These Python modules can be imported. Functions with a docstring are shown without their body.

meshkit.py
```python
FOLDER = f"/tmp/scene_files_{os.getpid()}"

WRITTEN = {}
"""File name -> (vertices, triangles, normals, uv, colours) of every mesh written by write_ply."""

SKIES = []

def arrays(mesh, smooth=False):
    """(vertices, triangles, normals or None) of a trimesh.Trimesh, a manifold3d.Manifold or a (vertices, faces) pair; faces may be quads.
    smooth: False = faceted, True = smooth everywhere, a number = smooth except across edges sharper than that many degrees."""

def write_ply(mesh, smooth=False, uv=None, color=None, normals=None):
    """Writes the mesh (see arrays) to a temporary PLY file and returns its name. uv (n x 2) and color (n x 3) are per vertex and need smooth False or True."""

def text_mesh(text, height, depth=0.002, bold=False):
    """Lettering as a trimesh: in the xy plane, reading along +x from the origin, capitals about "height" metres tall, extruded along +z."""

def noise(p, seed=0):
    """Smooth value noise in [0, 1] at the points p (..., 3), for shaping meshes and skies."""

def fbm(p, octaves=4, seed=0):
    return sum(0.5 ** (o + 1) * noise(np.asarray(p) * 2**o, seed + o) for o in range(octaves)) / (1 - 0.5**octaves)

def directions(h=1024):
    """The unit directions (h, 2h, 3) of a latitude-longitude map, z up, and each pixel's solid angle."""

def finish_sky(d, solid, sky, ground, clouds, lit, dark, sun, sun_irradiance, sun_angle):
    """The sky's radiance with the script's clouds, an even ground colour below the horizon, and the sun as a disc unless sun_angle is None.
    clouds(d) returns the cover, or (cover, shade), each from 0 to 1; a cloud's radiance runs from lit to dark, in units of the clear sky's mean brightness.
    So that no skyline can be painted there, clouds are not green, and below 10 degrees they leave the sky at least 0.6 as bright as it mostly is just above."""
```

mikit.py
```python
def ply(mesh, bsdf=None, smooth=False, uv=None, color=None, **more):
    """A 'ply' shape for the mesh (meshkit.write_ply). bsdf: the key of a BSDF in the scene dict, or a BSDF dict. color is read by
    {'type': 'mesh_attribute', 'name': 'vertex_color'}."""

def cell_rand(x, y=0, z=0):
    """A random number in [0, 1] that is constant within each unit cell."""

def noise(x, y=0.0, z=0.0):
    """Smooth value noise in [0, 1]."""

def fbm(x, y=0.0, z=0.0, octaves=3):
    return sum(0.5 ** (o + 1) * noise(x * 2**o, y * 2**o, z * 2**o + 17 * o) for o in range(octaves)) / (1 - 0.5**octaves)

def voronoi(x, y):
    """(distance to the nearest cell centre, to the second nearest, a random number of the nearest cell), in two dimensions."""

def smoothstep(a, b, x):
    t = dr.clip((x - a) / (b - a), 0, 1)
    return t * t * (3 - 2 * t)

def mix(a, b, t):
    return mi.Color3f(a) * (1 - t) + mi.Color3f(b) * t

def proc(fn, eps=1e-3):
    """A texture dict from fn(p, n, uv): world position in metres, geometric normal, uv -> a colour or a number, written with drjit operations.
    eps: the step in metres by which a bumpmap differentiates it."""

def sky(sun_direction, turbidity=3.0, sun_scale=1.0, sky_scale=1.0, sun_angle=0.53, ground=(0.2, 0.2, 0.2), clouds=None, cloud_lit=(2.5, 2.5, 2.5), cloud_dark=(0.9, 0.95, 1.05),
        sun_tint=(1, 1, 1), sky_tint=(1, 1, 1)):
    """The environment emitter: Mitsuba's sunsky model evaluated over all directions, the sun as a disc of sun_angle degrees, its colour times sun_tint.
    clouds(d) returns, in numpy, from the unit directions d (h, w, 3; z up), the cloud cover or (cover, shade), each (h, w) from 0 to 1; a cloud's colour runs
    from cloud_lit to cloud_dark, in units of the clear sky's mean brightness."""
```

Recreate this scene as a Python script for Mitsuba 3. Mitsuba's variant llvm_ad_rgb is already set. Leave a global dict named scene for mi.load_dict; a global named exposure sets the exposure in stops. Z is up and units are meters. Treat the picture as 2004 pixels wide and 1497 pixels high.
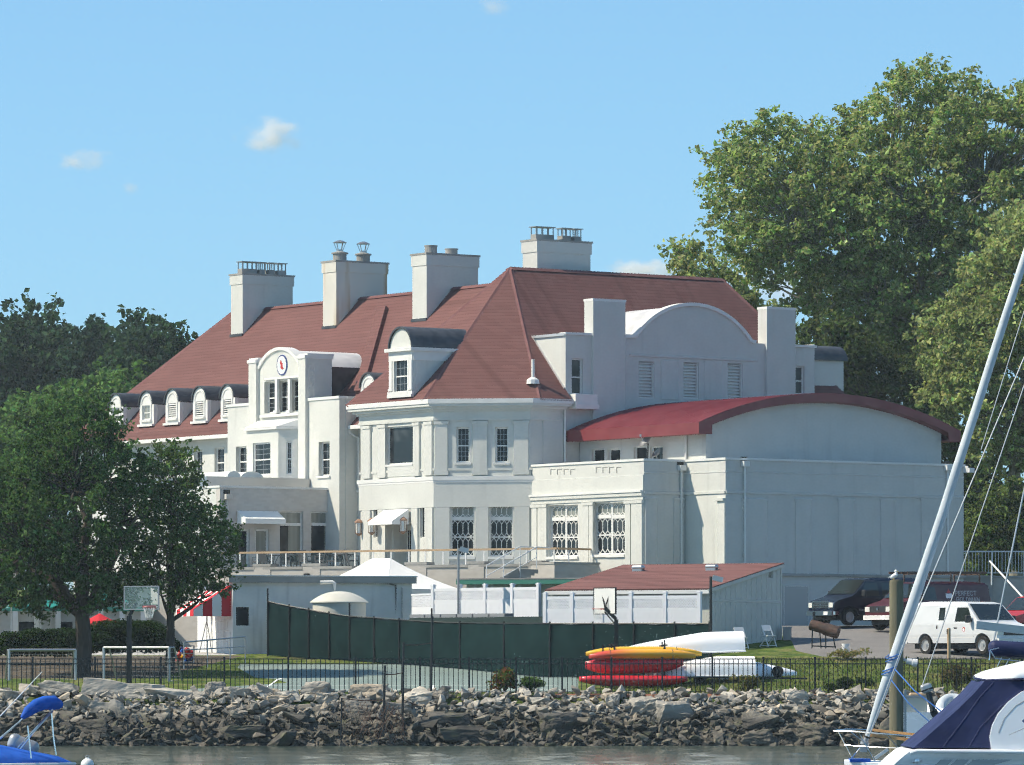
import math, random
import numpy as np
import drjit as dr
import trimesh
import manifold3d
import mitsuba as mi
import mikit, meshkit
from mikit import proc, noise, fbm, voronoi, smoothstep, mix, cell_rand
from shapely.geometry import Polygon, Point, box as sbox
from shapely.ops import unary_union
import shapely
from scipy.spatial import ConvexHull, cKDTree
T4 = mi.ScalarTransform4f

# ------------------------------------------------------------------ camera, sky, exposure
FPX, CX, HY, EYE = 10000.0, 1002.0, 1300.0, 2.9      # focal length in photo pixels, centre column, horizon row, eye height
scene, labels = {}, {}
scene['camera'] = {'type': 'perspective', 'fov': 2 * math.degrees(math.atan(1002 / FPX)), 'fov_axis': 'x',
                   'near_clip': 5.0, 'far_clip': 20000.0,
                   'principal_point_offset_x': 0.0, 'principal_point_offset_y': -(HY - 748.5) / 1497.0,
                   'to_world': T4().look_at(origin=[0, 0, EYE], target=[0, 100, EYE], up=[0, 0, 1])}
SUN = (-1.152, -0.10, 1.27)


def cloud_cover(d):
    az, el = np.arctan2(d[..., 0], d[..., 1]), np.arcsin(np.clip(d[..., 2], -1, 1))
    cover = np.zeros(d.shape[:2])
    n = meshkit.fbm(d * 260.0, 4, 5)
    for px, py, rx, ry, k in ((1500, 560, 90, 34, .5), (-400, 640, 160, 34, .5), (2500, 600, 160, 40, .5)):
        a0, e0 = math.atan((px - CX) / FPX), math.atan((HY - py) / FPX)
        q = ((az - a0) / (rx / FPX)) ** 2 + ((el - e0) / (ry / FPX)) ** 2
        cover = np.maximum(cover, k * np.clip(1.5 - q, 0, 1) * np.clip(.35 + n, 0, 1))
    # scattered fair-weather clouds over the rest of the sky, thinning towards the zenith
    wide = meshkit.fbm(d / np.maximum(d[..., 2:], .12) * 2.2, 5, 9)
    infront = (np.abs(az) < .25) & (el < .3)
    cover = np.where(infront, cover, np.clip((wide - .60) * 4, 0, .8) * (el > .03))
    return cover, np.zeros_like(cover)


scene['sky_light'] = mikit.sky(SUN, turbidity=3.0, sky_scale=1.08, sun_scale=1.2, sun_tint=(.935, 1.0, 1.075), sky_tint=(0.80, 1.05, 1.09), ground=(.16, .17, .15), clouds=cloud_cover, cloud_lit=(2.1, 2.1, 2.15))
exposure = 1.95
# thin summer haze over the harbour: one box round the ground and everything that stands on it
scene['haze_air'] = {'type': 'homogeneous', 'albedo': {'type': 'rgb', 'value': [.80, .93, 1.0]}, 'sigma_t': .00015}
scene['haze'] = {'type': 'cube', 'to_world': T4().translate([0, 2800, 20.5]).scale([3100, 3300, 24.5]), 'bsdf': {'type': 'null'}, 'interior': {'type': 'ref', 'id': 'haze_air'}}
scene['camera']['medium'] = {'type': 'ref', 'id': 'haze_air'}
labels['haze'] = {'label': 'thin bluish haze in the summer air', 'category': 'haze', 'kind': 'stuff'}

# ------------------------------------------------------------------ helpers
def nrm(v):
    v = np.asarray(v, float)
    return v / np.linalg.norm(v)


def P(px, py, D):
    """World point seen at a photo pixel at distance D along the view."""
    return np.array([(px - CX) / FPX * D, D, EYE - (py - HY) / FPX * D])


_count = {}


def key_of(name):
    """A fresh key: name, then name_001, name_002 ..."""
    k = _count.get(name, 0)
    _count[name] = k + 1
    return name if k == 0 else f'{name}_{k:03d}'


def tag(key, label=None, cat=None, group=None, kind=None):
    d = labels.setdefault(key, {})
    if label: d['label'] = label
    if cat: d['category'] = cat
    if group: d['group'] = group
    if kind: d['kind'] = kind
    return key


def thing(name, label, cat, group=None):
    return tag(key_of(name), label, cat, group)


def arr(m):
    if isinstance(m, (tuple, list)):
        v, f = np.asarray(m[0], float), np.asarray(m[1], int)
        if f.shape[1] == 4: f = np.vstack([f[:, [0, 1, 2]], f[:, [0, 2, 3]]])
        return v, f
    if hasattr(m, 'to_mesh'):
        q = m.to_mesh()
        return np.asarray(q.vert_properties)[:, :3].astype(float), np.asarray(q.tri_verts)
    return np.asarray(m.vertices, float), np.asarray(m.faces, int)


def cat(ms):
    V, F, n = [], [], 0
    for m in ms:
        v, f = arr(m)
        V.append(v); F.append(f + n); n += len(v)
    return np.vstack(V), np.vstack(F)


def put(name, mesh, bsdf, parent=None, smooth=False, uv=None, color=None, **tags):
    """One entry of the scene; a part when parent is given."""
    key = key_of((parent + '__' if parent else '') + name)
    if isinstance(mesh, list): mesh = cat(mesh)
    scene[key] = mikit.ply(arr(mesh), 'mat_' + bsdf, smooth=smooth, uv=uv, color=color)
    if tags: tag(key, **tags)
    return key


def put_each(name, meshes, bsdf, parent=None, **kw):
    """One part for every mesh of the list."""
    return [put(name, [m], bsdf, parent=parent, **kw) for m in meshes]


def again(name, shape, to_world, parent=None, **tags):
    key = key_of((parent + '__' if parent else '') + name)
    scene[key] = {**shape, 'to_world': to_world}
    if tags: tag(key, **tags)
    return key


BOXF = np.array([[0, 2, 3, 1], [4, 5, 7, 6], [0, 1, 5, 4], [2, 6, 7, 3], [0, 4, 6, 2], [1, 3, 7, 5]])


def boxat(o, ex, ey, ez, x0, x1, y0, y1, z0, z1):
    c = np.array([[x, y, z] for x in (x0, x1) for y in (y0, y1) for z in (z0, z1)], float)
    v = np.asarray(o, float) + c @ np.array([ex, ey, ez], float)
    f = BOXF
    if np.dot(np.cross(ex, ey), ez) < 0: f = f[:, ::-1]
    return v, f


def wbox(x0, x1, y0, y1, z0, z1):
    return boxat([0, 0, 0], [1, 0, 0], [0, 1, 0], [0, 0, 1], x0, x1, y0, y1, z0, z1)


def bar(p, q, w, h=None, up=(0, 0, 1)):
    """A square bar from p to q."""
    p, q = np.asarray(p, float), np.asarray(q, float)
    t = nrm(q - p)
    up = np.asarray(up, float)
    if abs(t @ up) > .95: up = np.array([1.0, 0, 0])
    a = nrm(np.cross(t, up)); b = np.cross(a, t)
    h = h or w
    return boxat(p, t, a, b, 0, np.linalg.norm(q - p), -w / 2, w / 2, -h / 2, h / 2)


def tube(pts, r, n=8, cap=True):
    p = np.asarray(pts, float)
    r = np.broadcast_to(np.asarray(r, float), (len(p),))
    t = np.gradient(p, axis=0); t /= np.linalg.norm(t, axis=1, keepdims=True) + 1e-12
    ref = np.array([0, 0, 1.0]) if abs(t[:, 2]).mean() < .8 else np.array([1.0, 0, 0])
    a = np.cross(t, ref); a /= np.linalg.norm(a, axis=1, keepdims=True) + 1e-12
    b = np.cross(t, a)
    g = np.arange(n) * 2 * np.pi / n
    v = (p[:, None] + r[:, None, None] * (np.cos(g)[None, :, None] * a[:, None] + np.sin(g)[None, :, None] * b[:, None])).reshape(-1, 3)
    i, j = np.meshgrid(np.arange(len(p) - 1), np.arange(n), indexing='ij')
    q = np.stack([i * n + j, (i + 1) * n + j, (i + 1) * n + (j + 1) % n, i * n + (j + 1) % n], -1).reshape(-1, 4)
    f = np.vstack([q[:, [0, 1, 2]], q[:, [0, 2, 3]]])
    if cap:
        c0, c1 = len(v), len(v) + 1
        v = np.vstack([v, p[0], p[-1]])
        k = np.arange(n)
        f = np.vstack([f, np.stack([k * 0 + c0, k, (k + 1) % n], 1), np.stack([k * 0 + c1, (len(p) - 1) * n + (k + 1) % n, (len(p) - 1) * n + k], 1)])
    return v, f


def lathe(c, prof, n=24, axis=(0, 0, 1)):
    """Profile [(r, h)] turned about an axis through c."""
    ax = nrm(axis)
    a = nrm(np.cross(ax, [0, 1, 0] if abs(ax[1]) < .9 else [1, 0, 0])); b = np.cross(ax, a)
    g = np.arange(n) * 2 * np.pi / n
    v = np.vstack([np.asarray(c, float) + h * ax + r * (np.cos(g)[:, None] * a + np.sin(g)[:, None] * b) for r, h in prof])
    i, j = np.meshgrid(np.arange(len(prof) - 1), np.arange(n), indexing='ij')
    q = np.stack([i * n + j, i * n + (j + 1) % n, (i + 1) * n + (j + 1) % n, (i + 1) * n + j], -1).reshape(-1, 4)
    return v, np.vstack([q[:, [0, 1, 2]], q[:, [0, 2, 3]]])


def extrude(poly, h):
    poly = poly.buffer(0)
    ms = [trimesh.creation.extrude_polygon(g, h, engine='earcut') for g in getattr(poly, 'geoms', [poly]) if g.area > 1e-5]
    return cat(ms)


def ngon(pts):
    """A flat polygon (fan) through 3-D points."""
    p = np.asarray(pts, float)
    k = np.arange(1, len(p) - 1)
    return p, np.stack([k * 0, k, k + 1], 1)


def slab(pts, thick):
    """A flat polygon given thickness downward along its normal."""
    p = np.asarray(pts, float)
    n = np.zeros(3)
    for i in range(len(p)): n += np.cross(p[i] - p[0], p[(i + 1) % len(p)] - p[0])
    n = nrm(n)
    if n[2] < 0: p = p[::-1]; n = -n
    m = len(p)
    v = np.vstack([p, p - n * thick])
    k = np.arange(1, m - 1)
    top = np.stack([k * 0, k, k + 1], 1)
    i = np.arange(m); j = (i + 1) % m
    side = np.vstack([np.stack([i, i + m, j + m], 1), np.stack([i, j + m, j], 1)])
    return v, np.vstack([top, top[:, ::-1] + m, side])


def rounded(sx, sy, sz, r, n=3):
    """A box with rounded edges, centred, as a hull of spheres."""
    s = trimesh.creation.icosphere(n - 1 if n > 1 else 1, r)
    pts = np.vstack([s.vertices + [x * (sx / 2 - r), y * (sy / 2 - r), z * (sz / 2 - r)] for x in (-1, 1) for y in (-1, 1) for z in (-1, 1)])
    return arr(trimesh.convex.convex_hull(pts))


def moved(m, M):
    v, f = arr(m)
    M = np.asarray(M, float)
    return v @ M[:3, :3].T + M[:3, 3], f


def placeM(o, ex, ey, ez=(0, 0, 1)):
    M = np.eye(4)
    M[:3, 0], M[:3, 1], M[:3, 2], M[:3, 3] = ex, ey, ez, o
    return M


class Face:
    """A vertical facade: s runs along it, z is height, d is the distance out of the wall."""
    def __init__(self, o, d, n):
        self.o, self.d, self.n, self.holes = np.asarray(o, float), nrm(d), nrm(n), []

    def s_at(self, px):
        k = (px - CX) / FPX
        return (k * self.o[1] - self.o[0]) / (self.d[0] - k * self.d[1])

    def z_at(self, px, py):
        return EYE - (py - HY) / FPX * (self.o[1] + self.s_at(px) * self.d[1])

    def at(self, px, py): return self.s_at(px), self.z_at(px, py)

    def rect(self, x0, y0, x1, y1):
        m = (x0 + x1) / 2
        a, b = sorted((self.s_at(x0), self.s_at(x1)))
        return a, b, self.z_at(m, y1), self.z_at(m, y0)

    def open_rect(self, x0, y0, x1, y1, rec):
        """The opening through which a pane set back by rec shows between these pixels."""
        f2 = Face(self.o - rec * self.n, self.d, self.n)
        a, b, z0, z1 = self.rect(x0, y0, x1, y1)
        c, e, _, _ = f2.rect(x0, y0, x1, y1)
        return min(a, c), max(b, e), z0, z1

    def pt(self, s, z, d=0.0):
        q = self.o + s * self.d + d * self.n
        return np.array([q[0], q[1], z])

    def box(self, s0, s1, z0, z1, d0, d1):
        return boxat([*self.o, 0], [*self.d, 0], [0, 0, 1], [*self.n, 0], s0, s1, z0, z1, d0, d1)

    def prism(self, poly, d0, d1):
        v, f = extrude(poly, d1 - d0)
        w = np.array([*self.o, 0]) + v[:, :1] * np.array([*self.d, 0]) + v[:, 1:2] * np.array([0, 0, 1]) + (v[:, 2:] + d0) * np.array([*self.n, 0])
        if np.dot(np.cross([*self.d, 0], [0, 0, 1]), [*self.n, 0]) < 0: f = f[:, ::-1]
        return w, f

    def bar(self, p, q, w, d0, d1):
        a, b = self.pt(*p, 0), self.pt(*q, 0)
        t = nrm(b - a); n = np.array([*self.n, 0.0]); c = np.cross(n, t)
        return boxat(a, t, c, n, 0, np.linalg.norm(b - a), -w / 2, w / 2, d0, d1)


def sky_noise(v, s, seed=0):
    return meshkit.fbm(np.asarray(v) * s, 4, seed)


# ------------------------------------------------------------------ materials
def principled(key, col, rough=.6, metal=0.0, spec=.5, coat=0.0, two=True, bump=None, bscale=.003):
    c = {'type': 'rgb', 'value': list(col)} if not isinstance(col, dict) else col
    b = {'type': 'principled', 'base_color': c, 'roughness': rough, 'metallic': metal, 'specular': spec}
    if coat: b['clearcoat'] = coat; b['clearcoat_gloss'] = .95
    if bump is not None: b = {'type': 'bumpmap', 'arbitrary': bump, 'bsdf': b, 'scale': bscale}
    scene['mat_' + key] = {'type': 'twosided', 'bsdf': b} if two else b


def mottled(a, b, s, lo=.3, hi=.7):
    return lambda p, n, uv: mix(a, b, smoothstep(lo, hi, fbm(p.x * s, p.y * s, p.z * s)))


def stucco_fn(a, b, streak):
    def fn(p, n, uv):
        m = fbm(p.x * .9, p.y * .9, p.z * .9)
        st = fbm(p.x * 3.1, p.y * 3.1, p.z * .25)
        c = mix(a, b, smoothstep(.3, .75, m * .6 + st * .4))
        g = noise(p.x * 14, p.y * 14, p.z * 14)
        return c * (1 - .06 * g) * (1 - streak * smoothstep(.62, .8, st))
    return fn


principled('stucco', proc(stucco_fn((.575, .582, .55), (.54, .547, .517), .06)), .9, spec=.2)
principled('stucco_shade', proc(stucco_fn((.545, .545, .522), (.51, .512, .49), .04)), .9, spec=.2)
principled('trim_white', proc(mottled((.66, .66, .64), (.62, .62, .60), 2.0)), .6, spec=.3)
principled('block_white', proc(stucco_fn((.70, .71, .70), (.58, .595, .60), .14)), .85, spec=.2)


def rust_fn(p, n, uv):
    st = fbm(p.x * 1.6, p.y * 1.6, p.z * .12)
    m = noise(p.x * 1.2, p.y * 1.2, p.z * 1.2)
    c = mix((.58, .565, .51), (.54, .525, .48), m)
    return mix(c, (.45, .33, .19), .75 * smoothstep(.50, .66, st))


principled('stucco_rusty', proc(rust_fn), .9, spec=.2)


def tan_brick_fn(p, n, uv):
    row = dr.floor(p.z / .10)
    along = (p.x * .819 + p.y * .574) / .28 + .5 * (row - 2 * dr.floor(row / 2))
    r = cell_rand(dr.floor(along), row)
    return mix((.45, .425, .395), (.52, .495, .465), r * .6 + .4 * noise(p.x * 3, p.y * 3, p.z * 3))


principled('tan_brick', proc(tan_brick_fn), .9, spec=.2)


def shingle_fn(p, n, uv):
    row = dr.floor(p.z / .165)
    fz = p.z / .165 - row
    along = (p.x * .62 + p.y * .78) / .33 + cell_rand(row, 3.0) * 7
    r = cell_rand(dr.floor(along), row, 5.0)
    big = fbm(p.x * .35, p.y * .35, p.z * .35)
    st = fbm(p.x * 1.6 + p.y * 1.1, p.z * .10 + p.x * .08, 4.0)
    c = mix((.122, .058, .055), (.180, .090, .083), r * .32 + .5 * big)
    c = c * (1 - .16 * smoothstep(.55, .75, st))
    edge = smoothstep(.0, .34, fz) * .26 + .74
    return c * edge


principled('shingle', proc(shingle_fn), .92, spec=.15)
principled('shingle_cap', proc(mottled((.145, .070, .070), (.172, .086, .084), 3.0)), .92, spec=.15)
principled('red_metal', proc(mottled((.155, .024, .028), (.185, .036, .040), .8)), .42, spec=.5)
principled('dark_copper', proc(mottled((.035, .040, .048), (.06, .063, .07), 2.5)), .45, spec=.5)
principled('grey_roofing', proc(mottled((.42, .43, .44), (.55, .55, .55), 1.3)), .55, spec=.4)
principled('flashing', (.62, .63, .64), .35, metal=.6)
principled('zinc', (.42, .43, .44), .35, metal=.8)
principled('glass_dark', proc(lambda p, n, uv: mix((.012, .016, .020), (.05, .055, .06), smoothstep(.5, .8, fbm(p.x * 1.7, p.y * 1.7, p.z * 1.3)))), .06, spec=.28)
principled('glass_curtain', proc(lambda p, n, uv: mix((.16, .17, .15), (.26, .27, .24), noise((p.x + p.y) * 6, p.z * .2))), .12, spec=.6)
principled('vinyl', (.64, .66, .70), .4, spec=.4)
principled('canvas_white', (.74, .74, .72), .8, spec=.2)
principled('iron', (.012, .014, .015), .45, spec=.4)
principled('steel_grey', (.30, .31, .32), .4, metal=.4)
principled('galvanised', (.45, .46, .47), .4, metal=.7)
principled('chrome', (.80, .81, .82), .12, metal=1.0)
principled('white_paint', (.66, .66, .65), .45, spec=.4)
principled('wood_rail', proc(mottled((.36, .25, .15), (.42, .30, .19), 6.0)), .5)
principled('teak', proc(mottled((.40, .19, .06), (.50, .27, .10), 6.0)), .35, coat=.5)
principled('rubber', (.018, .018, .018), .8, spec=.3)
principled('black_plastic', (.02, .02, .022), .5)
principled('green_fascia', (.06, .24, .17), .5)
principled('concrete', proc(mottled((.33, .325, .31), (.26, .255, .24), 1.5)), .9, spec=.2)
principled('terrace_stone', proc(lambda p, n, uv: mix((.36, .34, .31), (.45, .43, .40), fbm(p.x * 3, p.y * 3, p.z * 5))), .9, spec=.2)


def siding_fn(p, n, uv):
    return mix((.45, .465, .425), (.49, .50, .455), noise(p.x * 1.2, p.y * 1.2, p.z * .7))


principled('siding', proc(siding_fn), .8, spec=.2)
principled('screen_green', proc(lambda p, n, uv: mix((.0030, .0145, .016), (.008, .030, .031), fbm(p.x * 1.4, p.y * 1.4, p.z * 1.2)) + mi.Color3f(.07, .10, .10) * smoothstep(.83, .90, noise(p.x * 9, p.y * 9, p.z * 9)) * smoothstep(.45, .7, noise(p.x * .6, 0, p.z * .5))), .9, spec=.1)  # pale specks paint sunlight glinting through the weave into the green
principled('tank_cream', proc(mottled((.56, .55, .48), (.50, .49, .43), 1.0)), .5)
principled('red_canvas', (.50, .03, .04), .8, spec=.2)
principled('teal_canvas', (.02, .22, .19), .8, spec=.2)
principled('red_paint', (.42, .03, .025), .4)
principled('asphalt', proc(lambda p, n, uv: mix((.125, .12, .118), (.16, .155, .15), fbm(p.x * .7, p.y * .7)) * (1 - .15 * noise(p.x * 22, p.y * 22))), .95, spec=.15)
principled('court_green', proc(lambda p, n, uv: mix((.115, .155, .145), (.15, .19, .175), fbm(p.x * .5, p.y * .3))), .9, spec=.2)
principled('line_white', (.6, .62, .60), .9, spec=.1)


def grass_fn(p, n, uv):
    a = fbm(p.x * .35, p.y * .35)
    b = fbm(p.x * 2.2, p.y * .8)
    c = mix((.040, .066, .013), (.080, .102, .026), smoothstep(.3, .7, b))
    c = mix(c, (.135, .12, .052), .75 * smoothstep(.55, .78, a * .6 + b * .4))
    return c * (.75 + .5 * noise(p.x * 9, p.y * 4, 3.0))


principled('grass', proc(grass_fn), .95, spec=.1)
principled('shade_brown', proc(mottled((.05, .044, .035), (.095, .08, .062), 1.5)), .95, spec=.1)  # dark brown that carries the painted shade under the left trees
principled('mulch', proc(mottled((.16, .075, .05), (.22, .11, .075), 4.0)), .95, spec=.1)


def rock_fn(p, n, uv):
    r = uv.x
    f1 = fbm(p.x * 2.6 + r * 31, p.y * 2.6, p.z * 2.6)
    dry = mix((.20, .188, .165), (.42, .39, .335), smoothstep(.15, .9, r))
    dry = mix(dry, (.28, .215, .14), .6 * smoothstep(.78, .92, r))
    wet = mix((.055, .052, .045), (.12, .108, .088), smoothstep(.2, .9, r))
    wet = mix(wet, (.075, .080, .035), .5 * smoothstep(.5, .8, f1))
    # the tide mark: rock below the high-water line is stained dark
    h = p.z + .5 * (fbm(p.x * .8, p.y * .8, 2.0) - .5) + .3 * (r - .5)
    c = mix(wet, dry, smoothstep(.80, 1.60, h))
    lime = smoothstep(.62, .75, fbm(p.x * 5, p.y * 5, p.z * 5))
    return c * (.70 + .6 * f1) * (1 + .25 * lime)


principled('rock', proc(rock_fn), .8, spec=.35, bump=proc(lambda p, n, uv: fbm(p.x * 7, p.y * 7, p.z * 11, 3), eps=.01), bscale=.05)
principled('bark', proc(lambda p, n, uv: mix((.05, .042, .034), (.11, .095, .08), fbm(p.x * 7, p.y * 7, p.z * 1.5))), .95, spec=.1)
principled('bark_pale', proc(lambda p, n, uv: mix((.12, .11, .085), (.30, .28, .23), fbm(p.x * 3, p.y * 3, p.z * 1.2))), .95, spec=.1)
principled('kayak_red', (.52, .022, .035), .22, coat=.5)
principled('kayak_orange', proc(lambda p, n, uv: mix((.55, .06, .04), (.75, .36, .03), smoothstep(3.4, 5.4, p.x + .3 * noise(p.y * 3, p.z * 5)))), .25, coat=.5)
principled('kayak_yellow', (.72, .40, .02), .25, coat=.5)
principled('gelcoat', (.78, .79, .80), .16, coat=.6)
principled('blue_canvas', proc(mottled((.012, .085, .40), (.02, .11, .48), 4.0)), .7, spec=.2)
principled('navy_canvas', proc(mottled((.010, .016, .060), (.018, .026, .085), 3.0)), .65, spec=.3)
principled('sail_cover', proc(mottled((.44, .49, .53), (.52, .57, .60), 3.0)), .7, spec=.2)
principled('pile_wood', proc(lambda p, n, uv: mix((.13, .125, .085), (.21, .19, .13), fbm(p.x * 14, p.y * 14, p.z * .8)) * (.8 + .3 * noise(p.x * 3, p.y * 3, p.z * 2))), .9, spec=.15)
principled('paint_white', proc(mottled((.58, .60, .62), (.54, .56, .58), 1.5)), .25, coat=.7)
principled('paint_black', (.005, .009, .024), .22, coat=.6)
principled('paint_maroon', (.060, .009, .012), .28, coat=.6)
principled('letter_grey', (.36, .35, .35), .6)
principled('paint_red', (.32, .015, .02), .25, coat=.8)
principled('auto_glass', (.015, .022, .022), .05, spec=.8)
principled('lamp_glass', (.65, .66, .62), .1, spec=.6)
principled('letter_white', (.75, .75, .75), .6)
principled('rust_steel', proc(mottled((.055, .034, .026), (.10, .05, .032), 5.0)), .7)
principled('copper_lantern', (.26, .15, .10), .6)
principled('rope_blue', (.03, .13, .40), .8)
principled('emblem_blue', (.05, .07, .20), .6)
principled('dark_green', (.010, .03, .028), .7)
principled('wheel_rim', (.42, .43, .44), .38, metal=.5)
principled('wicker', (.05, .05, .055), .7)


def leaf_bsdf(key, trans=.9):
    scene['mat_' + key] = {'type': 'principledthin', 'base_color': {'type': 'mesh_attribute', 'name': 'vertex_color'}, 'roughness': .45, 'diff_trans': trans, 'spec_trans': 0.0, 'eta': 1.35}


leaf_bsdf('leaf')
# ------------------------------------------------------------------ ground, water, shore
L_D = np.array([100, 176, 181.3, 184.4, 185.2, 190, 200, 208, 223, 240, 262, 300, 420, 900, 6000.0])
L_Z = np.array([-3, -2.4, -.45, 1.66, 1.83, 2.0, 2.3, 2.36, 3.35, 3.7, 3.9, 5.0, 9, 12, 14.0])
R_Z = np.array([-3, -2.4, -.45, 1.66, 1.83, 2.15, 3.14, 3.60, 4.56, 4.72, 5.0, 6.0, 9, 12, 14.0])


def ground(X, D):
    X, D = np.asarray(X, float), np.asarray(D, float)
    t = np.clip((X - 4.5) / 5.0, 0, 1); t = t * t * (3 - 2 * t)
    l = np.interp(D, L_D, L_Z)
    r = np.interp(D, L_D, R_Z)
    return l * (1 - t) + r * t


def hit(px, py, lo=182, hi=300):
    """Distance at which the ground is seen at this pixel."""
    D = np.linspace(lo, hi, 4000)
    X = (px - CX) / FPX * D
    y = HY + FPX * (EYE - ground(X, D)) / D
    i = np.nonzero(y <= py)[0]
    return float(D[i[0]]) if len(i) else hi


def on_ground(px, py):
    D = hit(px, py)
    X = (px - CX) / FPX * D
    return np.array([X, D, float(ground(X, D))])


def sheet(xl, xr, Ds, off, n=24, func=ground):
    """A sheet lying on the ground between the curves xl(D) and xr(D)."""
    Ds = np.asarray(Ds, float)
    u = np.linspace(0, 1, n)
    a, b = np.array([xl(d) for d in Ds]), np.array([xr(d) for d in Ds])
    X = a[:, None] * (1 - u) + b[:, None] * u
    D = np.repeat(Ds[:, None], n, 1)
    v = np.stack([X, D, func(X, D) + off], -1).reshape(-1, 3)
    i, j = np.meshgrid(np.arange(len(Ds) - 1), np.arange(n - 1), indexing='ij')
    q = np.stack([i * n + j, i * n + j + 1, (i + 1) * n + j + 1, (i + 1) * n + j], -1).reshape(-1, 4)
    return v, np.vstack([q[:, [0, 1, 2]], q[:, [0, 2, 3]]])


def curve(pts):
    p = np.array(sorted(pts), float)
    return lambda d: float(np.interp(d, p[:, 0], p[:, 1]))


gD = np.unique(np.concatenate([L_D, np.linspace(176, 300, 125), np.linspace(300, 6000, 40)]))
gX = np.unique(np.concatenate([np.linspace(-45, 45, 91), np.linspace(-3000, 3000, 61)]))
XX, DD = np.meshgrid(gX, gD)
gv = np.stack([XX, DD, ground(XX, DD)], -1).reshape(-1, 3)
i, j = np.meshgrid(np.arange(len(gD) - 1), np.arange(len(gX) - 1), indexing='ij')
n_ = len(gX)
gq = np.stack([i * n_ + j, i * n_ + j + 1, (i + 1) * n_ + j + 1, (i + 1) * n_ + j], -1).reshape(-1, 4)
put('ground', (gv, gq), 'grass', smooth=True, kind='structure', label='grassy ground rising from the shore to the club house', cat='ground')

Dg = np.concatenate([np.linspace(187.5, 232, 60)])
# sport court on the left half, behind the iron fence
court_l = curve([(186, -12.2), (189, -12.0), (192, -10.5), (196, -8.6), (204, -9.8), (214, -11.5)])
court_r = curve([(186, 2.4), (200, 2.6), (214, 2.6)])
put('sport_court', sheet(court_l, court_r, np.linspace(186.2, 216, 50), .012, 40), 'court_green', kind='structure', label='grey green paved sport court behind the iron fence', cat='court')
lines = []
for xl, xr, d0, d1 in ((-9.2, 1.8, 189.0, 189.12), (-9.2, 1.8, 193.0, 193.12), (-9.2, -9.12, 189.0, 204), (-3.0, -2.92, 189, 193)):
    lines.append(sheet(lambda d: xl, lambda d: xr, np.linspace(d0, d1, 8), .018, 30))
put('court_line', lines, 'line_white', parent='sport_court')
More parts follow.
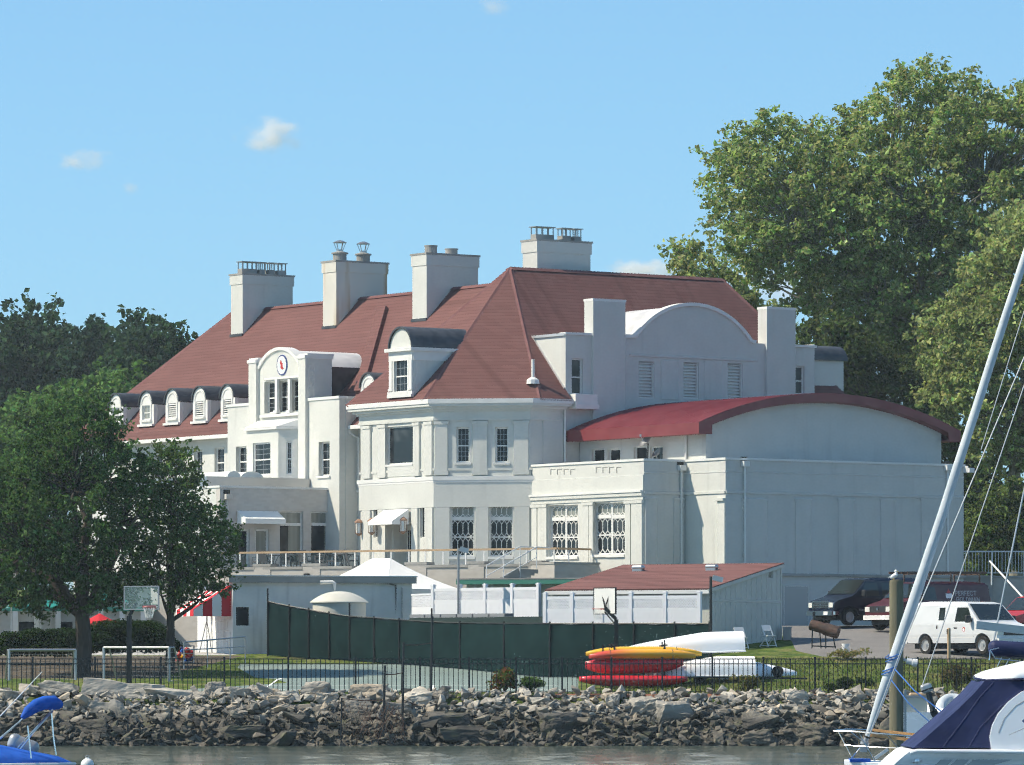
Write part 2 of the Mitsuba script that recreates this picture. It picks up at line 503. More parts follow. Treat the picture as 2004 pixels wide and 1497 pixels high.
# parking lot at the right
park_l = curve([(199.4, 14.2), (201, 12.2), (205, 11.4), (212, 11.6), (220, 11.2), (231, 11.0)])
put('parking_lot', sheet(park_l, curve([(199, 60), (231, 60)]), np.linspace(199.4, 231, 60), .012, 60), 'asphalt', kind='structure', label='grey asphalt parking lot above the sloping lawn', cat='parking lot')
# pool deck and paths on the left
put('patio', sheet(curve([(212, -40), (246, -40)]), curve([(217, -13.5), (232, -9.5), (246, -9)]), np.linspace(222, 246, 40), .012, 30), 'concrete', kind='structure', label='pale paved patio behind the trees at left', cat='patio')
put('planting_bed', sheet(curve([(200, -40), (226, -40)]), curve([(200, -17), (204, -15.2), (212, -13.6), (222, -11.6)]), np.linspace(203, 221.6, 30), .012, 30), 'shade_brown', kind='structure', label='bare dark soil bed under the trees and hedges at left', cat='planting bed')  # dark sheet puts the tree shade on the ground as colour
put('mulch_strip', sheet(curve([(185, 1), (187, 1)]), curve([(185, 40), (187, 40)]), np.linspace(184.55, 185.25, 6), .014, 60), 'mulch', kind='structure', label='strip of red brown mulch along the foot of the iron fence', cat='mulch')

# water: real waves where it is seen, one flat sheet beyond
rng = np.random.default_rng(3)


def waves(X, D):
    z = np.zeros_like(X)
    for k in range(26):
        lam = 0.35 * 1.16 ** rng.integers(0, 14)
        th = rng.normal(.35, .75)
        amp = .0015 * lam ** .9
        z += amp * np.sin(2 * np.pi / lam * (X * np.sin(th) + D * np.cos(th)) + rng.uniform(0, 6.28) + 2.2 * meshkit.fbm(np.stack([X * .25, D * .25, 0 * X + k], -1), 2, k))
    return z


wX, wD = np.linspace(-24, 24, 400), np.linspace(138, 183.5, 380)
XX, DD = np.meshgrid(wX, wD)
gust = .5 + 1.2 * meshkit.fbm(np.stack([XX * .12, DD * .06, 0 * XX], -1), 3, 8)
wz = waves(XX, DD) * gust
wv = np.stack([XX, DD, wz], -1).reshape(-1, 3)
i, j = np.meshgrid(np.arange(len(wD) - 1), np.arange(len(wX) - 1), indexing='ij')
n_ = len(wX)
wq = np.stack([i * n_ + j, i * n_ + j + 1, (i + 1) * n_ + j + 1, (i + 1) * n_ + j], -1).reshape(-1, 4)
w2 = [ngon([(-3000, -400, -.02), (3000, -400, -.02), (3000, 138, -.02), (-3000, 138, -.02)]), ngon([(24, 138, -.02), (3000, 138, -.02), (3000, 182, -.02), (24, 182, -.02)]), ngon([(-3000, 138, -.02), (-24, 138, -.02), (-24, 182, -.02), (-3000, 182, -.02)])]
principled('water', proc(mottled((.030, .042, .036), (.040, .052, .044), .3)), .10, spec=.5)
put('water', [(wv, wq)] + w2, 'water', smooth=True, kind='structure', label='dark grey green harbour water with small ripples', cat='water')

# ------------------------------------------------------------------ rock embankment
bank = 'rock_embankment'
bX, bD = np.linspace(-60, 60, 240), np.array([179.0, 181.0, 182.0, 183.0, 184.0, 184.9])
XX, DD = np.meshgrid(bX, bD)
bz = ground(XX, DD) + .02 + .12 * (meshkit.fbm(np.stack([XX, DD, 0 * XX], -1) * .9, 3, 4) - .3)
bz[-1] = ground(XX[-1], DD[-1]) - .06
bv = np.stack([XX, DD, bz], -1).reshape(-1, 3)
i, j = np.meshgrid(np.arange(len(bD) - 1), np.arange(len(bX) - 1), indexing='ij')
n_ = len(bX)
bq = np.stack([i * n_ + j, i * n_ + j + 1, (i + 1) * n_ + j + 1, (i + 1) * n_ + j], -1).reshape(-1, 4)
_count[bank] = 1
scene[bank] = mikit.ply(arr((bv, bq)), 'mat_rock', smooth=False, uv=np.full((len(bv), 2), .15))
tag(bank, 'bank of piled grey and brown rocks along the waterline', 'rock embankment', kind='structure')


def rock_mesh(r, sx, sy, sz, n=15, fine=2):
    p = r.uniform(-1, 1, (n, 3))
    p = np.sign(p) * np.abs(p) ** .55
    p *= (.75 + .25 * r.random((n, 1)))
    hull = ConvexHull(p)
    used = np.unique(hull.simplices)
    mp = -np.ones(len(p), int); mp[used] = np.arange(len(used))
    v, f = p[used], mp[hull.simplices].copy()
    c = np.cross(v[f[:, 1]] - v[f[:, 0]], v[f[:, 2]] - v[f[:, 0]])
    flip = (c * (v[f].mean(1) - v.mean(0))).sum(1) < 0
    f[flip] = f[flip][:, ::-1]
    m = trimesh.Trimesh(v * [sx / 2, sy / 2, sz / 2], f, process=False)
    if fine:
        for _ in range(fine):
            m = m.subdivide()
        q = np.array(m.vertices)
        o = r.uniform(0, 50, 3)
        big_ = max(sx, sy, sz)
        n1 = meshkit.fbm(q * (3.2 / big_) + o, 3, 2) - .5
        n2 = meshkit.noise(q * np.array([4, 4, 16]) / big_ + o, 7) - .5
        n3 = np.abs(meshkit.noise(q * (9 / big_) + o, 9) - .5)
        cdir = q / (np.linalg.norm(q, axis=1, keepdims=True) + 1e-9)
        n4 = meshkit.noise(q * np.array([14, 14, 30]) / big_ + o, 11) - .5
        q = q + cdir * (n1 * .32 + n2 * .14 - n3 * .12 + n4 * .07)[:, None] * min(sx, sy, sz)
        return q, np.array(m.faces)
    return np.array(m.vertices), np.array(m.faces)


def euler(r, tilt):
    a, b, c = r.normal(0, tilt), r.normal(0, tilt), r.uniform(0, 6.28)
    return trimesh.transformations.euler_matrix(a, b, c, 'sxyz')[:3, :3]


def bank_z(D): return float(np.interp(D, L_D, L_Z))


big, small, tints = [], [], []
r = np.random.default_rng(11)
placed = []
# notable boulders: photo pixel of the middle, width and height in pixels, tint
for px, py, w, h, t in ((250, 1352, 190, 36, .55), (115, 1347, 80, 24, .5), (420, 1352, 48, 38, .3), (470, 1356, 60, 20, .5), (620, 1352, 58, 34, .45), (640, 1366, 46, 24, .85), (725, 1356, 80, 40, .9),
                        (815, 1368, 66, 40, .8), (858, 1368, 36, 32, .3), (560, 1362, 60, 22, .6), (335, 1358, 120, 18, .6), (60, 1350, 50, 18, .5), (1258, 1388, 62, 48, .45), (1325, 1396, 86, 50, .5), (1098, 1425, 72, 62, .3),
                        (475, 1432, 90, 24, .35), (390, 1362, 40, 20, .4), (1200, 1372, 34, 34, .6), (200, 1385, 60, 24, .4), (880, 1410, 90, 26, .1), (905, 1438, 110, 30, .08), (700, 1385, 60, 36, .25), (770, 1385, 80, 30, .3),
                        (540, 1372, 40, 22, .95), (1490, 1412, 80, 36, .3), (1590, 1440, 66, 44, .6), (1480, 1445, 70, 30, .7), (180, 1425, 60, 34, .2), (20, 1362, 50, 22, .6), (1560, 1366, 50, 30, .6)):
    t01 = (py - 1350) / 108.0
    D = 184.9 - 3.3 * min(max(t01, 0), 1)
    k = D / FPX
    q = P(px, py, D)
    v, f = rock_mesh(r, w * k * 1.15, max(.5, min(w * k * .8, 1.0)), h * k * 1.25, 26, 3)
    R = trimesh.transformations.euler_matrix(r.normal(0, .12), r.normal(0, .08), r.normal(0, .25))[:3, :3]
    big.append((v @ R.T + q, f, t)); placed.append((px, py, w * .45))
tries = 0
while len(big) < 300 and tries < 20000:
    tries += 1
    px, t01 = r.uniform(-12, 2016), r.random()
    py = 1352 + 106 * t01
    left = px < 860
    w = r.lognormal(3.2 if left else 3.1, .36) * (1.0 if t01 > .4 else .95)
    w = min(w, 75)
    if any(abs(px - a) < .55 * (w * .5 + c) and abs(py - b) < .40 * (w * .3 + c * .6) for a, b, c in placed): continue
    D = 184.8 - 3.4 * t01
    k = D / FPX
    wm = w * k
    v, f = rock_mesh(r, wm * 1.25, wm * r.uniform(.7, 1.1), wm * r.uniform(.22, .48), r.integers(14, 22))
    q = P(px, py, D)
    big.append((v @ euler(r, .38).T + q, f, r.random())); placed.append((px, py, w * .5))
for v, f, t in big:
    put('rock', (v, f), 'rock', parent=bank, uv=np.full((len(v), 2), t))
parts, uvs = [], []
for _ in range(6500):
    px, t01 = r.uniform(-200, 2200), r.random() ** .9
    D = 184.9 - 3.6 * t01
    w = .12 + .34 * r.random() ** 2
    X = (px - CX) / FPX * D
    z = bank_z(D) + r.uniform(-.02, .22)
    v, f = rock_mesh(r, w * 1.3, w, w * r.uniform(.4, .8), 10, 0)
    parts.append((v @ euler(r, .5).T + [X, D, z], f)); uvs.append(np.full((len(v), 2), r.random()))
put('rubble', cat(parts), 'rock', parent=bank, uv=np.vstack(uvs), kind='stuff', label='small broken stones between the larger rocks')

# ------------------------------------------------------------------ iron fence along the shore
FD = 185.15
fz0, fz1 = 1.80, EYE - (1289.5 - HY) / FPX * FD
fence = thing('iron_fence', 'long low black iron picket fence along the top of the rock bank', 'fence')
post_px = [-60, 64, 186, 315, 439, 564, 696, 822, 918, 1010, 1100, 1197, 1296, 1394, 1494, 1595, 1694, 1796, 1901, 2000, 2095]
xs = [(p - CX) / FPX * FD for p in post_px]
post = put('post', cat([wbox(-.032, .032, -.032, .032, fz0 - .3, fz1 + .05), wbox(-.042, .042, -.042, .042, fz1 + .05, fz1 + .075)]), 'iron', parent=fence)
pshape = scene.pop(post)
_count[fence + '__post'] = 0
for x in xs: again('post', pshape, T4().translate([x, FD, 0]), fence)
for z in (fz1, fz1 - .175, fz0 + .10):
    put('rail', [wbox(xs[0], xs[-1], FD - .018, FD + .018, z - .018, z + .018)], 'iron', parent=fence)
pk = mikit.ply(arr(cat([wbox(-.0135, .0135, -.012, .012, fz0 + .03, fz1 + .012)])), 'mat_iron')
rings = []
px = post_px[0]
x = xs[0]
while x < xs[-1]:
    x += .172
    if min(abs(x - q) for q in xs) < .05: continue
    again('picket', pk, T4().translate([x, FD, 0]), fence)

# plants along the fence and weeds in the lawn
def leaf_cloud(r, centres, radii, n, size, base, var=.25, flat=.6, sub=0, tone=0.0):
    """Many small leaves through a cloud of ellipsoids: mesh and per-leaf colours."""
    k = r.integers(0, len(centres), n)
    if sub:
        # each clump is a handful of leafy twigs
        sc = np.asarray(centres)[:, None] + r.normal(size=(len(centres), sub, 3)) * np.asarray(radii)[:, None] * .55
        d = r.normal(size=(n, 3)) * .5
        p = sc[k, r.integers(0, sub, n)] + d * np.asarray(radii)[k] * .42
        nn = d * .35 + r.normal(size=(n, 3)) * .8 + [0, 0, flat]
    else:
        d = r.normal(size=(n, 3)); d /= np.linalg.norm(d, axis=1, keepdims=True)
        rad = r.random((n, 1)) ** .38
        p = np.asarray(centres)[k] + d * rad * np.asarray(radii)[k]
        nn = d * .6 + r.normal(size=(n, 3)) * .75 + [0, 0, flat]
    nn /= np.linalg.norm(nn, axis=1, keepdims=True)
    t = np.cross(nn, r.normal(size=(n, 3))); t /= np.linalg.norm(t, axis=1, keepdims=True) + 1e-9
    b = np.cross(nn, t)
    s = size * (.6 + .8 * r.random((n, 1)))
    v = np.stack([p - t * s * .55, p + b * s * .36 + nn * s * .10, p + t * s * .55 - nn * s * .08, p - b * s * .36 + nn * s * .10], 1).reshape(-1, 3)
    f = np.arange(n)[:, None] * 4
    f = np.vstack([f + [0, 1, 2], f + [0, 2, 3]])
    base = np.asarray(base, float)
    c = (base[r.integers(0, len(base), n)] if base.ndim == 2 else np.tile(base, (n, 1))) * np.exp(r.normal(0, var, (n, 1))) * np.exp(r.normal(0, .08, (n, 3)))
    if tone: c = c * np.exp(r.normal(0, tone, (len(centres), 1)))[k]
    return v, f, np.clip(np.repeat(c, 4, 0), .004, .9)


def shrub(name, label, cat_, px, py, wpx, hpx, cols, n=900, size=.12, seed=0, group=None, stems=True):
    r = np.random.default_rng(seed)
    q = on_ground(px, py) if py < 1352 else np.array([*P(px, py, 185.6)[:2], 1.84])
    k = q[1] / FPX
    w, h = wpx * k, hpx * k
    m = 16
    cs = q + np.stack([r.normal(0, w * .24, m), r.normal(0, w * .2, m), h * (.25 + .55 * r.random(m))], 1)
    v, f, c = leaf_cloud(r, cs, np.tile([w * .2, w * .2, h * .22], (m, 1)), n, size, cols)
    t = thing(name, label, cat_, group)
    put('leaves', (v, f), 'leaf', parent=t, color=c)
    if stems: put('stem', [tube([q + [0, 0, -.05], (q + c2) / 2 + r.normal(0, .04, 3), c2], [.018, .012, .006], 5) for c2 in cs[:9]], 'bark', parent=t)
    return t


shrub('shrub', 'flowering shrub with reddish leaves against the iron fence', 'shrub', 985, 1354, 70, 54, [(.10, .13, .03), (.06, .10, .02), (.20, .07, .03)], 1400, .10, 1)
shrub('shrub', 'round green shrub on the right of the reddish one', 'shrub', 1036, 1354, 52, 36, [(.07, .14, .03), (.10, .16, .04)], 1100, .10, 2)
shrub('shrub', 'dark low shrub behind the fence on the lawn', 'shrub', 1657, 1353, 56, 34, [(.025, .05, .015), (.04, .07, .02)], 1300, .10, 3)
shrub('shrub', 'dry brownish shrub behind the motor cruiser canvas', 'shrub', 1872, 1350, 60, 56, [(.10, .07, .03), (.07, .09, .03), (.14, .12, .06)], 900, .10, 4)
shrub('shrub', 'yellow green weeds at the top edge of the lawn', 'shrub', 1662, 1291, 80, 26, [(.22, .20, .06), (.14, .16, .04), (.30, .24, .10)], 500, .09, 5)
shrub('shrub', 'leafy weeds below the trailer with white hulls', 'shrub', 1462, 1352, 46, 40, [(.12, .15, .04), (.2, .17, .07)], 700, .09, 6)
# loose grass tufts and flower heads on the sloping lawn: nobody could count them
r = np.random.default_rng(21)
n = 9000
gx = r.uniform(3.5, 21, n); gd = r.uniform(186, 200, n)
p0 = np.stack([gx, gd, ground(gx, gd)], 1)
th = r.uniform(0, 6.28, n); h_ = r.uniform(.05, .16, n)
lean = np.stack([np.cos(th), np.sin(th), 0 * th], 1) * .06
side = np.stack([-np.sin(th), np.cos(th), 0 * th], 1) * .02
v = np.stack([p0 - side, p0 + side, p0 + lean + np.stack([0 * h_, 0 * h_, h_], 1)], 1).reshape(-1, 3)
c = np.repeat(np.array([(.07, .10, .02), (.10, .115, .03), (.17, .15, .07), (.045, .07, .013)])[r.integers(0, 4, n)], 3, 0)
put('grass', (v, np.arange(3 * n).reshape(-1, 3)), 'leaf', color=c, kind='stuff', label='tufts of uneven grass on the sloping lawn', cat='grass')
# ------------------------------------------------------------------ the club house
HO = np.array([9.53, 228.0])                    # near left corner of the banquet hall
HU, HV = np.array([.8192, .5736]), np.array([-.5736, .8192])     # house axes: along the fronts, along the wing


def hp(a, b): return HO + a * HU + b * HV
def h3(a, b, z): return np.array([*hp(a, b), z])
def faceA(a, b0): return Face(hp(a, b0), HV, -HU)      # looks left (towards the sun)
def faceB(b, a0): return Face(hp(a0, b), HU, -HV)      # looks right, in shade


def hbox(a0, a1, b0, b1, z0, z1):
    return boxat([*HO, 0], [*HU, 0], [*HV, 0], [0, 0, 1], a0, a1, b0, b1, z0, z1)


def plan_ring(pts, grow0, grow1, z0, z1):
    """A band round a plan polygon (house coordinates), from grow0 to grow1 outside it."""
    p = Polygon(pts)
    g = p.buffer(grow1, join_style='mitre').difference(p.buffer(grow0, join_style='mitre'))
    v, f = extrude(g, z1 - z0)
    w = np.stack([HO[0] + v[:, 0] * HU[0] + v[:, 1] * HV[0], HO[1] + v[:, 0] * HU[1] + v[:, 1] * HV[1], v[:, 2] + z0], 1)
    return w, f


def solve(fn, px, py, lo, hi):
    """The a (house axis) at which the point fn(px, a) is seen at row py."""
    g = lambda a: HY + FPX * (EYE - fn(px, a)[2]) / fn(px, a)[1] - py
    A = np.linspace(lo, hi, 600)
    G = np.array([g(a) for a in A])
    k = np.nonzero(np.sign(G[1:]) != np.sign(G[:-1]))[0]
    return float(A[k[0]]) if len(k) else float(A[np.argmin(abs(G))])


def b_of(px, a):
    return faceA(a, 0).s_at(px)


def hexlattice(fc, s0, s1, z0, z1, n, w, d0, d1):
    """Tall hexagons of glazing bars, n across."""
    out = []
    step = (s1 - s0) / n
    e = min(step * .8, (z1 - z0) * .22)
    for k in range(n):
        a, b, m = s0 + k * step, s0 + (k + 1) * step, s0 + (k + .5) * step
        if k: out.append(fc.bar((a, z0 + e), (a, z1 - e), w, d0, d1))
        for (p, q) in (((m, z1), (a, z1 - e)), ((m, z1), (b, z1 - e)), ((m, z0), (a, z0 + e)), ((m, z0), (b, z0 + e))):
            out.append(fc.bar(p, q, w, d0, d1))
    return out


def window(parent, fc, px, style='sash', rec=.16, trim='trim_white', fw=.075, nx=2, ny=2, glass='glass_dark', sill=True, hole=True, name='window'):
    s0, s1, z0, z1 = fc.open_rect(*px, rec) if not isinstance(px, list) else px
    if hole: fc.holes.append(sbox(s0, z0, s1, z1))
    d0, d1 = -rec - .05, -rec + .02
    fr = [fc.box(s0, s0 + fw, z0, z1, d0, d1), fc.box(s1 - fw, s1, z0, z1, d0, d1), fc.box(s0 + fw, s1 - fw, z0, z0 + fw, d0, d1), fc.box(s0 + fw, s1 - fw, z1 - fw, z1, d0, d1)]
    if style in ('sash', 'lattice'):
        zm = z0 + (z1 - z0) * .48
        fr.append(fc.box(s0 + fw, s1 - fw, zm - .03, zm + .03, d0, d1 + .01))
    w = put(name, fr, trim, parent=parent)
    put('pane', [fc.box(s0 + fw * .6, s1 - fw * .6, z0 + fw * .6, z1 - fw * .6, -rec - .06, -rec - .02)], glass, parent=w)
    a, b, lo, hi = s0 + fw, s1 - fw, z0 + fw, z1 - fw
    if style == 'sash' and nx:
        mu = [fc.box(a + (b - a) * k / nx - .011, a + (b - a) * k / nx + .011, lo, hi, -rec - .03, -rec + .0) for k in range(1, nx)]
        for h0, h1 in ((lo, zm - .03), (zm + .03, hi)):
            mu += [fc.box(a, b, h0 + (h1 - h0) * k / ny - .011, h0 + (h1 - h0) * k / ny + .011, -rec - .03, -rec - .003) for k in range(1, ny)]
        put('muntin', mu, 'steel_grey', parent=w)
    if sill: put('sill', [fc.box(s0 - .08, s1 + .08, z0 - .10, z0 - .002, -rec, .09)], trim, parent=w)
    return w


def lattice_window(parent, fc, px, n, rec=.18, glasses=('glass_dark', 'glass_curtain')):
    """Transom light above two sashes, all with tall hexagonal glazing bars."""
    s0, s1, z0, z1 = fc.open_rect(*px, rec)
    fc.holes.append(sbox(s0, z0, s1, z1))
    fw, d0, d1 = .07, -rec - .05, -rec + .03
    H_ = z1 - z0
    za, zb, zc = z0 + fw, z0 + H_ * .375, z0 + H_ * .74
    bars = [fc.box(s0, s0 + fw, z0, z1, d0, d1), fc.box(s1 - fw, s1, z0, z1, d0, d1), fc.box(s0 + fw, s1 - fw, z0, za, d0, d1), fc.box(s0 + fw, s1 - fw, z1 - fw, z1, d0, d1),
            fc.box(s0 + fw, s1 - fw, zb - .03, zb + .03, d0, d1), fc.box(s0 + fw, s1 - fw, zc - .11, zc + .06, d0, d1 + .02)]
    w = put('window', bars, 'trim_white', parent=parent)
    put('pane', [fc.box(s0 + .04, s1 - .04, z0 + .04, zc - .02, -rec - .07, -rec - .03)], glasses[0], parent=w)
    put('pane', [fc.box(s0 + .04, s1 - .04, zc - .02, z1 - .04, -rec - .07, -rec - .03)], glasses[1], parent=w)
    a, b = s0 + fw, s1 - fw
    for lo, hi in ((za, zb - .03), (zb + .03, zc - .11), (zc + .06, z1 - fw)):
        put('glazing_bar', hexlattice(fc, a, b, lo, hi, n, .028, -rec - .03, -rec + .012), 'trim_white', parent=w)
    put('sill', [fc.box(s0 - .06, s1 + .06, z0 - .12, z0 - .002, -rec, .10)], 'trim_white', parent=w)
    return w


def louvre(parent, fc, px, n, rec=.12):
    n = 11
    s0, s1, z0, z1 = fc.open_rect(*px, rec)
    fc.holes.append(sbox(s0, z0, s1, z1))
    w = put('louvre', [fc.box(s0, s0 + .05, z0, z1, -rec - .1, -rec + .04), fc.box(s1 - .05, s1, z0, z1, -rec - .1, -rec + .04), fc.box(s0 + .05, s1 - .05, z0, z0 + .05, -rec - .1, -rec + .06)], 'trim_white', parent=parent)
    put('backing', [fc.box(s0 + .05, s1 - .05, z0, z1, -rec - .16, -rec - .12)], 'galvanised', parent=w)
    st = (z1 - z0 - .05) / n
    for k in range(n):
        z = z0 + .05 + (k + .5) * st
        a, b = fc.pt(s0 + .05, z - st * .22, -rec + .06), fc.pt(s0 + .05, z + st * .26, -rec - .05)
        t = nrm(b - a); e = np.array([*fc.d, 0]); nn = np.cross(t, e)
        put('slat', [boxat(a, e, t, nn, 0, s1 - s0 - .1, 0, np.linalg.norm(b - a), -.012, .012)], 'trim_white', parent=w)
    return w


def wall(parent, fc, poly, thick=.3, mat='stucco', name='wall'):
    p = poly
    for h in fc.holes: p = p.difference(h)
    return put(name, [fc.prism(p, -thick, 0)], mat, parent=parent)


def pilaster(parent, fc, s0, s1, z0, z1, d=.07, cap=True, mat='stucco', name='pilaster'):
    m = [fc.box(s0, s1, z0, z1, .001, d)]
    if cap: m += [fc.box(s0 - .05, s1 + .05, z1 - .14, z1 + .002, .002, d + .05), fc.box(s0 - .04, s1 + .04, z0 - .002, z0 + .20, .002, d + .04)]
    return put(name, m, mat, parent=parent)


def downspout(parent, fc, px, y0, y1, mat='trim_white', head=True):
    s, z1, z0 = fc.s_at(px), fc.z_at(px, y0), fc.z_at(px, y1)
    m = [tube([fc.pt(s, z0, .10), fc.pt(s, z1, .10)], .055, 8)]
    d = put('downspout', m, mat, parent=parent)
    if head:
        put('rain_head', [fc.box(s - .16, s + .16, z1 - .02, z1 + .22, .02, .26)], mat, parent=d)
        put('outlet', [fc.box(s - .17, s + .17, z1 + .24, z1 + .42, .01, .05)], 'iron', parent=d)
    return d


Z0 = 7.0            # ground floor of the house
# =============================================================== main block and wing: one building
M = thing('club_house', 'large white stucco club house with steep red shingle roofs and tall chimneys', 'building')
ZE = 15.16          # eaves of the main block
MA, MB, MC = (-2.35, 11.77), (-5.55, 14.97), (-5.55, 21.2)
main_plan = [MA, MB, MC, (16.4, 21.2), (16.4, 11.77)]
tc_d = hp(*MB) - hp(*MA)
TC = Face(hp(*MA), tc_d, (-(HU + HV)))            # the cut corner that looks at us
TC.n = nrm(-HU - HV)
TL = faceA(-5.55, 14.97)                            # left side
TF = faceB(11.77, -2.35)                            # right front
LTC, LTL, LTF = np.linalg.norm(tc_d), 21.2 - 14.97, 16.4 + 2.35
ZS = TC.z_at(945, 935)                               # string course
ZU = ZE - .95                                        # underside of the entablature
# upper windows
for x0, x1 in ((894, 919), (970, 994.5)):
    window(M, TC, (x0, 836, x1, 905), 'sash', .16, nx=3, ny=3)
wbig = window(M, TL, (761.5, 834, 808, 908), 'plain', .14, fw=.06)
# lower windows on the cut corner
for x0, x1 in ((882.5, 928), (958.5, 1003.5)):
    lattice_window(M, TC, (x0, 987, x1, 1089), 4)
# narrow side lights and the door on the left side
for x0, x1 in ((735, 741), (826, 832)):
    window(M, TL, (x0, 992, x1, 1052), 'plain', .12, fw=.04, sill=False)
ds0, ds1, dz0, dz1 = TL.rect(757, 1022, 805, 1100)
TL.holes.append(sbox(ds0, Z0, ds1, dz1))
door_rec = put('porch_recess', [TL.box(ds0 - .02, ds0 + .12, Z0, dz1, -1.1, -.3), TL.box(ds1 - .12, ds1 + .02, Z0, dz1, -1.1, -.3), TL.box(ds0, ds1, dz1 - .05, dz1 + .1, -1.1, -.3), TL.box(ds0 - .2, ds1 + .2, Z0, dz1 + .2, -1.3, -1.1)], 'stucco', parent=M)
for k, (s0, s1) in enumerate(((ds0 + .14, (ds0 + ds1) / 2 - .02), ((ds0 + ds1) / 2 + .02, ds1 - .14))):
    dd = put('door', [TL.box(s0, s1, Z0, dz1 - .12, -1.09, -1.03)], 'trim_white', parent=M)
    put('pane', [TL.box(s0 + .14, s1 - .14, Z0 + .55, dz1 - .35, -1.035, -1.015)], 'glass_dark', parent=dd)
    put('muntin', [TL.box(s0 + .14 + (s1 - s0 - .28) * q - .02, s0 + .14 + (s1 - s0 - .28) * q + .02, Z0 + .55, dz1 - .35, -1.012, -.995) for q in (.25, .5, .75)], 'trim_white', parent=dd)
    put('handle', [TL.box((s1 if k == 0 else s0) - .05, (s1 if k == 0 else s0) + .03, Z0 + 1.0, Z0 + 1.25, -1.028, -.96)], 'zinc', parent=dd)
wall(M, TC, sbox(-.0, Z0 - 4, LTC, ZE - .1))
wall(M, TL, sbox(0, Z0 - 4, LTL, ZE - .1))
# right front with blind panel, rising into the shaped gable
b_f = 11.77
GF = TF
sx = TF.s_at
zt = TF.z_at
gable = [(sx(1107), zt(1107, 655)), (sx(1157), zt(1157, 657)), (sx(1220), zt(1220, 659)), (sx(1240), zt(1240, 661))]
arc = []
sa, za = sx(1243), zt(1243, 661); sb_, zb_ = sx(1470), zt(1470, 668)
apex = zt(1352, 597)
zc_ = (za + zb_) / 2; half = (sb_ - sa) / 2; rise = apex - zc_
R_ = (half ** 2 + rise ** 2) / (2 * rise)
for k in range(33):
    q = -1 + 2 * k / 32
    arc.append(((sa + sb_) / 2 + half * q, zc_ + math.sqrt(R_ ** 2 - (half * q) ** 2) - (R_ - rise)))
zr_ = zc_ - .02
gpts = [(0, Z0 - 4), (LTF, Z0 - 4), (LTF, ZE - .2), (sx(1594), ZE - .2), (sx(1594), zr_ - .1), (sb_, zr_)] + arc[::-1] + [(sx(1107), zr_), (sx(1107), ZE - .2), (0, ZE - .2)]
for x0, x1, y0, y1 in ((1250, 1278, 707, 779), (1337.5, 1365, 709, 779), (1424, 1450.5, 711, 780)):
    louvre(M, TF, (x0, y0, x1, y1), 13)
window(M, TF, (1119, 701, 1137.5, 772), 'sash', .14, nx=0)
window(M, TF, (1555, 716, 1571, 772), 'sash', .14, nx=0)
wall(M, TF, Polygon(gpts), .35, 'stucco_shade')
# blind panels between the louvres, in shallow relief
for x0, x1 in ((1293, 1326), (1378, 1412)):
    s0, s1, z0, z1 = TF.rect(x0, 706, x1, 782)
    put('panel', [TF.box(s0, s1, z0, z1, .001, .05)], 'stucco_shade', parent=M)
s0, s1, z0, z1 = TF.rect(1232, 698, 1480, 702)
put('moulding', [TF.box(s0, s1, z0, z1, .001, .07)], 'stucco_shade', parent=M)
# coping along the arch
cop = []
full = [(sx(1222), zr_)] + arc + [(sx(1478), zr_)]
for p, q in zip(full[:-1], full[1:]): cop.append(TF.bar((p[0], p[1] + .04), (q[0], q[1] + .04), .16, -.40, .10))
cop2 = []
cop2.append(TF.box(sx(1107) - .06, sx(1157), zr_ - .01, zr_ + .10, -.40, .08))
cop2.append(TF.box(sx(1553), sx(1594) + .08, zr_ - .11, zr_, -.40, .08))
put('coping', cop, 'trim_white', parent=M)
put_each('coping', cop2, 'trim_white', M)
# the two piers that stand through the gable
for x0, x1, y in ((1157, 1220, 584), (1497, 1553, 600)):
    s0, s1 = sx(x0), sx(x1); z1 = zt(x0, y)
    pr = put('gable_pier', [TF.box(s0, s1, ZE - 2.6, z1 - .12, -.55, .16)], 'stucco_shade', parent=M)
    put('coping', [TF.box(s0 - .03, s1 + .03, z1 - .12, z1, -.58, .19)], 'trim_white', parent=pr)
# barrel roof behind the arched gable, cheeks and small flat roofs beside it
ms = (sa + sb_) / 2
bar_pts = []
for k in range(25):
    q = -1 + 2 * k / 24
    bar_pts.append((ms + (half + .02) * q, zc_ + math.sqrt(max(R_ ** 2 - (half * q) ** 2, 0)) - (R_ - rise) - .02))
v = [TF.pt(s, z, d) for d in (-.35, -6.2) for s, z in bar_pts]
kk = np.arange(24)
put('barrel_roof', [(np.array(v), np.stack([kk, kk + 1, kk + 26, kk + 25], 1))], 'grey_roofing', parent=M, smooth=True)
put_each('flat_roof', [TF.box(sx(1107), sx(1243), zr_ - .12, zr_ - .03, -3.6, -.34), TF.box(sx(1470), sx(1594), zr_ - .16, zr_ - .07, -3.6, -.34)], 'grey_roofing', M)
chl, chr_ = sx(1107), sx(1594)
slope_m = (21.78 - ZE) / (17.95 - 11.27)


def zfront(b): return ZE + (b - 11.27) * slope_m          # the right-hand slope of the main roof


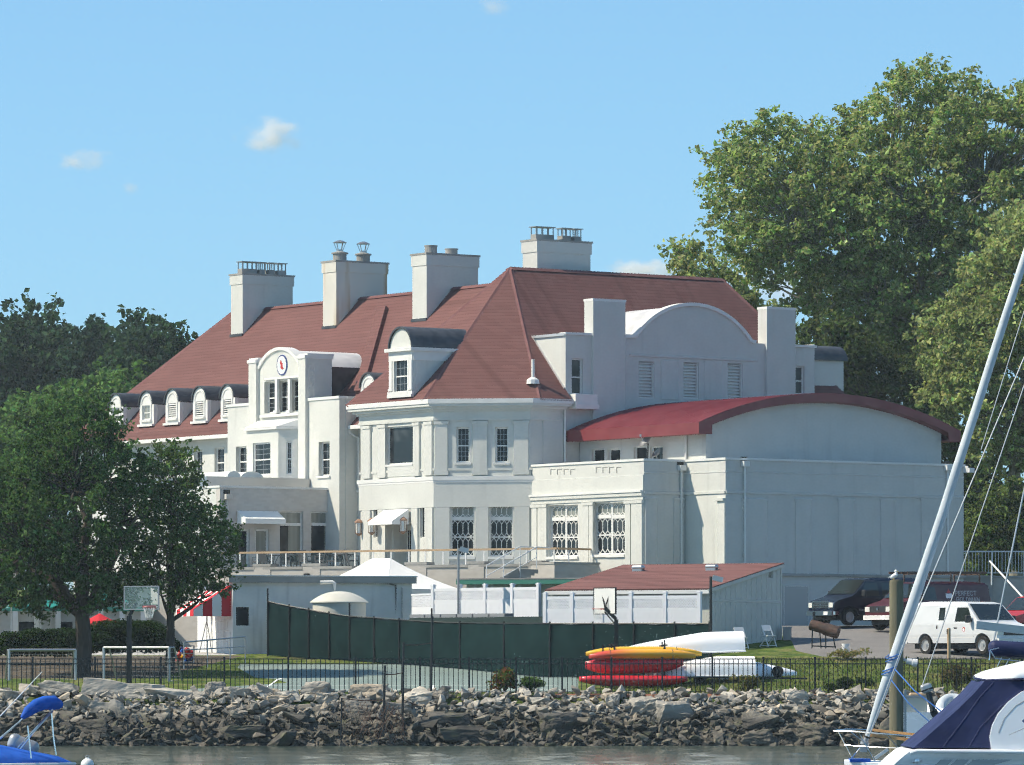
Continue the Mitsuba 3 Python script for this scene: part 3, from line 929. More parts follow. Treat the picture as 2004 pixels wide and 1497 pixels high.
for s_, nm in ((chl, 'left'), (chr_, 'right')):
    tri = [(b_f + .02, zfront(b_f) - .15), (b_f + .02, zr_ - .06), (11.27 + (zr_ - .06 - ZE) / slope_m, zr_ - .06)]
    a_ = s_ - 2.35
    pts = [h3(a_, b, z) for b, z in tri] + [h3(a_ + .25 * (1 if nm == 'left' else -1), b, z) for b, z in tri]
    put('cheek_wall', [(np.array(pts), np.array([[0, 1, 2], [5, 4, 3], [0, 3, 4], [0, 4, 1], [1, 4, 5], [1, 5, 2], [2, 5, 3], [2, 3, 0]]))], 'stucco', parent=M)
    put('flashing', [bar(h3(a_ - .03, tri[0][0] + .05, tri[0][1] + .2), h3(a_ - .03, tri[2][0] + .1, tri[2][1] + .06), .10, .14), bar(h3(a_ - .04, b_f, zr_ + .0), h3(a_ - .04, tri[2][0] + .1, zr_ + .0), .12, .12)], 'flashing', parent=M)

# entablature and cornice round the main block
corn = [(-.05, .10, ZU, ZU + .10), (-.05, .06, ZU + .10, ZE - .52), (-.05, .16, ZE - .52, ZE - .42), (-.05, .30, ZE - .42, ZE - .30), (-.05, .44, ZE - .30, ZE - .18), (-.05, .50, ZE - .18, ZE - .02)]
cz = []
main_left = [MA, MB, MC, (-.75, 21.2), (-.75, 11.77)]
cornice = put('cornice', [plan_ring(main_left, 0.001, g1, z0, z1) for g0, g1, z0, z1 in corn[:2]], 'stucco', parent=M)
put('moulding', [plan_ring(main_left, 0.001, g1, z0, z1) for g0, g1, z0, z1 in corn[2:5]], 'stucco', parent=cornice)
put('gutter', [plan_ring(main_left, 0.001, .50, ZE - .18, ZE + .03)], 'trim_white', parent=cornice)
# dentils of the string course and the course itself
sc = put('string_course', [plan_ring([MA, MB, MC, (-2.35, 21.2)], 0.001, .13, ZS - .10, ZS + .08), plan_ring([MA, MB, MC, (-2.35, 21.2)], 0.001, .09, ZS - .20, ZS - .10)], 'trim_white', parent=M)
put('base_band', [plan_ring([MA, MB, MC, (-2.35, 21.2)], 0.001, .06, ZS - 1.35, ZS - .201)], 'stucco', parent=M)
# pilasters of the upper storey
for x0, x1 in ((713, 727), (743, 757), (812, 823), (834, 848)):
    pilaster(M, TL, *sorted((TL.s_at(x0), TL.s_at(x1))), ZS + .14, ZU - .04, .10)
for x0, x1 in ((852, 876), (926, 953), (1006, 1034)):
    pilaster(M, TC, *sorted((TC.s_at(x0), TC.s_at(x1))), ZS + .14, ZU - .04, .08)
s0, s1, z0, z1 = TL.rect(760, 909, 810, 932)
put('panel', [TL.box(s0, s1, z0, z1, .001, .05)], 'stucco', parent=M)
zb0 = TC.z_at(945, 918)
put('sill_band', [plan_ring([MA, MB, MC, (-2.35, 21.2)], 0.001, .05, zb0 - .05, zb0 + .06)], 'stucco', parent=M)
for x0, x1 in ((712, 727), (742, 757), (808, 820), (834, 849)):
    pilaster(M, TL, *sorted((TL.s_at(x0), TL.s_at(x1))), Z0 - 1, ZS - 1.36, .10, False)
for x0, x1 in ((852, 880), (932, 956), (1007, 1036)):
    pilaster(M, TC, *sorted((TC.s_at(x0), TC.s_at(x1))), Z0 - 1, ZS - 1.36, .08, False)
s0, s1, z0, z1 = TF.rect(1062, 822, 1100, 905)
put('panel', [TF.box(s0, s1, z0 - 1.0, z1, .001, .06)], 'stucco_shade', parent=M)
downspout(M, TF, 1103, 800, 905, head=False)
# little box gutter under the left gable window
s0, s1, z0, z1 = TF.rect(1113, 772, 1156, 796)
put('box_gutter', [TF.box(s0, s1, z0 + .1, z1, .001, .55), TF.box(s0 - .02, s1 + .05, z0 - .12, z0 + .098, .002, .62)], 'trim_white', parent=M)

# ---- main roof
def roof_poly(pts, zfn, thick=.06):
    """A roof slope with the plan outline pts (house axes) on the plane zfn(a, b)."""
    v, f = extrude(Polygon(pts), 1.0)
    z = np.array([zfn(a, b) for a, b in v[:, :2]]) - thick * (1 - v[:, 2])
    return np.stack([HO[0] + v[:, 0] * HU[0] + v[:, 1] * HV[0], HO[1] + v[:, 0] * HU[1] + v[:, 1] * HV[1], z], 1), f


AEND = 16.9
E = [(-2.15, 11.27), (-6.05, 15.17), (-6.05, 21.7), (AEND, 21.7), (AEND, 11.27)]
e3 = [h3(a, b, ZE) for a, b in E]
R0, R1 = h3(.84, 17.95, 21.78), h3(13.5, 17.95, 21.78)
ac0, ac1 = chl - 2.35 + .02, chr_ - 2.35 - .02
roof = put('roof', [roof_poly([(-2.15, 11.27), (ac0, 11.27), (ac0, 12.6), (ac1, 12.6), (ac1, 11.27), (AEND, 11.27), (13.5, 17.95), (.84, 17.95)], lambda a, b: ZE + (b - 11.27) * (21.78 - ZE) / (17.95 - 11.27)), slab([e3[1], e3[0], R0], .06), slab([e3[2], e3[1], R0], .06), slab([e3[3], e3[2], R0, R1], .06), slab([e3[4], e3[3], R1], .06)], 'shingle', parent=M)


def capstrip(p, q, w=.36, lift=.045):
    p, q = np.asarray(p, float), np.asarray(q, float)
    t = nrm(q - p); s = nrm(np.cross(t, [0, 0, 1])); up = np.cross(s, t)
    L = np.linalg.norm(q - p)
    n = max(2, int(L / .22))
    V = []
    for k in range(n):
        a, b = p + t * L * k / n, p + t * L * (k + 1.15) / n
        for pt, l in ((a, lift + .012), (b, lift - .012)):
            V += [pt - s * w / 2 + up * (l - .15), pt + up * l, pt + s * w / 2 + up * (l - .15)]
    V = np.array(V); F = []
    for k in range(n):
        o = k * 6
        F += [[o, o + 1, o + 4], [o, o + 4, o + 3], [o + 1, o + 2, o + 5], [o + 1, o + 5, o + 4]]
    return V, np.array(F)


put('ridge_cap', [capstrip(R0, R1)], 'shingle_cap', parent=roof)
for e in (e3[0], e3[1], e3[2], e3[4], e3[3]):
    rr = R0 if e is e3[0] or e is e3[1] or e is e3[2] else R1
    put('hip_cap', [capstrip(e, rr, .42)], 'shingle_cap', parent=roof)
# vent pipe on the roof
q = solve(lambda px, a: h3(a, faceA(a, 0).s_at(px), zfront(faceA(a, 0).s_at(px))), 1043, 745, -3, 6)
bq_ = b_of(1043, q)
put('vent_pipe', [tube([h3(q, bq_, zfront(bq_) - .1), h3(q, bq_, zfront(bq_) + 1.0)], .075, 8), lathe(h3(q, bq_, zfront(bq_) - .05), [(.30, -.1), (.28, .1), (.10, .22)], 10)], 'trim_white', parent=M)

# ---- the wing
AW, AG, ZW, AR, ZR = -4.55, -5.6, 14.28, 1.5, 21.18
AE = AW - .5
ws = (ZR - ZW) / (AR - AE)


def zwing(a): return ZW + (a - AE) * ws


BE, BR = 50.5, 44.0
w1 = [h3(AE, 19.0, ZW), h3(AE, BE, ZW), h3(AR, BR, ZR), h3(AR, 17.5, ZR)]
w2_ = [h3(AR * 2 - AE, 19.0, ZW), h3(AR * 2 - AE, BE, ZW), h3(AR, BR, ZR), h3(AR, 17.5, ZR)]
w3 = [h3(AE, BE, ZW), h3(AR * 2 - AE, BE, ZW), h3(AR, BR, ZR)]
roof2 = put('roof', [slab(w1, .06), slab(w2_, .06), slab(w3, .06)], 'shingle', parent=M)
put('ridge_cap', [capstrip(h3(AR, 19, ZR), h3(AR, BR, ZR))], 'shingle_cap', parent=roof2)
put('hip_cap', [capstrip(h3(AE, BE, ZW), h3(AR, BR, ZR), .42)], 'shingle_cap', parent=roof2)
put_each('gutter', [hbox(AE - .10, AE + .06, 21.3, 22.9, ZW - .16, ZW + .02), hbox(AE - .10, AE + .06, 33.1, BE, ZW - .16, ZW + .02), hbox(AE + .06, AW, 21.3, BE, ZW - .14, ZW - .06)], 'trim_white', M)
WW = faceA(AW, 21.2)
for x0, x1, y0, y1 in ((425, 438.5, 876, 932), (385, 396, 881, 934), (346, 358, 884, 936), (306, 318, 888, 940), (713, 716, 862, 926)):
    window(M, WW, (x0, y0, x1, y1), 'sash', .16, nx=2, ny=2)
wall(M, WW, sbox(0, Z0 - 4, BE - .5 - 21.2, ZW - .05))
put_each('end_wall', [hbox(AW, AR * 2 - AW, BE - .8, BE - .5, Z0 - 4, ZW - .05), hbox(AR * 2 - AW - .3, AR * 2 - AW, 21.2, BE - .8, Z0 - 4, ZW - .05), hbox(16.1, 16.4, 12.1, 21.2, Z0 - 4, ZE - .1), hbox(-1, 16.4, 20.9, 21.2, Z0 - 4, ZE - .1)], 'stucco', M)
sl = WW.s_at(706)
put('downspout', [tube([WW.pt(WW.s_at(701), WW.z_at(701, 842), .5), WW.pt(WW.s_at(701), WW.z_at(701, 848), .45), WW.pt(sl, WW.z_at(706, 858), .12), WW.pt(sl, WW.z_at(706, 958), .12)], .055, 8)], 'trim_white', parent=M)

# ---- shaped cross gable on the wing
G = faceA(AG, 22.93)
gs, gz = G.s_at, G.z_at
zl, zr2 = gz(470, 796), gz(635, 781)
zlow = (zl + zr2) / 2
pL0, pL1, pR0, pR1 = gs(507), gs(492.5), gs(603.5), gs(589.5)
zpl = (gz(500, 703) + gz(596, 692)) / 2
aS0, aS1 = pR1, pL0                       # s grows to the left in the picture
acx = (aS0 + aS1) / 2; ah = (aS1 - aS0) / 2
zap = gz(551, 684); zsp = (gz(507, 722) + gz(590, 716)) / 2; ar = zap - zsp
RR = (ah ** 2 + ar ** 2) / (2 * ar)
ga = [(acx + ah * t_, zsp + math.sqrt(RR ** 2 - (ah * t_) ** 2) - (RR - ar)) for t_ in np.linspace(-1, 1, 29)]
w0, w1_ = gs(664), gs(445.5)
outline = Polygon([(w0, Z0 - 4), (w1_, Z0 - 4), (w1_, zlow), (pL1, zlow), (pL1, zsp), (aS1, zsp)] + ga[::-1] + [(aS0, zsp), (pR0, zsp), (pR0, zlow), (w0, zlow)])
rs0, rs1, rz0, rz1 = G.rect(521, 741, 589, 810)
for x0, x1, y0, y1 in ((527, 537, 746, 808), (551.5, 562, 744, 806), (576.5, 587, 742, 805)):
    window(M, G, (x0 - 1, y0, x1 + 1, y1), 'sash', .26, nx=2, ny=3, sill=False)
for x0, x1, y0, y1 in ((469, 482.5, 873, 931), (631, 645, 864, 931)):
    window(M, G, (x0, y0, x1, y1), 'sash', .22, nx=2, ny=2)
G.holes += []
wall(M, G, outline, .35)
for x in (544.5, 569.5):
    s = gs(x)
    put('colonnette', [G.box(s - .10, s + .10, gz(x, 808), gz(x, 742), .001, .13), G.box(s - .16, s + .16, gz(x, 809), gz(x, 803), .002, .2)], 'trim_white', parent=M)
put('sill_band', [G.box(*sorted((gs(513), gs(590))), gz(552, 815), gz(552, 810), .001, .16)], 'trim_white', parent=M)
put('lintel_band', [G.box(*sorted((gs(520), gs(589))), gz(552, 741.5), gz(552, 738), .001, .10)], 'trim_white', parent=M)
for a_, b_ in ((pL1, pL0), (pR0, pR1)):
    lo, hi = min(a_, b_), max(a_, b_)
    pr = put('gable_pier', [G.box(lo, hi, (zlow - .9) if hi > acx else (Z0 + 4.0), zpl - .22, -1.35 if hi < acx else -.6, .18)], 'stucco', parent=M)
    put('coping', [G.box(lo - .06, hi + .06, zpl - .22, zpl - .06, -1.4 if hi < acx else -.65, .24), G.box(lo - .08, hi + .08, zpl - .06, zpl + .03, -1.42 if hi < acx else -.67, .10)], 'trim_white', parent=pr)
cg = [G.bar((p[0], p[1] + .05), (q[0], q[1] + .05), .15, -.45, .10) for p, q in zip(ga[:-1], ga[1:])]
cg2 = [G.box(pL1, w1_ + .05, zlow, zlow + .13, -.4, .07), G.box(w0 - .06, pR0, zlow, zlow + .13, -.4, .07)]
put('coping', cg, 'trim_white', parent=M)
put_each('coping', cg2, 'trim_white', M)
# side walls of the gable block and its roof
GS = faceB(22.93, AG)
put_each('side_wall', [hbox(AG + .35, AG + 3.2, 22.93, 23.2, Z0 - 4, zlow), hbox(AG + .35, AG + 2.4, 32.75, 33.05, Z0 - 4, zlow)], 'stucco', M)
put('coping', [hbox(AG + .41, AG + 2.2, 22.86, 23.26, zlow, zlow + .12)], 'trim_white', parent=M)
put('flat_roof', [hbox(AG + .35, AG + 3.6, 23.2, 32.75, zlow - .25, zlow - .15)], 'dark_copper', parent=M)
# barrel roof of the cross gable, with a dark cheek under it
gv_ = []
for d in (-.35, -5.6):
    for s, z in ga: gv_.append(G.pt(s, z - .02, d))
kk = np.arange(28)
cg_roof = put('barrel_roof', [(np.array(gv_), np.stack([kk, kk + 29, kk + 30, kk + 1], 1))], 'grey_roofing', parent=M, smooth=True)
sR = aS0
zb1 = zsp
put_each('cheek_wall', [G.box(sR - .02, sR + .2, zlow - .2, zb1, -5.0, -.36), G.box(aS1 - .2, aS1 + .02, zlow - .2, zb1, -5.0, -.36)], 'dark_copper', M)
# round emblem in the gable
ec = G.pt(gs(553), gz(553, 714.5), 0)
ex_, n3 = np.array([*G.d, 0]), np.array([*G.n, 0])


def disc(rx, rz, d0, d1, n=40):
    g = np.linspace(0, 2 * np.pi, n, endpoint=False)
    return G.prism(Polygon([(gs(553) + rx * math.cos(t), gz(553, 714.5) + rz * math.sin(t)) for t in g]), d0, d1)


em = put('emblem', [disc(.46, .50, .001, .05)], 'emblem_blue', parent=M, label='oval white plaque with a blue ring and a red winged shape')
put('field', [disc(.40, .44, .05, .058)], 'trim_white', parent=em)
ring = [disc(.30, .34, .058, .062)]
s_, z_ = gs(553), gz(553, 714.5)
put('inner_field', ring, 'paint_white', parent=em)
wing_shape = Polygon([(s_ + .10, z_ + .24), (s_ + .02, z_ + .22), (s_ - .04, z_ + .10), (s_ - .14, z_ + .06), (s_ - .08, z_ - .02), (s_ - .18, z_ - .16), (s_ - .14, z_ - .22), (s_ + .02, z_ - .18), (s_ + .12, z_ - .10), (s_ + .04, z_ - .02), (s_ + .14, z_ + .08)])
put('red_mark', [G.prism(wing_shape, .062, .068)], 'red_paint', parent=em)
# canted bay window under the gable
by0, by1 = gs(590), gs(500)
bt, bb = gz(545, 838), gz(545, 938)
dB = .85
cA, cB, cC, cD = by1, by1 - .55, by0 + .75, by0
roofz = gz(545, 822)
bay = put('bay', [G.prism(sbox(0, 0, 1, 1), 0, .01)] if False else [slab([G.pt(cA + .1, bt, 0), G.pt(cB + .05, bt, dB + .15), G.pt(cC - .05, bt, dB + .15), G.pt(cD - .1, bt, 0)], .1)], 'trim_white', parent=M)
tp = [G.pt(cA, roofz, .02), G.pt(cD, roofz, .02)]
bz = [G.pt(cA + .1, bt + .01, 0), G.pt(cB + .05, bt + .01, dB + .15), G.pt(cC - .05, bt + .01, dB + .15), G.pt(cD - .1, bt + .01, 0)]
put('bay_roof', [ngon([bz[1], bz[2], G.pt(cC + .2, roofz, .3), G.pt(cB - .2, roofz, .3)]), ngon([bz[0], bz[1], G.pt(cB - .2, roofz, .3), tp[0]]), ngon([bz[2], bz[3], tp[1], G.pt(cC + .2, roofz, .3)]), ngon([tp[0], G.pt(cB - .2, roofz, .3), G.pt(cC + .2, roofz, .3), tp[1]])], 'trim_white', parent=bay)


def sub_face(s0, d0, s1, d1):
    p, q = G.o + s0 * G.d + d0 * G.n, G.o + s1 * G.d + d1 * G.n
    d = nrm(q - p); n = np.array([d[1], -d[0]])
    if n @ G.n < 0: n = -n
    return Face(p, d, n), np.linalg.norm(q - p)


zwb, zwt = gz(540, 931), gz(540, 867)
for (s0, d0, s1, d1, frac) in ((cC, dB, cB, dB, (.25, .80)), (cD, 0, cC, dB, (.40, .66)), (cB, dB, cA, 0, (.3, .7))):
    fc, Lf = sub_face(s0, d0, s1, d1)
    window(bay, fc, [Lf * frac[0], Lf * frac[1], zwb, zwt], 'sash', .10, nx=2, ny=3, sill=False)
    scene_pre = len(scene)
    p_ = sbox(0, bb - 2, Lf, bt - .1)
    for h in fc.holes: p_ = p_.difference(h)
    put('bay_wall', [fc.prism(p_, -.2, 0)], 'stucco', parent=bay)

# ---- dormers on the wing
def dormer(px0, px1, ytop, ybot, kind, roofz_fn, eave_lo, eave_hi, depth, big=False, b_lo=None):
    a = solve(lambda px, a: h3(a, b_of(px, a), roofz_fn(a)), px1, ybot, eave_lo, eave_hi)
    fc = faceA(a, 0)
    s0, s1 = sorted((fc.s_at(px0), fc.s_at(px1)))
    pm = (px0 + px1) / 2
    z0, z1 = fc.z_at(pm, ybot), fc.z_at(pm, ytop)
    w = s1 - s0
    rad = w / 2
    zs = z1 - rad if not big else fc.z_at(pm, 683)
    rise = z1 - zs
    c = (s0 + s1) / 2
    arc_ = [(c + rad * t_, zs + rise * math.sqrt(max(0, 1 - t_ * t_))) for t_ in np.sin(np.linspace(-np.pi / 2, np.pi / 2, 25))]
    front = Polygon([(s0, z0), (s1, z0)] + arc_[::-1])
    D_ = put('dormer', [fc.box(s0, s0 + .12, z0 - .2, zs, -depth, -.2), fc.box(s1 - .12, s1, z0 - .2, zs, -depth, -.2)], 'stucco', parent=M)
    iw = w * (.29 if big else .28)
    wz0, wz1 = (fc.z_at(pm, 767), fc.z_at(pm, 703)) if big else (z0 + .34, z0 + (z1 - z0) * .60)
    if kind == 'louvre':
        fc.holes.append(sbox(c - iw, wz0, c + iw, wz1))
        st = (wz1 - wz0) / 7
        put('slat', [boxat(fc.pt(c - iw, wz0 + (k + .15) * st, .02), [*fc.d, 0], nrm(np.array([*-fc.n, 0]) * .8 + np.array([0, 0, .6])), nrm(np.array([*fc.n, 0]) * .6 + np.array([0, 0, .8])), 0, 2 * iw, 0, .15, -.01, .01) for k in range(7)], 'trim_white', parent=D_)
        put('backing', [fc.box(c - iw, c + iw, wz0, wz1, -.19, -.16)], 'steel_grey', parent=D_)
    else:
        window(D_, fc, [c - iw, c + iw, wz0, wz1], 'sash', .08, nx=3 if big else 2, ny=2, fw=.05, sill=False, glass='glass_dark' if big else 'glass_curtain')
    p_ = front
    for h in fc.holes: p_ = p_.difference(h)
    put('front', [fc.prism(p_, -.2, 0)], 'trim_white' if not big else 'stucco', parent=D_)
    # arched architrave, sill and barrel roof
    arc2 = [(c + rad * .72 * t_, zs + rise * .72 * math.sqrt(max(0, 1 - t_ * t_))) for t_ in np.sin(np.linspace(-np.pi / 2, np.pi / 2, 13))]
    tr = [fc.bar(p, q, .07, .001, .05) for p, q in zip(arc2[:-1], arc2[1:])] if not big else []
    tr += [fc.box(s0 - .05, s1 + .05, z0 - .02, z0 + .10, .001, .14), fc.box(c - iw - .1, c - iw, wz0 - .1, (zs if not big else wz1), .001, .05), fc.box(c + iw, c + iw + .1, wz0 - .1, (zs if not big else wz1), .001, .05), fc.box(c - iw - .12, c + iw + .12, wz0 - .12, wz0 - .02, .002, .12)]
    if big:
        for q0, q1 in ((s0 + .02, s0 + .26), (s1 - .26, s1 - .02)):
            tr += [fc.box(q0, q1, z0 + .30, zs - .55, .001, .07), fc.box(q0 - .04, q1 + .04, z0 + .30, z0 + .42, .002, .10)]
        tr += [fc.box(s0 - .02, s1 + .02, zs - .55, zs - .12, .001, .06), fc.box(s0 - .16, s1 + .16, zs - .12, zs + .04, .001, .22), fc.box(s0 - .08, s1 + .08, z0 + .1, z0 + .26, .001, .10)]
        tr += [fc.box(s0 - .16, s0 - .001, zs - .12, zs + .04, -depth, .001), fc.box(s1 + .001, s1 + .16, zs - .12, zs + .04, -depth, .001), fc.box(s0 - .06, s0 - .001, zs - .55, zs - .12, -depth, .001)]
    put('trim', tr, 'trim_white', parent=D_)
    v = []
    for d in (.10, -depth):
        for s, z in arc_: v.append(fc.pt(c + (s - c) * 1.05, zs + (z - zs) * 1.06 + .02, d))
    for d in (.10, -depth):
        for s, z in arc_: v.append(fc.pt(c + (s - c) * .98, zs + (z - zs) * .98, d))
    n = len(arc_); k = np.arange(n - 1)
    F = np.vstack([np.stack([k, k + n, k + n + 1, k + 1], 1), np.stack([k, k + 1, k + 1 + 2 * n, k + 2 * n], 1)])
    put('barrel_roof', [(np.array(v), F)], 'dark_copper', parent=D_, smooth=30)
    return D_


for k, (x0, x1, yt, yb, kd) in enumerate(((214, 241, 771, 838, 'sash'), (273.5, 301, 766, 834, 'sash'), (324, 352, 761, 831, 'louvre'), (377.5, 406, 757, 828, 'louvre'), (432, 460, 753, 824, 'louvre'), (706, 737, 731, 800, 'sash'))):
    dormer(x0, x1, yt, yb, kd, zwing, AE, AR, 2.2)


def zleft(a): return ZE + (a + 6.05) * (21.78 - ZE) / (.84 + 6.05)


dormer(763, 808, 642, 777, 'sash', zleft, -6.05, .8, 4.6, True)

# ---- chimneys
def chimney(xl, xc, xr, ytop, ysh, base, kind, mat):
    if base:
        a = solve(lambda px, a: h3(a, b_of(px, a), zwing(a)), xc, base, AE, AR)
        b = b_of(xc, a)
    else:
        b = 18.6; fb = faceB(b, 0); a = fb.s_at(xc)
    fl, ff = faceA(a, b), faceB(b, a)
    wb, wa = fl.s_at(xl), ff.s_at(xr)
    z1, zs = fl.z_at(xc, ytop), fl.z_at(xc, ysh)
    zb = (zwing(a) if base else 21.0) - .6
    C = put('chimney', [hbox(a, a + wa, b, b + wb, zb, zs)], mat, parent=M)
    put('cap', [hbox(a - .05, a + wa + .05, b - .05, b + wb + .05, zs, z1 - .09)], mat, parent=C)
    put('coping', [hbox(a - .09, a + wa + .09, b - .09, b + wb + .09, z1 - .09, z1)], 'concrete', parent=C)
    if base: put('flashing', [bar(h3(a - .03, b - .03, zwing(a - .03) + .06), h3(a - .03, b + wb + .03, zwing(a - .03) + .06), .08, .14)], 'dark_copper', parent=C)
    bm = b + wb / 2
    if kind == 'cage':
        for t0, t1 in ((.06, .36), (.41, .52), (.60, .71), (.78, .94)) if base else ((.06, .40), (.56, .72), (.79, .92)):
            x0, x1 = a + wa * t0, a + wa * t1
            fl_ = put('flue', [hbox(x0, x1, bm - .22, bm + .22, z1, z1 + .26)], 'concrete', parent=C)
            ps = [(x, y) for x in np.linspace(x0 + .03, x1 - .03, 4 if t1 - t0 > .2 else 3) for y in (bm - .2, bm + .2)]
            put('cowl', [hbox(x0 - .05, x1 + .05, bm - .30, bm + .30, z1 + .60, z1 + .64)] + [hbox(x - .02, x + .02, y - .02, y + .02, z1 + .26, z1 + .60) for x, y in ps], 'steel_grey', parent=fl_)
    elif kind == 'cone':
        for t in (.20, .66):
            x = a + wa * t
            c = h3(x, bm, z1)
            fl_ = put('flue', [lathe(c, [(.34, 0), (.34, .36), (.42, .36), (.42, .42), (.2, .48), (0, .48)], 20)], 'concrete', parent=C)
            put('cowl', [lathe(c, [(.17, .48), (.17, .58), (.0, .58)], 14), lathe(c, [(.36, .92), (.18, 1.02), (0, 1.06)], 18), lathe(c, [(0, .91), (.36, .92)], 18)] + [tube([c + [.16 * math.cos(t2), .16 * math.sin(t2), .56], c + [.30 * math.cos(t2), .30 * math.sin(t2), .93]], .018, 5) for t2 in np.linspace(0, 6.28, 7)[:-1]], 'zinc', parent=fl_)
    else:
        for t, h in ((.22, .36), (.62, .26)):
            put('flue', [lathe(h3(a + wa * t, bm, z1), [(.30, 0), (.30, h), (.33, h), (.33, h + .05), (.24, h + .05), (.24, h - .1)], 20)], 'concrete', parent=C)
    return C


chimney(452, 475, 573, 534, 555.5, 656, 'cage', 'stucco')
chimney(632, 658, 757.5, 508.5, 531.5, 640, 'cone', 'stucco_rusty')
chimney(807, 835, 935.5, 494, 518.5, 626, 'pot', 'stucco')
chimney(1023, 1051.5, 1155.5, 467, 492.5, None, 'cage', 'stucco_shade')
# narrow raised vent ridge on the wing roof
vpts = [solve(lambda px, a: h3(a, b_of(px, a), zwing(a)), px, py, AE, AR) for px, py in ((752, 604), (706, 770))]
q0, q1 = h3(vpts[0], b_of(752, vpts[0]), zwing(vpts[0])), h3(vpts[1], b_of(706, vpts[1]), zwing(vpts[1]))
t_ = nrm(q1 - q0); nn_ = nrm(np.cross(t_, [*HV, 0])); nn_ = nn_ if nn_[2] > 0 else -nn_
put('roof_curb', [boxat(q0, t_, [*HV, 0], nn_, 0, np.linalg.norm(q1 - q0), -.38, .38, -.1, .22)], 'shingle', parent=M)
# dormer with a dark barrel roof on the far right slope
put('side_dormer', [hbox(14.2, 16.75, 12.5, 13.9, ZE, 17.6)], 'stucco', parent=M)
v = []
for a_ in (13.6, 16.9):
    for t in np.linspace(0, np.pi, 15): v.append(h3(a_, 13.2 - .85 * math.cos(t), 17.6 + .75 * math.sin(t)))
kk = np.arange(14)
put('barrel_roof', [(np.array(v), np.vstack([np.stack([kk, kk + 1, kk + 16, kk + 15], 1)])), (np.array(v)[:15], np.stack([kk[1:] * 0, kk[1:], kk[1:] + 1], 1))], 'dark_copper', parent=M, smooth=30)
# lanterns at the porch
for px, py, fc in ((742, 1031, TL), (803, 1029, TL), (709, 1033, TL)):
    s, z = fc.s_at(px), fc.z_at(px, py)
    d = .42 if px > 720 else .2
    c = fc.pt(s, z, d)
    lt = put('lantern', [lathe(c, [(.05, .42), (.20, .30), (.22, .24), (.17, .24)], 6), lathe(c, [(.15, -.30), (.18, -.26), (.05, -.38), (0, -.40)], 6), fc.bar((s, z + .30), (s, z + .34), .03, .02, d)] + [bar(c + [.15 * math.cos(t), .15 * math.sin(t), -.28], c + [.17 * math.cos(t), .17 * math.sin(t), .25], .025) for t in np.linspace(0, 6.28, 7)[:-1]], 'copper_lantern', parent=M)
    put('glass', [lathe(c, [(.13, -.26), (.15, .23)], 6)], 'lamp_glass', parent=lt)


def awning(fc, x0, x1, ytop, ylow, out, mat='canvas_white', val=.16):
    s0, s1 = sorted((fc.s_at(x0), fc.s_at(x1)))
    zt_, zl_ = fc.z_at((x0 + x1) / 2, ytop), ylow
    A, B_ = fc.pt(s0, zt_, .12), fc.pt(s1, zt_, .12)
    C_, D_ = fc.pt(s1, zl_, out), fc.pt(s0, zl_, out)
    A2, B2 = fc.pt(s0, zl_, .12), fc.pt(s1, zl_, .12)
    dn = np.array([0, 0, -val])
    t = 'awning'
    return [slab([A, B_, C_, D_], .02), slab([D_, C_, C_ + dn, D_ + dn], .015), slab([A, D_, D_ + dn, A2 + dn], .015), slab([B_, C_, C_ + dn, B2 + dn], .015)]


aw = thing('awning', 'white canvas awning over the porch door between two lanterns', 'awning')
put('canopy', awning(TL, 757, 804, 997, TL.z_at(780, 995) - .62, 1.05), 'canvas_white', parent=aw)
# =============================================================== banquet hall with the red barrel roof
B = thing('banquet_hall', 'pale stucco hall with a curved red metal roof and flat pilasters', 'building')
ZG = 3.6
GFr = faceB(0, 0)                     # front
zp = GFr.z_at(1420, 899.5)            # top of the parapet
zl_ = GFr.z_at(1530, 1122)            # ledge at the foot
zc1 = GFr.z_at(1650, 968)
AEd = GFr.s_at(1886)
GL = faceA(0, 0); LGL = 3.03
RF = faceB(3.03, -2.29); LRF = 2.29
AL = faceA(-2.29, 3.03); LAL = 11.77 - 3.03
for x0, x1, y0, y1 in ((1080, 1131, 988, 1089), (1168, 1223, 983, 1085)):
    xm = (x0 + x1) / 2
    for q0, q1 in ((x0, xm - 2), (xm + 2, x1)):
        lattice_window(B, AL, (q0, y0, q1, y1), 3, .20)
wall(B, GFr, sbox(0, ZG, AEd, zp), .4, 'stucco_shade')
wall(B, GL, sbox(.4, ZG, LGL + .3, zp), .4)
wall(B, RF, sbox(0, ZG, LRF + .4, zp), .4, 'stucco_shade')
wall(B, AL, sbox(.4, ZG, LAL - .02, zp), .35)
put('end_wall', [hbox(AEd - .4, AEd, .4, 11.7, ZG, zp)], 'stucco_shade', parent=B)
put_each('flat_roof', [hbox(.4, AEd - .4, .4, 11.7, zp - .6, zp - .5), hbox(-1.9, .4, 3.5, 11.7, zp - .6, zp - .5)], 'grey_roofing', B)
put_each('coping', [GFr.box(-.06, AEd + .06, zp, zp + .10, -.46, .07), GL.box(.4, LGL - .07, zp, zp + .10, -.46, .07), RF.box(-.06, LRF - .07, zp, zp + .10, -.46, .07), AL.box(.4, LAL - .02, zp, zp + .10, -.42, .07)], 'trim_white', B)
# moulded band, ledge and plinth round the hall
for nm, fc, s0, s1, mat in (('f', GFr, 0, AEd, 'stucco_shade'), ('l', GL, .0, LGL, 'stucco'), ('r', RF, 0, LRF, 'stucco_shade')):
    put('band', [fc.box(s0, s1, zc1 - .06, zc1 + .05, .001, .07), fc.box(s0, s1, zp - .55, zp - .50, .001, .035)], mat, parent=B)
    put('ledge', [fc.box(s0 - .02, s1 + .02, zl_ - .12, zl_, .001, .14)], 'concrete', parent=B)
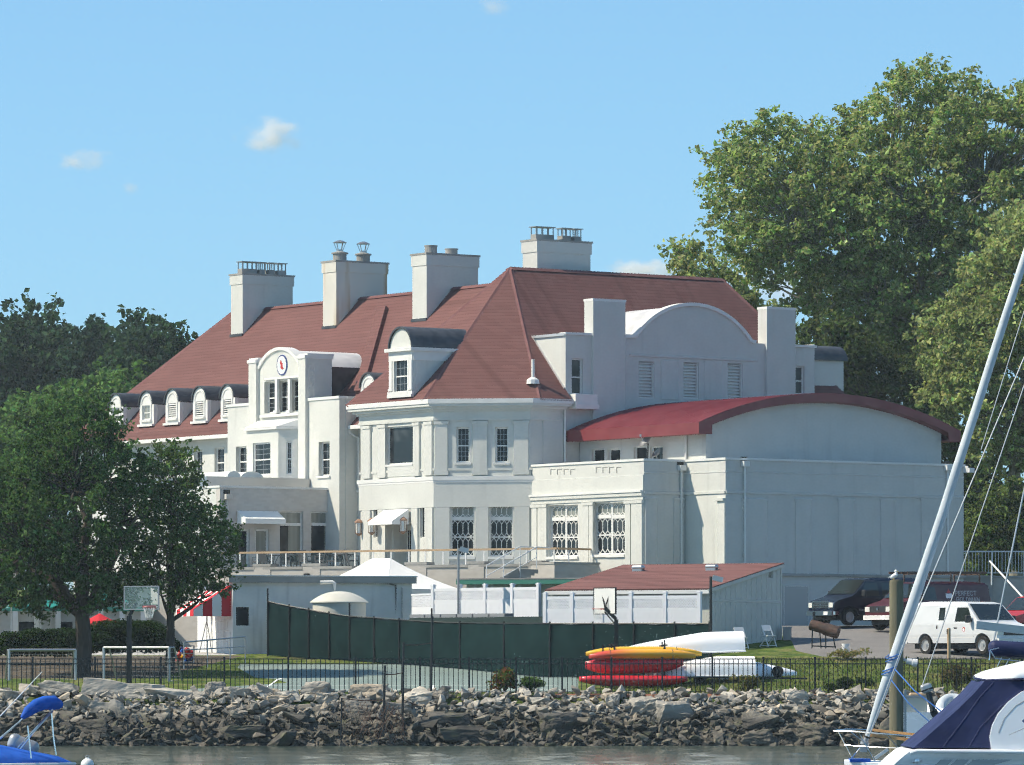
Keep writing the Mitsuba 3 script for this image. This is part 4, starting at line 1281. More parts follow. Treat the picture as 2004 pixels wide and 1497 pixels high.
# blind pilasters of the front, low relief with small capitals
for x0, x1 in ((1452, 1500), (1556, 1586), (1640, 1669), (1723, 1750), (1802, 1884)):
    s0, s1 = GFr.s_at(x0), GFr.s_at(x1)
    z1 = GFr.z_at((x0 + x1) / 2, 980)
    put('pilaster', [GFr.box(s0, s1, zl_ + .002, z1, .001, .055), GFr.box(s0 - .05, s1 + .05, z1, z1 + .10, .001, .085)], 'stucco_shade', parent=B)
put('pilaster', [GL.box(.02, .55, zl_, GL.z_at(1412, 980), .001, .05), GL.box(.0, .62, GL.z_at(1412, 980), GL.z_at(1412, 975), .001, .16)], 'stucco', parent=B)
for x0, x1 in ((1262, 1285), (1318, 1338)):
    s0, s1 = RF.s_at(x0), RF.s_at(x1)
    put('pilaster', [RF.box(s0, s1, zl_, RF.z_at(1300, 978), .001, .05), RF.box(s0 - .03, s1 + .03, RF.z_at(1300, 978), RF.z_at(1300, 974), .001, .09)], 'stucco_shade', parent=B)
# left side: sloping white skirt, cornice, pilasters, small sunk panels in the parapet
zk0, zk1 = AL.z_at(1150, 966), AL.z_at(1150, 935)
put('frieze', [AL.box(0, LAL - .05, zk0 - .03, zk1, .001, .05)], 'stucco', parent=B)
put('frieze', [AL.box(0, LAL - .05, zk0 - .04, zk0 + .04, .051, .20)], 'trim_white', parent=B)
put('cornice', [AL.box(0, LAL - .05, zk0 - .20, zk0 - .04, .001, .14), AL.box(0, LAL - .05, zk0 - .38, zk0 - .20, .001, .06)], 'stucco', parent=B)
for x0, x1 in ((1043, 1053), (1055, 1072), (1143, 1154), (1155, 1163), (1238, 1259), (1226, 1236)):
    s0, s1 = sorted((AL.s_at(x0), AL.s_at(x1)))
    pilaster(B, AL, s0, s1, zl_, zk0 - .40, .09)
for xs_ in ((1078, 1091, 1104, 1117), (1167, 1180, 1193, 1207)):
    for x in xs_:
        s1, s0 = AL.s_at(x), AL.s_at(x + 9)
        z1, z0 = AL.z_at(x, 918 if x < 1150 else 914), AL.z_at(x, 929 if x < 1150 else 926)
        put('small_panel', [AL.box(s0, s1, z1 - .03, z1, .001, .03), AL.box(s1 - .03, s1, z0, z1 - .03, .001, .03)], 'concrete', parent=B)
downspout(B, GFr, 1455, 912, 1122)
downspout(B, RF, 1331, 920, 1122)
downspout(B, GFr, 1852, 920, 1122)
put('flood_light', [GFr.box(AEd - .02, AEd + .02, GFr.z_at(1885, 925), GFr.z_at(1885, 912), .0, .3), hbox(AEd + .0, AEd + .3, -.42, -.2, GFr.z_at(1885, 925), GFr.z_at(1885, 916))], 'white_paint', parent=B)
# raised hall behind the parapet, under the barrel roof
HFx = faceB(2.0, .42)
bh, al0, al1 = 2.0, .42, HFx.s_at(1842) + .42
HFc = faceB(bh, al0); LH = al1 - al0
ea0, ea1 = al0 - .75, al1 + .75                       # roof edges
zeL, zeR = h3(ea0, bh - .5, 0), h3(ea1, bh - .5, 0)
z_eave = EYE + (HY - 826) / FPX * h3(ea0, bh - .5, 0)[1]
z_eR = EYE + (HY - 845) / FPX * h3(ea1, bh - .5, 0)[1]
z_eave = (z_eave + z_eR) / 2
zpk = EYE + (HY - 771) / FPX * h3((ea0 + ea1) / 2, bh - .5, 0)[1]
hw = (ea1 - ea0) / 2; rs = zpk - z_eave
RB = (hw ** 2 + rs ** 2) / (2 * rs)


def zroof(a): return z_eave + math.sqrt(RB ** 2 - (a - (ea0 + ea1) / 2) ** 2) - (RB - rs)


NA = 40
prof = np.linspace(ea0, ea1, NA + 1)
fr = [(al0, zp - .6), (al1, zp - .6)] + [(a, zroof(a) - .20) for a in np.linspace(al1, al0, 25)]
put('gable_wall', [HFc.prism(Polygon([(a - al0, z) for a, z in fr]), -.3, 0)], 'stucco_shade', parent=B)
HL = faceA(al0, bh)
for x0, x1 in ((1162.5, 1182.5), (1194, 1213.5)):
    window(B, HL, (x0, 878, x1, 905), 'plain', .14, fw=.06, sill=False)
for x0, x1 in ((1245, 1266), (1277, 1297)):
    window(B, HL, (x0, 873, x1, 903), 'plain', .14, fw=.06, sill=False)
wall(B, HL, sbox(.3, zp - .6, 11.7 - bh, zroof(al0) - .2), .3)
put('end_wall', [hbox(al1 - .3, al1, bh + .3, 11.7, zp - .6, zroof(al1) - .2)], 'stucco', parent=B)
b0r, b1r = bh - .5, 11.72
v = []
for b in (b0r, b1r):
    for a in prof: v.append(h3(a, b, zroof(a)))
k = np.arange(NA)
hall_roof = put('barrel_roof', [(np.array(v), np.stack([k, k + 1, k + NA + 2, k + NA + 1], 1))], 'red_metal', parent=B, smooth=True)
# fascia: deep red edge along the arch and the eaves
arcf, und = [], []
for a0, a1 in zip(prof[:-1], prof[1:]):
    p, q = h3(a0, b0r, zroof(a0)), h3(a1, b0r, zroof(a1))
    arcf += [(np.array([p + [0, 0, .03], q + [0, 0, .03], q - [0, 0, .36], p - [0, 0, .36]]), np.array([[0, 1, 2, 3]]))]
    p2, q2 = h3(a0, bh, zroof(a0) - .40), h3(a1, bh, zroof(a1) - .40)
    arcf += [(np.array([p - [0, 0, .36], q - [0, 0, .36], q2, p2]), np.array([[0, 1, 2, 3]]))]
put('fascia', arcf, 'red_metal', parent=hall_roof)
for a0, a1 in ((ea0, al0), (al1, ea1)):
    put('fascia', [hbox(a0 - .02, a0 + .03, b0r, b1r, z_eave - .50, z_eave + .02) if a0 == ea0 else hbox(a1 - .03, a1 + .02, b0r, b1r, z_eave - .50, z_eave + .02), hbox(a0 + .03, a1 - .03, b0r + .03, b1r, z_eave - .48, z_eave - .40), hbox(a0 + .03, a1 - .03, b0r, b0r + .03, z_eave - .5, z_eave + .03)], 'red_metal', parent=hall_roof)
# standing seams
nr = 28
for k in range(nr):
    b = b0r + .15 + (b1r - b0r - .3) * k / (nr - 1)
    V = []
    for a in prof[:]:
        z = zroof(a)
        V += [h3(a, b - .05, z + .002), h3(a, b, z + .045), h3(a, b + .05, z + .002)]
    V = np.array(V); F = []
    for m in range(NA):
        o = m * 3
        F += [[o, o + 3, o + 4, o + 1], [o + 1, o + 4, o + 5, o + 2]]
    put('seam', [(V, np.array(F))], 'red_metal', parent=hall_roof)
put('downspout', [tube([HL.pt(HL.s_at(1345), z_eave - .5, .08), HL.pt(HL.s_at(1345), zp - .4, .08)], .05, 8)], 'trim_white', parent=B)
# basement door in the shade
s0, s1, z0, z1 = GFr.rect(1534, 1148, 1580, 1236)
dd = put('door', [GFr.box(s0, s1, 4.2, z1, .001, .04)], 'steel_grey', parent=B)
put('door_frame', [GFr.box(s0 - .08, s0, 4.2, z1 + .08, .001, .06), GFr.box(s1, s1 + .08, 4.2, z1 + .08, .001, .06), GFr.box(s0, s1, z1, z1 + .08, .001, .06)], 'stucco_shade', parent=dd)
# satellite dishes behind the parapet
for px, py, rr, py2 in ((1267, 866, .36, 905), (1288, 890, .26, 905)):
    D = h3(-1.0, 6.2, 0)[1]
    c = P(px, py, D); bt = np.array([c[0] - .02, D + .1, zp - .5])
    dt = thing('satellite_dish', 'tilted grey satellite dish on a mast above the hall parapet' if rr > .3 else 'small low satellite dish right of the tilted one', 'satellite dish')
    axs = nrm([-.75, -.35, .75])
    put('dish', [lathe(c, [(0, 0), (rr * .5, .03), (rr * .85, .09), (rr, .14)], 20, axs), lathe(c, [(rr, .15), (rr * .85, .10), (rr * .5, .045), (0, .015)], 20, axs)], 'steel_grey', parent=dt)
    put('mast', [tube([bt, c - axs * .05], .035, 6)], 'iron', parent=dt)
    put('arm', [tube([c - [0, 0, rr * .9], c + axs * rr * 1.3], .014, 5), lathe(c + axs * rr * 1.3, [(.05, -.06), (.05, .06), (0, .06)], 8)], 'galvanised', parent=dt)

# =============================================================== sun room, tan brick
S = thing('sun_room', 'low tan brick extension with tall windows and flat roof', 'building')
ES, EE = 24.0, -11.64
EF = faceB(ES, EE)
LE = AW - EE
zet = EF.z_at(560, 957)
zw_t = EF.z_at(580, 999)
for x0, x1, y0 in ((548, 590, 1000), (609, 650, 1001)):
    w = window(S, EF, (x0, y0, x1, 1108), 'plain', .16, fw=.07, sill=False, glass='glass_curtain')
    s0, s1, z0, z1 = EF.open_rect(x0, y0, x1, 1108, .16)
    zt2 = EF.z_at((x0 + x1) / 2, 1026)
    put('transom', [EF.box(s0 + .07, s1 - .07, zt2 - .07, zt2 + .07, -.2, -.1)], 'trim_white', parent=w)
    put('pane', [EF.box(s0 + .07, s0 + (s1 - s0) * (.42 if x0 < 600 else .66), z0 + .07, zt2 - .07, -.18, -.155)], 'glass_dark', parent=w)
for x0, x1 in ((462, 486), (500, 524)):
    s0, s1, z0, z1 = EF.open_rect(x0, 1035, x1, 1112, .14)
    window(S, EF, [s0, s1, Z0 + .3, z1], 'plain', .14, fw=.10, sill=False, glass='glass_dark' if x0 < 490 else 'glass_curtain', name='door')
wall(S, EF, sbox(0, ZG, LE, zet), .35, 'tan_brick')
EL = faceA(EE, ES)
wall(S, EL, sbox(.35, ZG, 12.0, zet), .35, 'stucco')
put_each('coping', [EF.box(-.06, LE + .02, zet, zet + .10, -.42, .06), EL.box(.42, 12.0, zet, zet + .10, -.42, .06)], 'trim_white', S)
put('flat_roof', [hbox(EE + .3, AG - .02, ES + .3, 36, zet - .3, zet - .2)], 'grey_roofing', parent=S)
UF = faceB(25.5, EE)
zu = UF.z_at(500, 934)
up = put('roof_lantern', [hbox(EE + .2, AG - .05, 25.5, 33, zet - .2, zu)], 'zinc', parent=S)
for x0, x1, y in ((456, 482, 931), (483, 526, 929)):
    a0, a1 = UF.s_at(x0) + EE, UF.s_at(x1) + EE
    v = []
    for b in (26.0, 31.0):
        for t in np.linspace(0, np.pi, 13): v.append(h3((a0 + a1) / 2 - (a1 - a0) / 2 * math.cos(t), b, zu + .30 * math.sin(t)))
    kk = np.arange(12)
    put('skylight', [(np.array(v), np.stack([kk, kk + 1, kk + 14, kk + 13], 1)), (np.array(v)[:13], np.stack([kk[1:] * 0, kk[1:], kk[1:] + 1], 1))], 'lamp_glass', parent=up, smooth=False)
for x, y in ((443, 966), (676, 972)):
    downspout(S, EF, x, y + 10, 1110, 'tan_brick')
aw = thing('awning', 'white canvas awning over the sun room door by the trees', 'awning')
put('canopy', awning(EF, 462, 540, 1000, EF.z_at(505, 1016), .85, val=.24), 'canvas_white', parent=aw)
# link wall between the sun room and the cut corner block
LK = faceA(AW - .02, 21.2)
zlk = LK.z_at(690, 964)
put('link_wall', [LK.box(.0, 24.0 - 21.2, ZG, zlk, -.3, .01)], 'stucco', parent=S)
put('coping', [LK.box(-.0, 24.0 - 21.2, zlk, zlk + .10, -.02, .10)], 'trim_white', parent=S)

# =============================================================== terrace, railing, stairs
TR = thing('terrace', 'raised stone terrace in front of the club house', 'terrace')
tz = 7.35
Lp, Rp = P(380, 1110, 241.0), P(1085, 1110, 230.5)
ld = nrm((Rp - Lp)[:2]); ln = np.array([ld[1], -ld[0]])
TFc = Face(Lp[:2], ld, ln)
LT = np.linalg.norm((Rp - Lp)[:2])
put('retaining_wall', [TFc.box(-2.5, LT, 3.0, tz - .02, -.5, 0)], 'terrace_stone', parent=TR)
q = [np.array([*(TFc.o + (-12) * ld - .5 * ln), tz - .06]), np.array([*(TFc.o + LT * ld - .5 * ln), tz - .06]), h3(-2.3, 8, tz - .06), h3(-2.3, 12, tz - .06), h3(-5.5, 15.5, tz - .06), h3(-5.0, 40, tz - .06), np.array([-28, 262, tz - .06])]
put('floor', [slab(q, .2)], 'concrete', parent=TR)
# coping stones, higher over the piers
for x0, x1, y in ((448, 500, 1112), (516, 594, 1112), (612, 690, 1112), (700, 790, 1112), (832, 917, 1110), (938, 1045, 1110)):
    s0, s1 = TFc.s_at(x0), TFc.s_at(x1)
    put('coping', [TFc.box(s0, s1, tz - .02, tz + .10, -.56, .07)], 'concrete', parent=TR)
for x0, x1 in ((498, 530), (594, 627), (795, 835), (917, 948), (1035, 1060)):
    s0, s1 = TFc.s_at(x0), TFc.s_at(x1)
    put('pier', [TFc.box(s0, s1, 5.5, tz + .12, -.58, .05)], 'terrace_stone', parent=TR)
    put('pier_cap', [TFc.box(s0 - .05, s1 + .05, tz + .12, tz + .24, -.62, .09)], 'concrete', parent=TR)
RL = thing('railing', 'white post railing with a wooden top rail along the terrace edge', 'railing')
zr = EYE + (HY - 1077.5) / FPX * 235.0
dzr = lambda s: (s - LT / 2) / LT * -.0
posts_px = [464, 498, 526, 554, 590, 620, 651, 689, 795, 827, 862, 906, 942, 980, 1025, 1079]
for x in posts_px + [725, 760]:
    s = TFc.s_at(x)
    put('post', [TFc.box(s - .03, s + .03, tz + .08, zr - .04, -.28, -.22)], 'white_paint', parent=RL)
put('top_rail', [TFc.box(TFc.s_at(400), LT + .0, zr - .04, zr + .05, -.31, -.19)], 'wood_rail', parent=RL)
put('glass_panel', [TFc.box(TFc.s_at(400), LT - .1, tz + .14, zr - .05, -.256, -.250)], 'rail_glass', parent=RL)
RS = thing('railing', 'short wooden rail running back to the hall windows', 'railing')
a_, b_ = TFc.pt(LT, zr, -.25), P(1158, 1076, 232.4)
put('top_rail', [bar(a_ + [.05, 0, 0], [b_[0], b_[1], zr], .09)], 'wood_rail', parent=RS)
for t in (.33, .98):
    c = a_ + (np.array([b_[0], b_[1], zr]) - a_) * t
    put('post', [bar([c[0], c[1], tz - .05], [c[0], c[1], zr - .05], .05)], 'white_paint', parent=RS)
# stair with white handrails running down in front of the terrace
ST = thing('stair', 'stair with white handrails from the terrace down to the pool', 'stair')
st0, st1 = P(1050, 1112, 229.0), P(985, 1150, 226.2)
for k in range(9):
    t = (k + .5) / 9
    c = st0 + (st1 - st0) * t
    put('step', [boxat(c, [*nrm((st0 - st1)[:2]), 0], [*ln, 0], [0, 0, 1], -.22, .22, -.1, 1.5, -.18, 0)], 'concrete', parent=ST)
for off in (0.0, 1.4):
    o3 = np.array([*(ln * off), 0])
    pts = [TFc.pt(TFc.s_at(1079), zr + .02, .1) + o3, st0 + o3 + [0, 0, .95], st1 + o3 + [0, 0, .95]]
    put('handrail', [tube(pts, .03, 6), tube([p - [0, 0, .45] for p in pts[1:]], .02, 6)] + [tube([p, p - [0, 0, .95]], .025, 6) for p in (pts[1], (pts[1] + pts[2]) / 2, pts[2])], 'white_paint', parent=ST)
PL = thing('planter', 'grey stucco block wall beside the top of the stair', 'wall')
c0 = P(1085, 1128, 229.6)
FP = Face(c0[:2], HU * .95 + HV * -.1, -HV)
s1 = FP.s_at(1172)
put('block', [FP.box(0, s1, 3.5, FP.z_at(1120, 1104), -2.2, 0)], 'terrace_stone', parent=PL)
put('coping', [FP.box(-.05, s1 + .05, FP.z_at(1120, 1104), FP.z_at(1120, 1100), -2.25, .05)], 'concrete', parent=PL)
scene['mat_rail_glass'] = {'type': 'thindielectric', 'int_ior': 1.3}
put('flood_light', [TFc.box(TFc.s_at(599), TFc.s_at(607), TFc.z_at(603, 1127), TFc.z_at(603, 1122), .0, .2)], 'iron', parent=TR)
# terrace furniture: dark wicker chairs round small tables
r = np.random.default_rng(5)


def wicker_chair(c, rz, label):
    t = thing('terrace_chair', label, 'chair', 'dark chairs on the terrace')
    ca, sa_ = math.cos(rz), math.sin(rz)
    Mx = placeM(c, [ca, sa_, 0], [-sa_, ca, 0])
    seat = cat([wbox(-.27, .27, -.25, .27, .38, .45)])
    back = cat([boxat([0, .25, .42], [1, 0, 0], nrm([0, .25, 1]), nrm([0, 1, -.25]), -.27, .27, 0, .52, -.02, .02)])
    put('seat', moved(seat, Mx), 'wicker', parent=t); put('backrest', moved(back, Mx), 'wicker', parent=t)
    put('arm', moved(cat([wbox(s_ * .28 - .025, s_ * .28 + .025, -.25, .27, .62, .65) for s_ in (-1, 1)]), Mx), 'wicker', parent=t)
    for x in (-.25, .25):
        for y in (-.23, .24): put('leg', moved(wbox(x - .02, x + .02, y - .02, y + .02, 0, .63 if y < 0 else .40), Mx), 'wicker', parent=t)


def small_table(c, label):
    t = thing('terrace_table', label, 'table', 'dark tables on the terrace')
    put('table_top', [lathe(c, [(0, .70), (.48, .70), (.48, .73), (0, .73)], 20)], 'wicker', parent=t)
    put('leg', [tube([c + [.36 * math.cos(q), .36 * math.sin(q), 0], c + [.12 * math.cos(q), .12 * math.sin(q), .4], c + [.3 * math.cos(q), .3 * math.sin(q), .70]], .02, 5) for q in (0.4, 2.0, 3.5, 5.1)], 'wicker', parent=t)


for k, (x, tx) in enumerate(((534, 1), (584, 0), (640, 1), (675, 0))):
    D = 241.0 - (x - 464) / 620 * 9.0
    small_table(np.array([(x - CX) / FPX * D, D, tz - .05]), ('first', 'second', 'third', 'fourth')[k] + ' dark round table from the left on the terrace')
for k, (x, a_) in enumerate(((508, -.9), (520, 2.6), (560, -1.6), (575, .4), (602, 2.4), (632, -2.2), (655, -.6), (690, 1.9))):
    D = 240.8 - (x - 464) / 620 * 9.0
    wicker_chair(np.array([(x - CX) / FPX * D, D, tz - .05]), a_, ('first', 'second', 'third', 'fourth', 'fifth', 'sixth', 'seventh', 'eighth')[k] + ' dark wicker armchair from the left behind the terrace railing')
# =============================================================== low buildings, fences and court in front of the house
def fbox(o, ex, x0, x1, y0, y1, z0, z1):
    """Box in a frame with origin o (x, y), x axis ex and y axis pointing away to the left of it."""
    ex = nrm(ex)
    return boxat([*o, 0], [*ex, 0], [-ex[1], ex[0], 0], [0, 0, 1], x0, x1, y0, y1, z0, z1)


# ---- white block building at the court
KB = thing('pool_building', 'low white block building with flat grey roof behind the green screen fence', 'building')
kD = 223.0
kx = nrm([.94, .34])
kc = P(456, 1275, kD)[:2]
KF = Face(kc, kx, [kx[1], -kx[0]])
KL = Face(kc, [-kx[1], kx[0]], -kx)
kw = KF.s_at(806)
kz = KF.z_at(640, 1141)
s0, s1, z0, z1 = KL.rect(405, 1180, 420, 1275)
ws0, ws1, wz0, wz1 = KF.rect(462, 1188, 488, 1224)
KF.holes.append(sbox(ws0, wz0, ws1, wz1))
wall(KB, KF, sbox(0, 2.4, kw, kz), .3, 'block_white')
put('pane', [KF.box(ws0, ws1, wz0, wz1, -.2, -.12)], 'glass_dark', parent=KB)
wall(KB, KL, sbox(.3, 2.4, 5.5, kz), .3, 'block_white')
put('end_wall', [fbox(kc, kx, kw - .3, kw, .3, 2.0, 2.4, kz)], 'block_white', parent=KB)
put_each('roof', [fbox(kc, kx, -.25, kw + .15, -.22, 2.1, kz, kz + .28), fbox(kc, kx, -.25, 3.2, 2.1, 5.7, kz, kz + .279)], 'concrete', KB)
put_each('coping', [fbox(kc, kx, -.3, kw + .18, -.26, 2.15, kz + .28, kz + .33), fbox(kc, kx, -.3, 3.25, 2.15, 5.8, kz + .28, kz + .329)], 'trim_white', KB)
# block courses of the sunlit side wall, built as raised blocks
bsz, bln = .20 * 2.2, .9
r = np.random.default_rng(8)
for row in range(7):
    for c in range(8):
        a0 = .34 + c * bln + (row % 2) * bln / 2
        if a0 + bln > 5.4: continue
        put('block', [KL.box(a0 + .012, a0 + bln - .012, 3.05 + row * bsz + .012, 3.05 + (row + 1) * bsz - .012, .001, .016 + .008 * r.random())], 'block_white', parent=KB)
for px, y0, y1 in ((774, 1146, 1208), (786, 1150, 1212)):
    s = KF.s_at(px)
    put('conduit', [tube([KF.pt(s, KF.z_at(px, y1), .06), KF.pt(s, KF.z_at(px, y0), .06)] + ([KF.pt(s - .3, KF.z_at(px, y0) + .08, .06)] if px < 780 else []), .03, 6)], 'iron' if px < 780 else 'steel_grey', parent=KB)
# red and white striped awning of the kiosk
KA = thing('awning', 'red and white striped awning on the white block building behind the tree', 'awning')
at, al_ = 6.35, 5.3
s_lo, s_hi = 0.15, 2.9
w_ = .52
k = 0
s = s_lo
while s < s_hi:
    m = 'red_canvas' if k % 2 == 0 else 'canvas_white'
    e = min(s + w_, s_hi)
    put('stripe', [slab([KL.pt(s, at, .05), KL.pt(e, at, .05), KL.pt(e, al_, 1.75), KL.pt(s, al_, 1.75)], .02), slab([KL.pt(s, al_, 1.75), KL.pt(e, al_, 1.75), KL.pt(e, al_ - .3, 1.76), KL.pt(s, al_ - .3, 1.76)], .015)], m, parent=KA)
    s = e; k += 1
for k in range(4):
    d0, d1 = .05 + 1.7 * k / 4, .05 + 1.7 * (k + 1) / 4
    f = lambda d: at + (al_ - at) * (d - .05) / 1.7
    put('valance', [ngon([KL.pt(s_lo, f(d0), d0), KL.pt(s_lo, f(d1), d1), KL.pt(s_lo, al_ - .3, d1), KL.pt(s_lo, al_ - .3, d0)])], 'red_canvas' if k % 2 == 0 else 'canvas_white', parent=KA)

# ---- tank with domed lid
TK = thing('water_tank', 'round cream tank with a shallow domed lid and white vent pipe', 'tank')
tD = 221.2
tc = P(664, 1290, tD); tc[2] = 2.6
tr_, tzr = 56 / FPX * tD, EYE + (HY - 1178) / FPX * tD
ta = EYE + (HY - 1157) / FPX * tD
put('drum', [lathe([tc[0], tc[1], 0], [(tr_ * .93, 2.4), (tr_ * .93, tzr - .05), (tr_, tzr - .04)], 40)], 'tank_cream', parent=TK, smooth=30)
put('lid', [lathe([tc[0], tc[1], 0], [(tr_ + .03, tzr - .04), (tr_ + .03, tzr)] + [((tr_ + .03) * q_, tzr + (ta - tzr) * (1 - q_ ** 2.2)) for q_ in np.linspace(.97, .05, 12)] + [(0, ta)], 40)], 'tank_cream', parent=TK, smooth=30)
vp = P(655, 1157, tD)
put('vent_pipe', [tube([vp - [0, 0, .1], vp + [0, 0, .33], vp + [-.1, 0, .40], vp + [-.62, 0, .38]], .085, 10)], 'trim_white', parent=TK, smooth=40)

# ---- white tent
TE = thing('tent', 'white peaked canopy tent in front of the terrace', 'tent')
eD = 227.6
nc = P(757, 1166, eD)
fa, fb2 = HU * 4.0, HV * 7.0
ez = EYE + (HY - 1154) / FPX * 231
az = EYE + (HY - 1093) / FPX * 232
c = [np.array([*(nc[:2] + a * fa + b * fb2), ez]) for a, b in ((0, 0), (1, 0), (1, 1), (0, 1))]
mid = nc[:2] + .5 * fa + .5 * fb2
rdg = [np.array([*(mid - HV * .75), az]), np.array([*(mid + HV * .75), az])]


def sagged(p, q, a, b, sag=.10, n=8):
    """Canvas between an eave p-q and the top a-b, sagging a little."""
    V = []
    for i in range(n + 1):
        t = i / n
        for j_ in range(n + 1):
            u = j_ / n
            e = np.asarray(p) * (1 - u) + np.asarray(q) * u
            o = np.asarray(a) * (1 - u) + np.asarray(b) * u
            V.append(e * (1 - t) + o * t - [0, 0, sag * 4 * t * (1 - t) + .05 * math.sin(math.pi * u) * (1 - t)])
    i, j_ = np.meshgrid(np.arange(n), np.arange(n), indexing='ij')
    q_ = np.stack([i * (n + 1) + j_, i * (n + 1) + j_ + 1, (i + 1) * (n + 1) + j_ + 1, (i + 1) * (n + 1) + j_], -1).reshape(-1, 4)
    return np.array(V), q_


put('canopy', [sagged(c[0], c[1], rdg[0], rdg[0]), sagged(c[1], c[2], rdg[0], rdg[1]), sagged(c[2], c[3], rdg[1], rdg[1]), sagged(c[3], c[0], rdg[1], rdg[0])], 'canvas_white', parent=TE)
for p, q in ((0, 1), (1, 2), (2, 3), (3, 0)):
    put('valance', [slab([c[p], c[q], c[q] - [0, 0, .25], c[p] - [0, 0, .25]], .015)], 'canvas_white', parent=TE)
for p in c: put('pole', [tube([[p[0], p[1], 3.0], p], .035, 6)], 'white_paint', parent=TE)

# ---- pool cabana with green fascia
CB = thing('cabana', 'flat roofed pool cabana with green fascia above the white lattice fence', 'building')
cD = 224.0
cl, cr = P(893, 1137, cD), P(1195, 1139, 222.0)
cd = nrm((cr - cl)[:2])
CF = Face(cl[:2], cd, [cd[1], -cd[0]])
cL = np.linalg.norm((cr - cl)[:2])
cz0, cz1 = CF.z_at(1000, 1141), CF.z_at(1000, 1133)
put('roof', [CF.box(0, cL, cz1 - .02, cz1 + .04, -3.2, .06)], 'concrete', parent=CB)
put('fascia', [CF.box(0, cL, cz0 - .04, cz1 - .021, -3.15, .03)], 'green_fascia', parent=CB)
put('wall', [CF.box(.2, cL - .2, 3.0, cz0 - .041, -3.1, -.9)], 'stucco', parent=CB)
for x in (925, 958, 1012, 1049, 1100):
    s = CF.s_at(x)
    put('post', [CF.box(s - .06, s + .06, 3.0, cz0 - .041, -.5, -.38)], 'trim_white', parent=CB)

# ---- shed with red shingle roof
SH = thing('shed', 'pale wooden shed with a red shingle mono-pitch roof beside the parking lot', 'shed')
sd = nrm([-.883, .469])             # along the front, to the left
sb = nrm([.469, .883])              # along the right-hand end, away from us
sD = 207.0
so = P(1389, 1262, sD)[:2]
SFr = Face(so, sd, -sb)
SRt = Face(so, sb, -sd)
sl_ = SFr.s_at(1078)
sw = SRt.s_at(1529)
ez_, bz_ = SFr.z_at(1389, 1151), SRt.z_at(1529, 1104)
g0 = 3.0
pf = Polygon([(0, g0), (sw, g0), (sw, bz_), (0, ez_)])
vent = sbox(*[q for q in (SRt.s_at(1504), SRt.z_at(1508, 1131), SRt.s_at(1513), SRt.z_at(1508, 1117))])
put('end_wall', [SRt.prism(pf.difference(vent), -.15, 0)], 'siding', parent=SH)
for k in range(5): put('vent_slat', [SRt.box(SRt.s_at(1504), SRt.s_at(1513), SRt.z_at(1508, 1130 - k * 2.5) , SRt.z_at(1508, 1129 - k * 2.5), -.08, -.01)], 'siding', parent=SH)
put('batten', [SRt.box(-.01, .10, g0, ez_, .001, .03)], 'siding', parent=SH)
put('batten', [SRt.box(sw - .1, sw + .01, g0, bz_, .001, .03)], 'siding', parent=SH)
nb = 14
for k in range(1, nb):
    s = sw * k / nb
    put('batten', [SRt.box(s - .012, s + .012, g0, ez_ + (bz_ - ez_) * s / sw - .06, .001, .018)], 'siding', parent=SH)
put('band', [SRt.box(0, sw, SRt.z_at(1450, 1176) - .05, SRt.z_at(1450, 1176) + .05, .001, .035)], 'siding', parent=SH)
put('front_wall', [SFr.box(0.02, sl_, g0, ez_ - .05, -.15, -.002)], 'siding', parent=SH)
put('back_wall', [boxat([*so, 0], [*sd, 0], [*sb, 0], [0, 0, 1], 0, sl_, sw - .12, sw - .02, g0, bz_ - .05)], 'siding', parent=SH)


def srp(s, t, lift=0.0):
    q = so + sd * s + sb * t
    return np.array([*q, ez_ + (bz_ - ez_) * t / sw + lift])


put('roof', [slab([srp(-.12, -.35, .05), srp(sl_ + .1, -.35, .05), srp(sl_ + .1, sw * .999, .05), srp(-.12, sw + .05, .05)], .08)], 'shingle', parent=SH)
put('fascia', [SFr.box(-.12, sl_ + .1, ez_ - .22, ez_ - .02, .28, .34)], 'trim_white', parent=SH)
put('fascia', [bar(srp(-.10, -.34, -.06), srp(-.10, sw + .04, -.06), .05, .14)], 'siding', parent=SH)
for px, py in ((1249, 1113), (1393, 1110)):
    t = sw * .72
    fs = Face(so + sb * t, sd, -sb)
    s = fs.s_at(px)
    c = srp(s, t, .18)
    rot = placeM(c, [*sd, 0], [*sb, 0])
    m = rounded(.56, .30, .22, .10, 3)
    tv = put('roof_vent', moved(m, rot), 'zinc', parent=SH, smooth=40)
    put('vent_base', moved(wbox(-.22, .22, -.14, .14, -.22, -.02), rot), 'zinc', parent=tv)

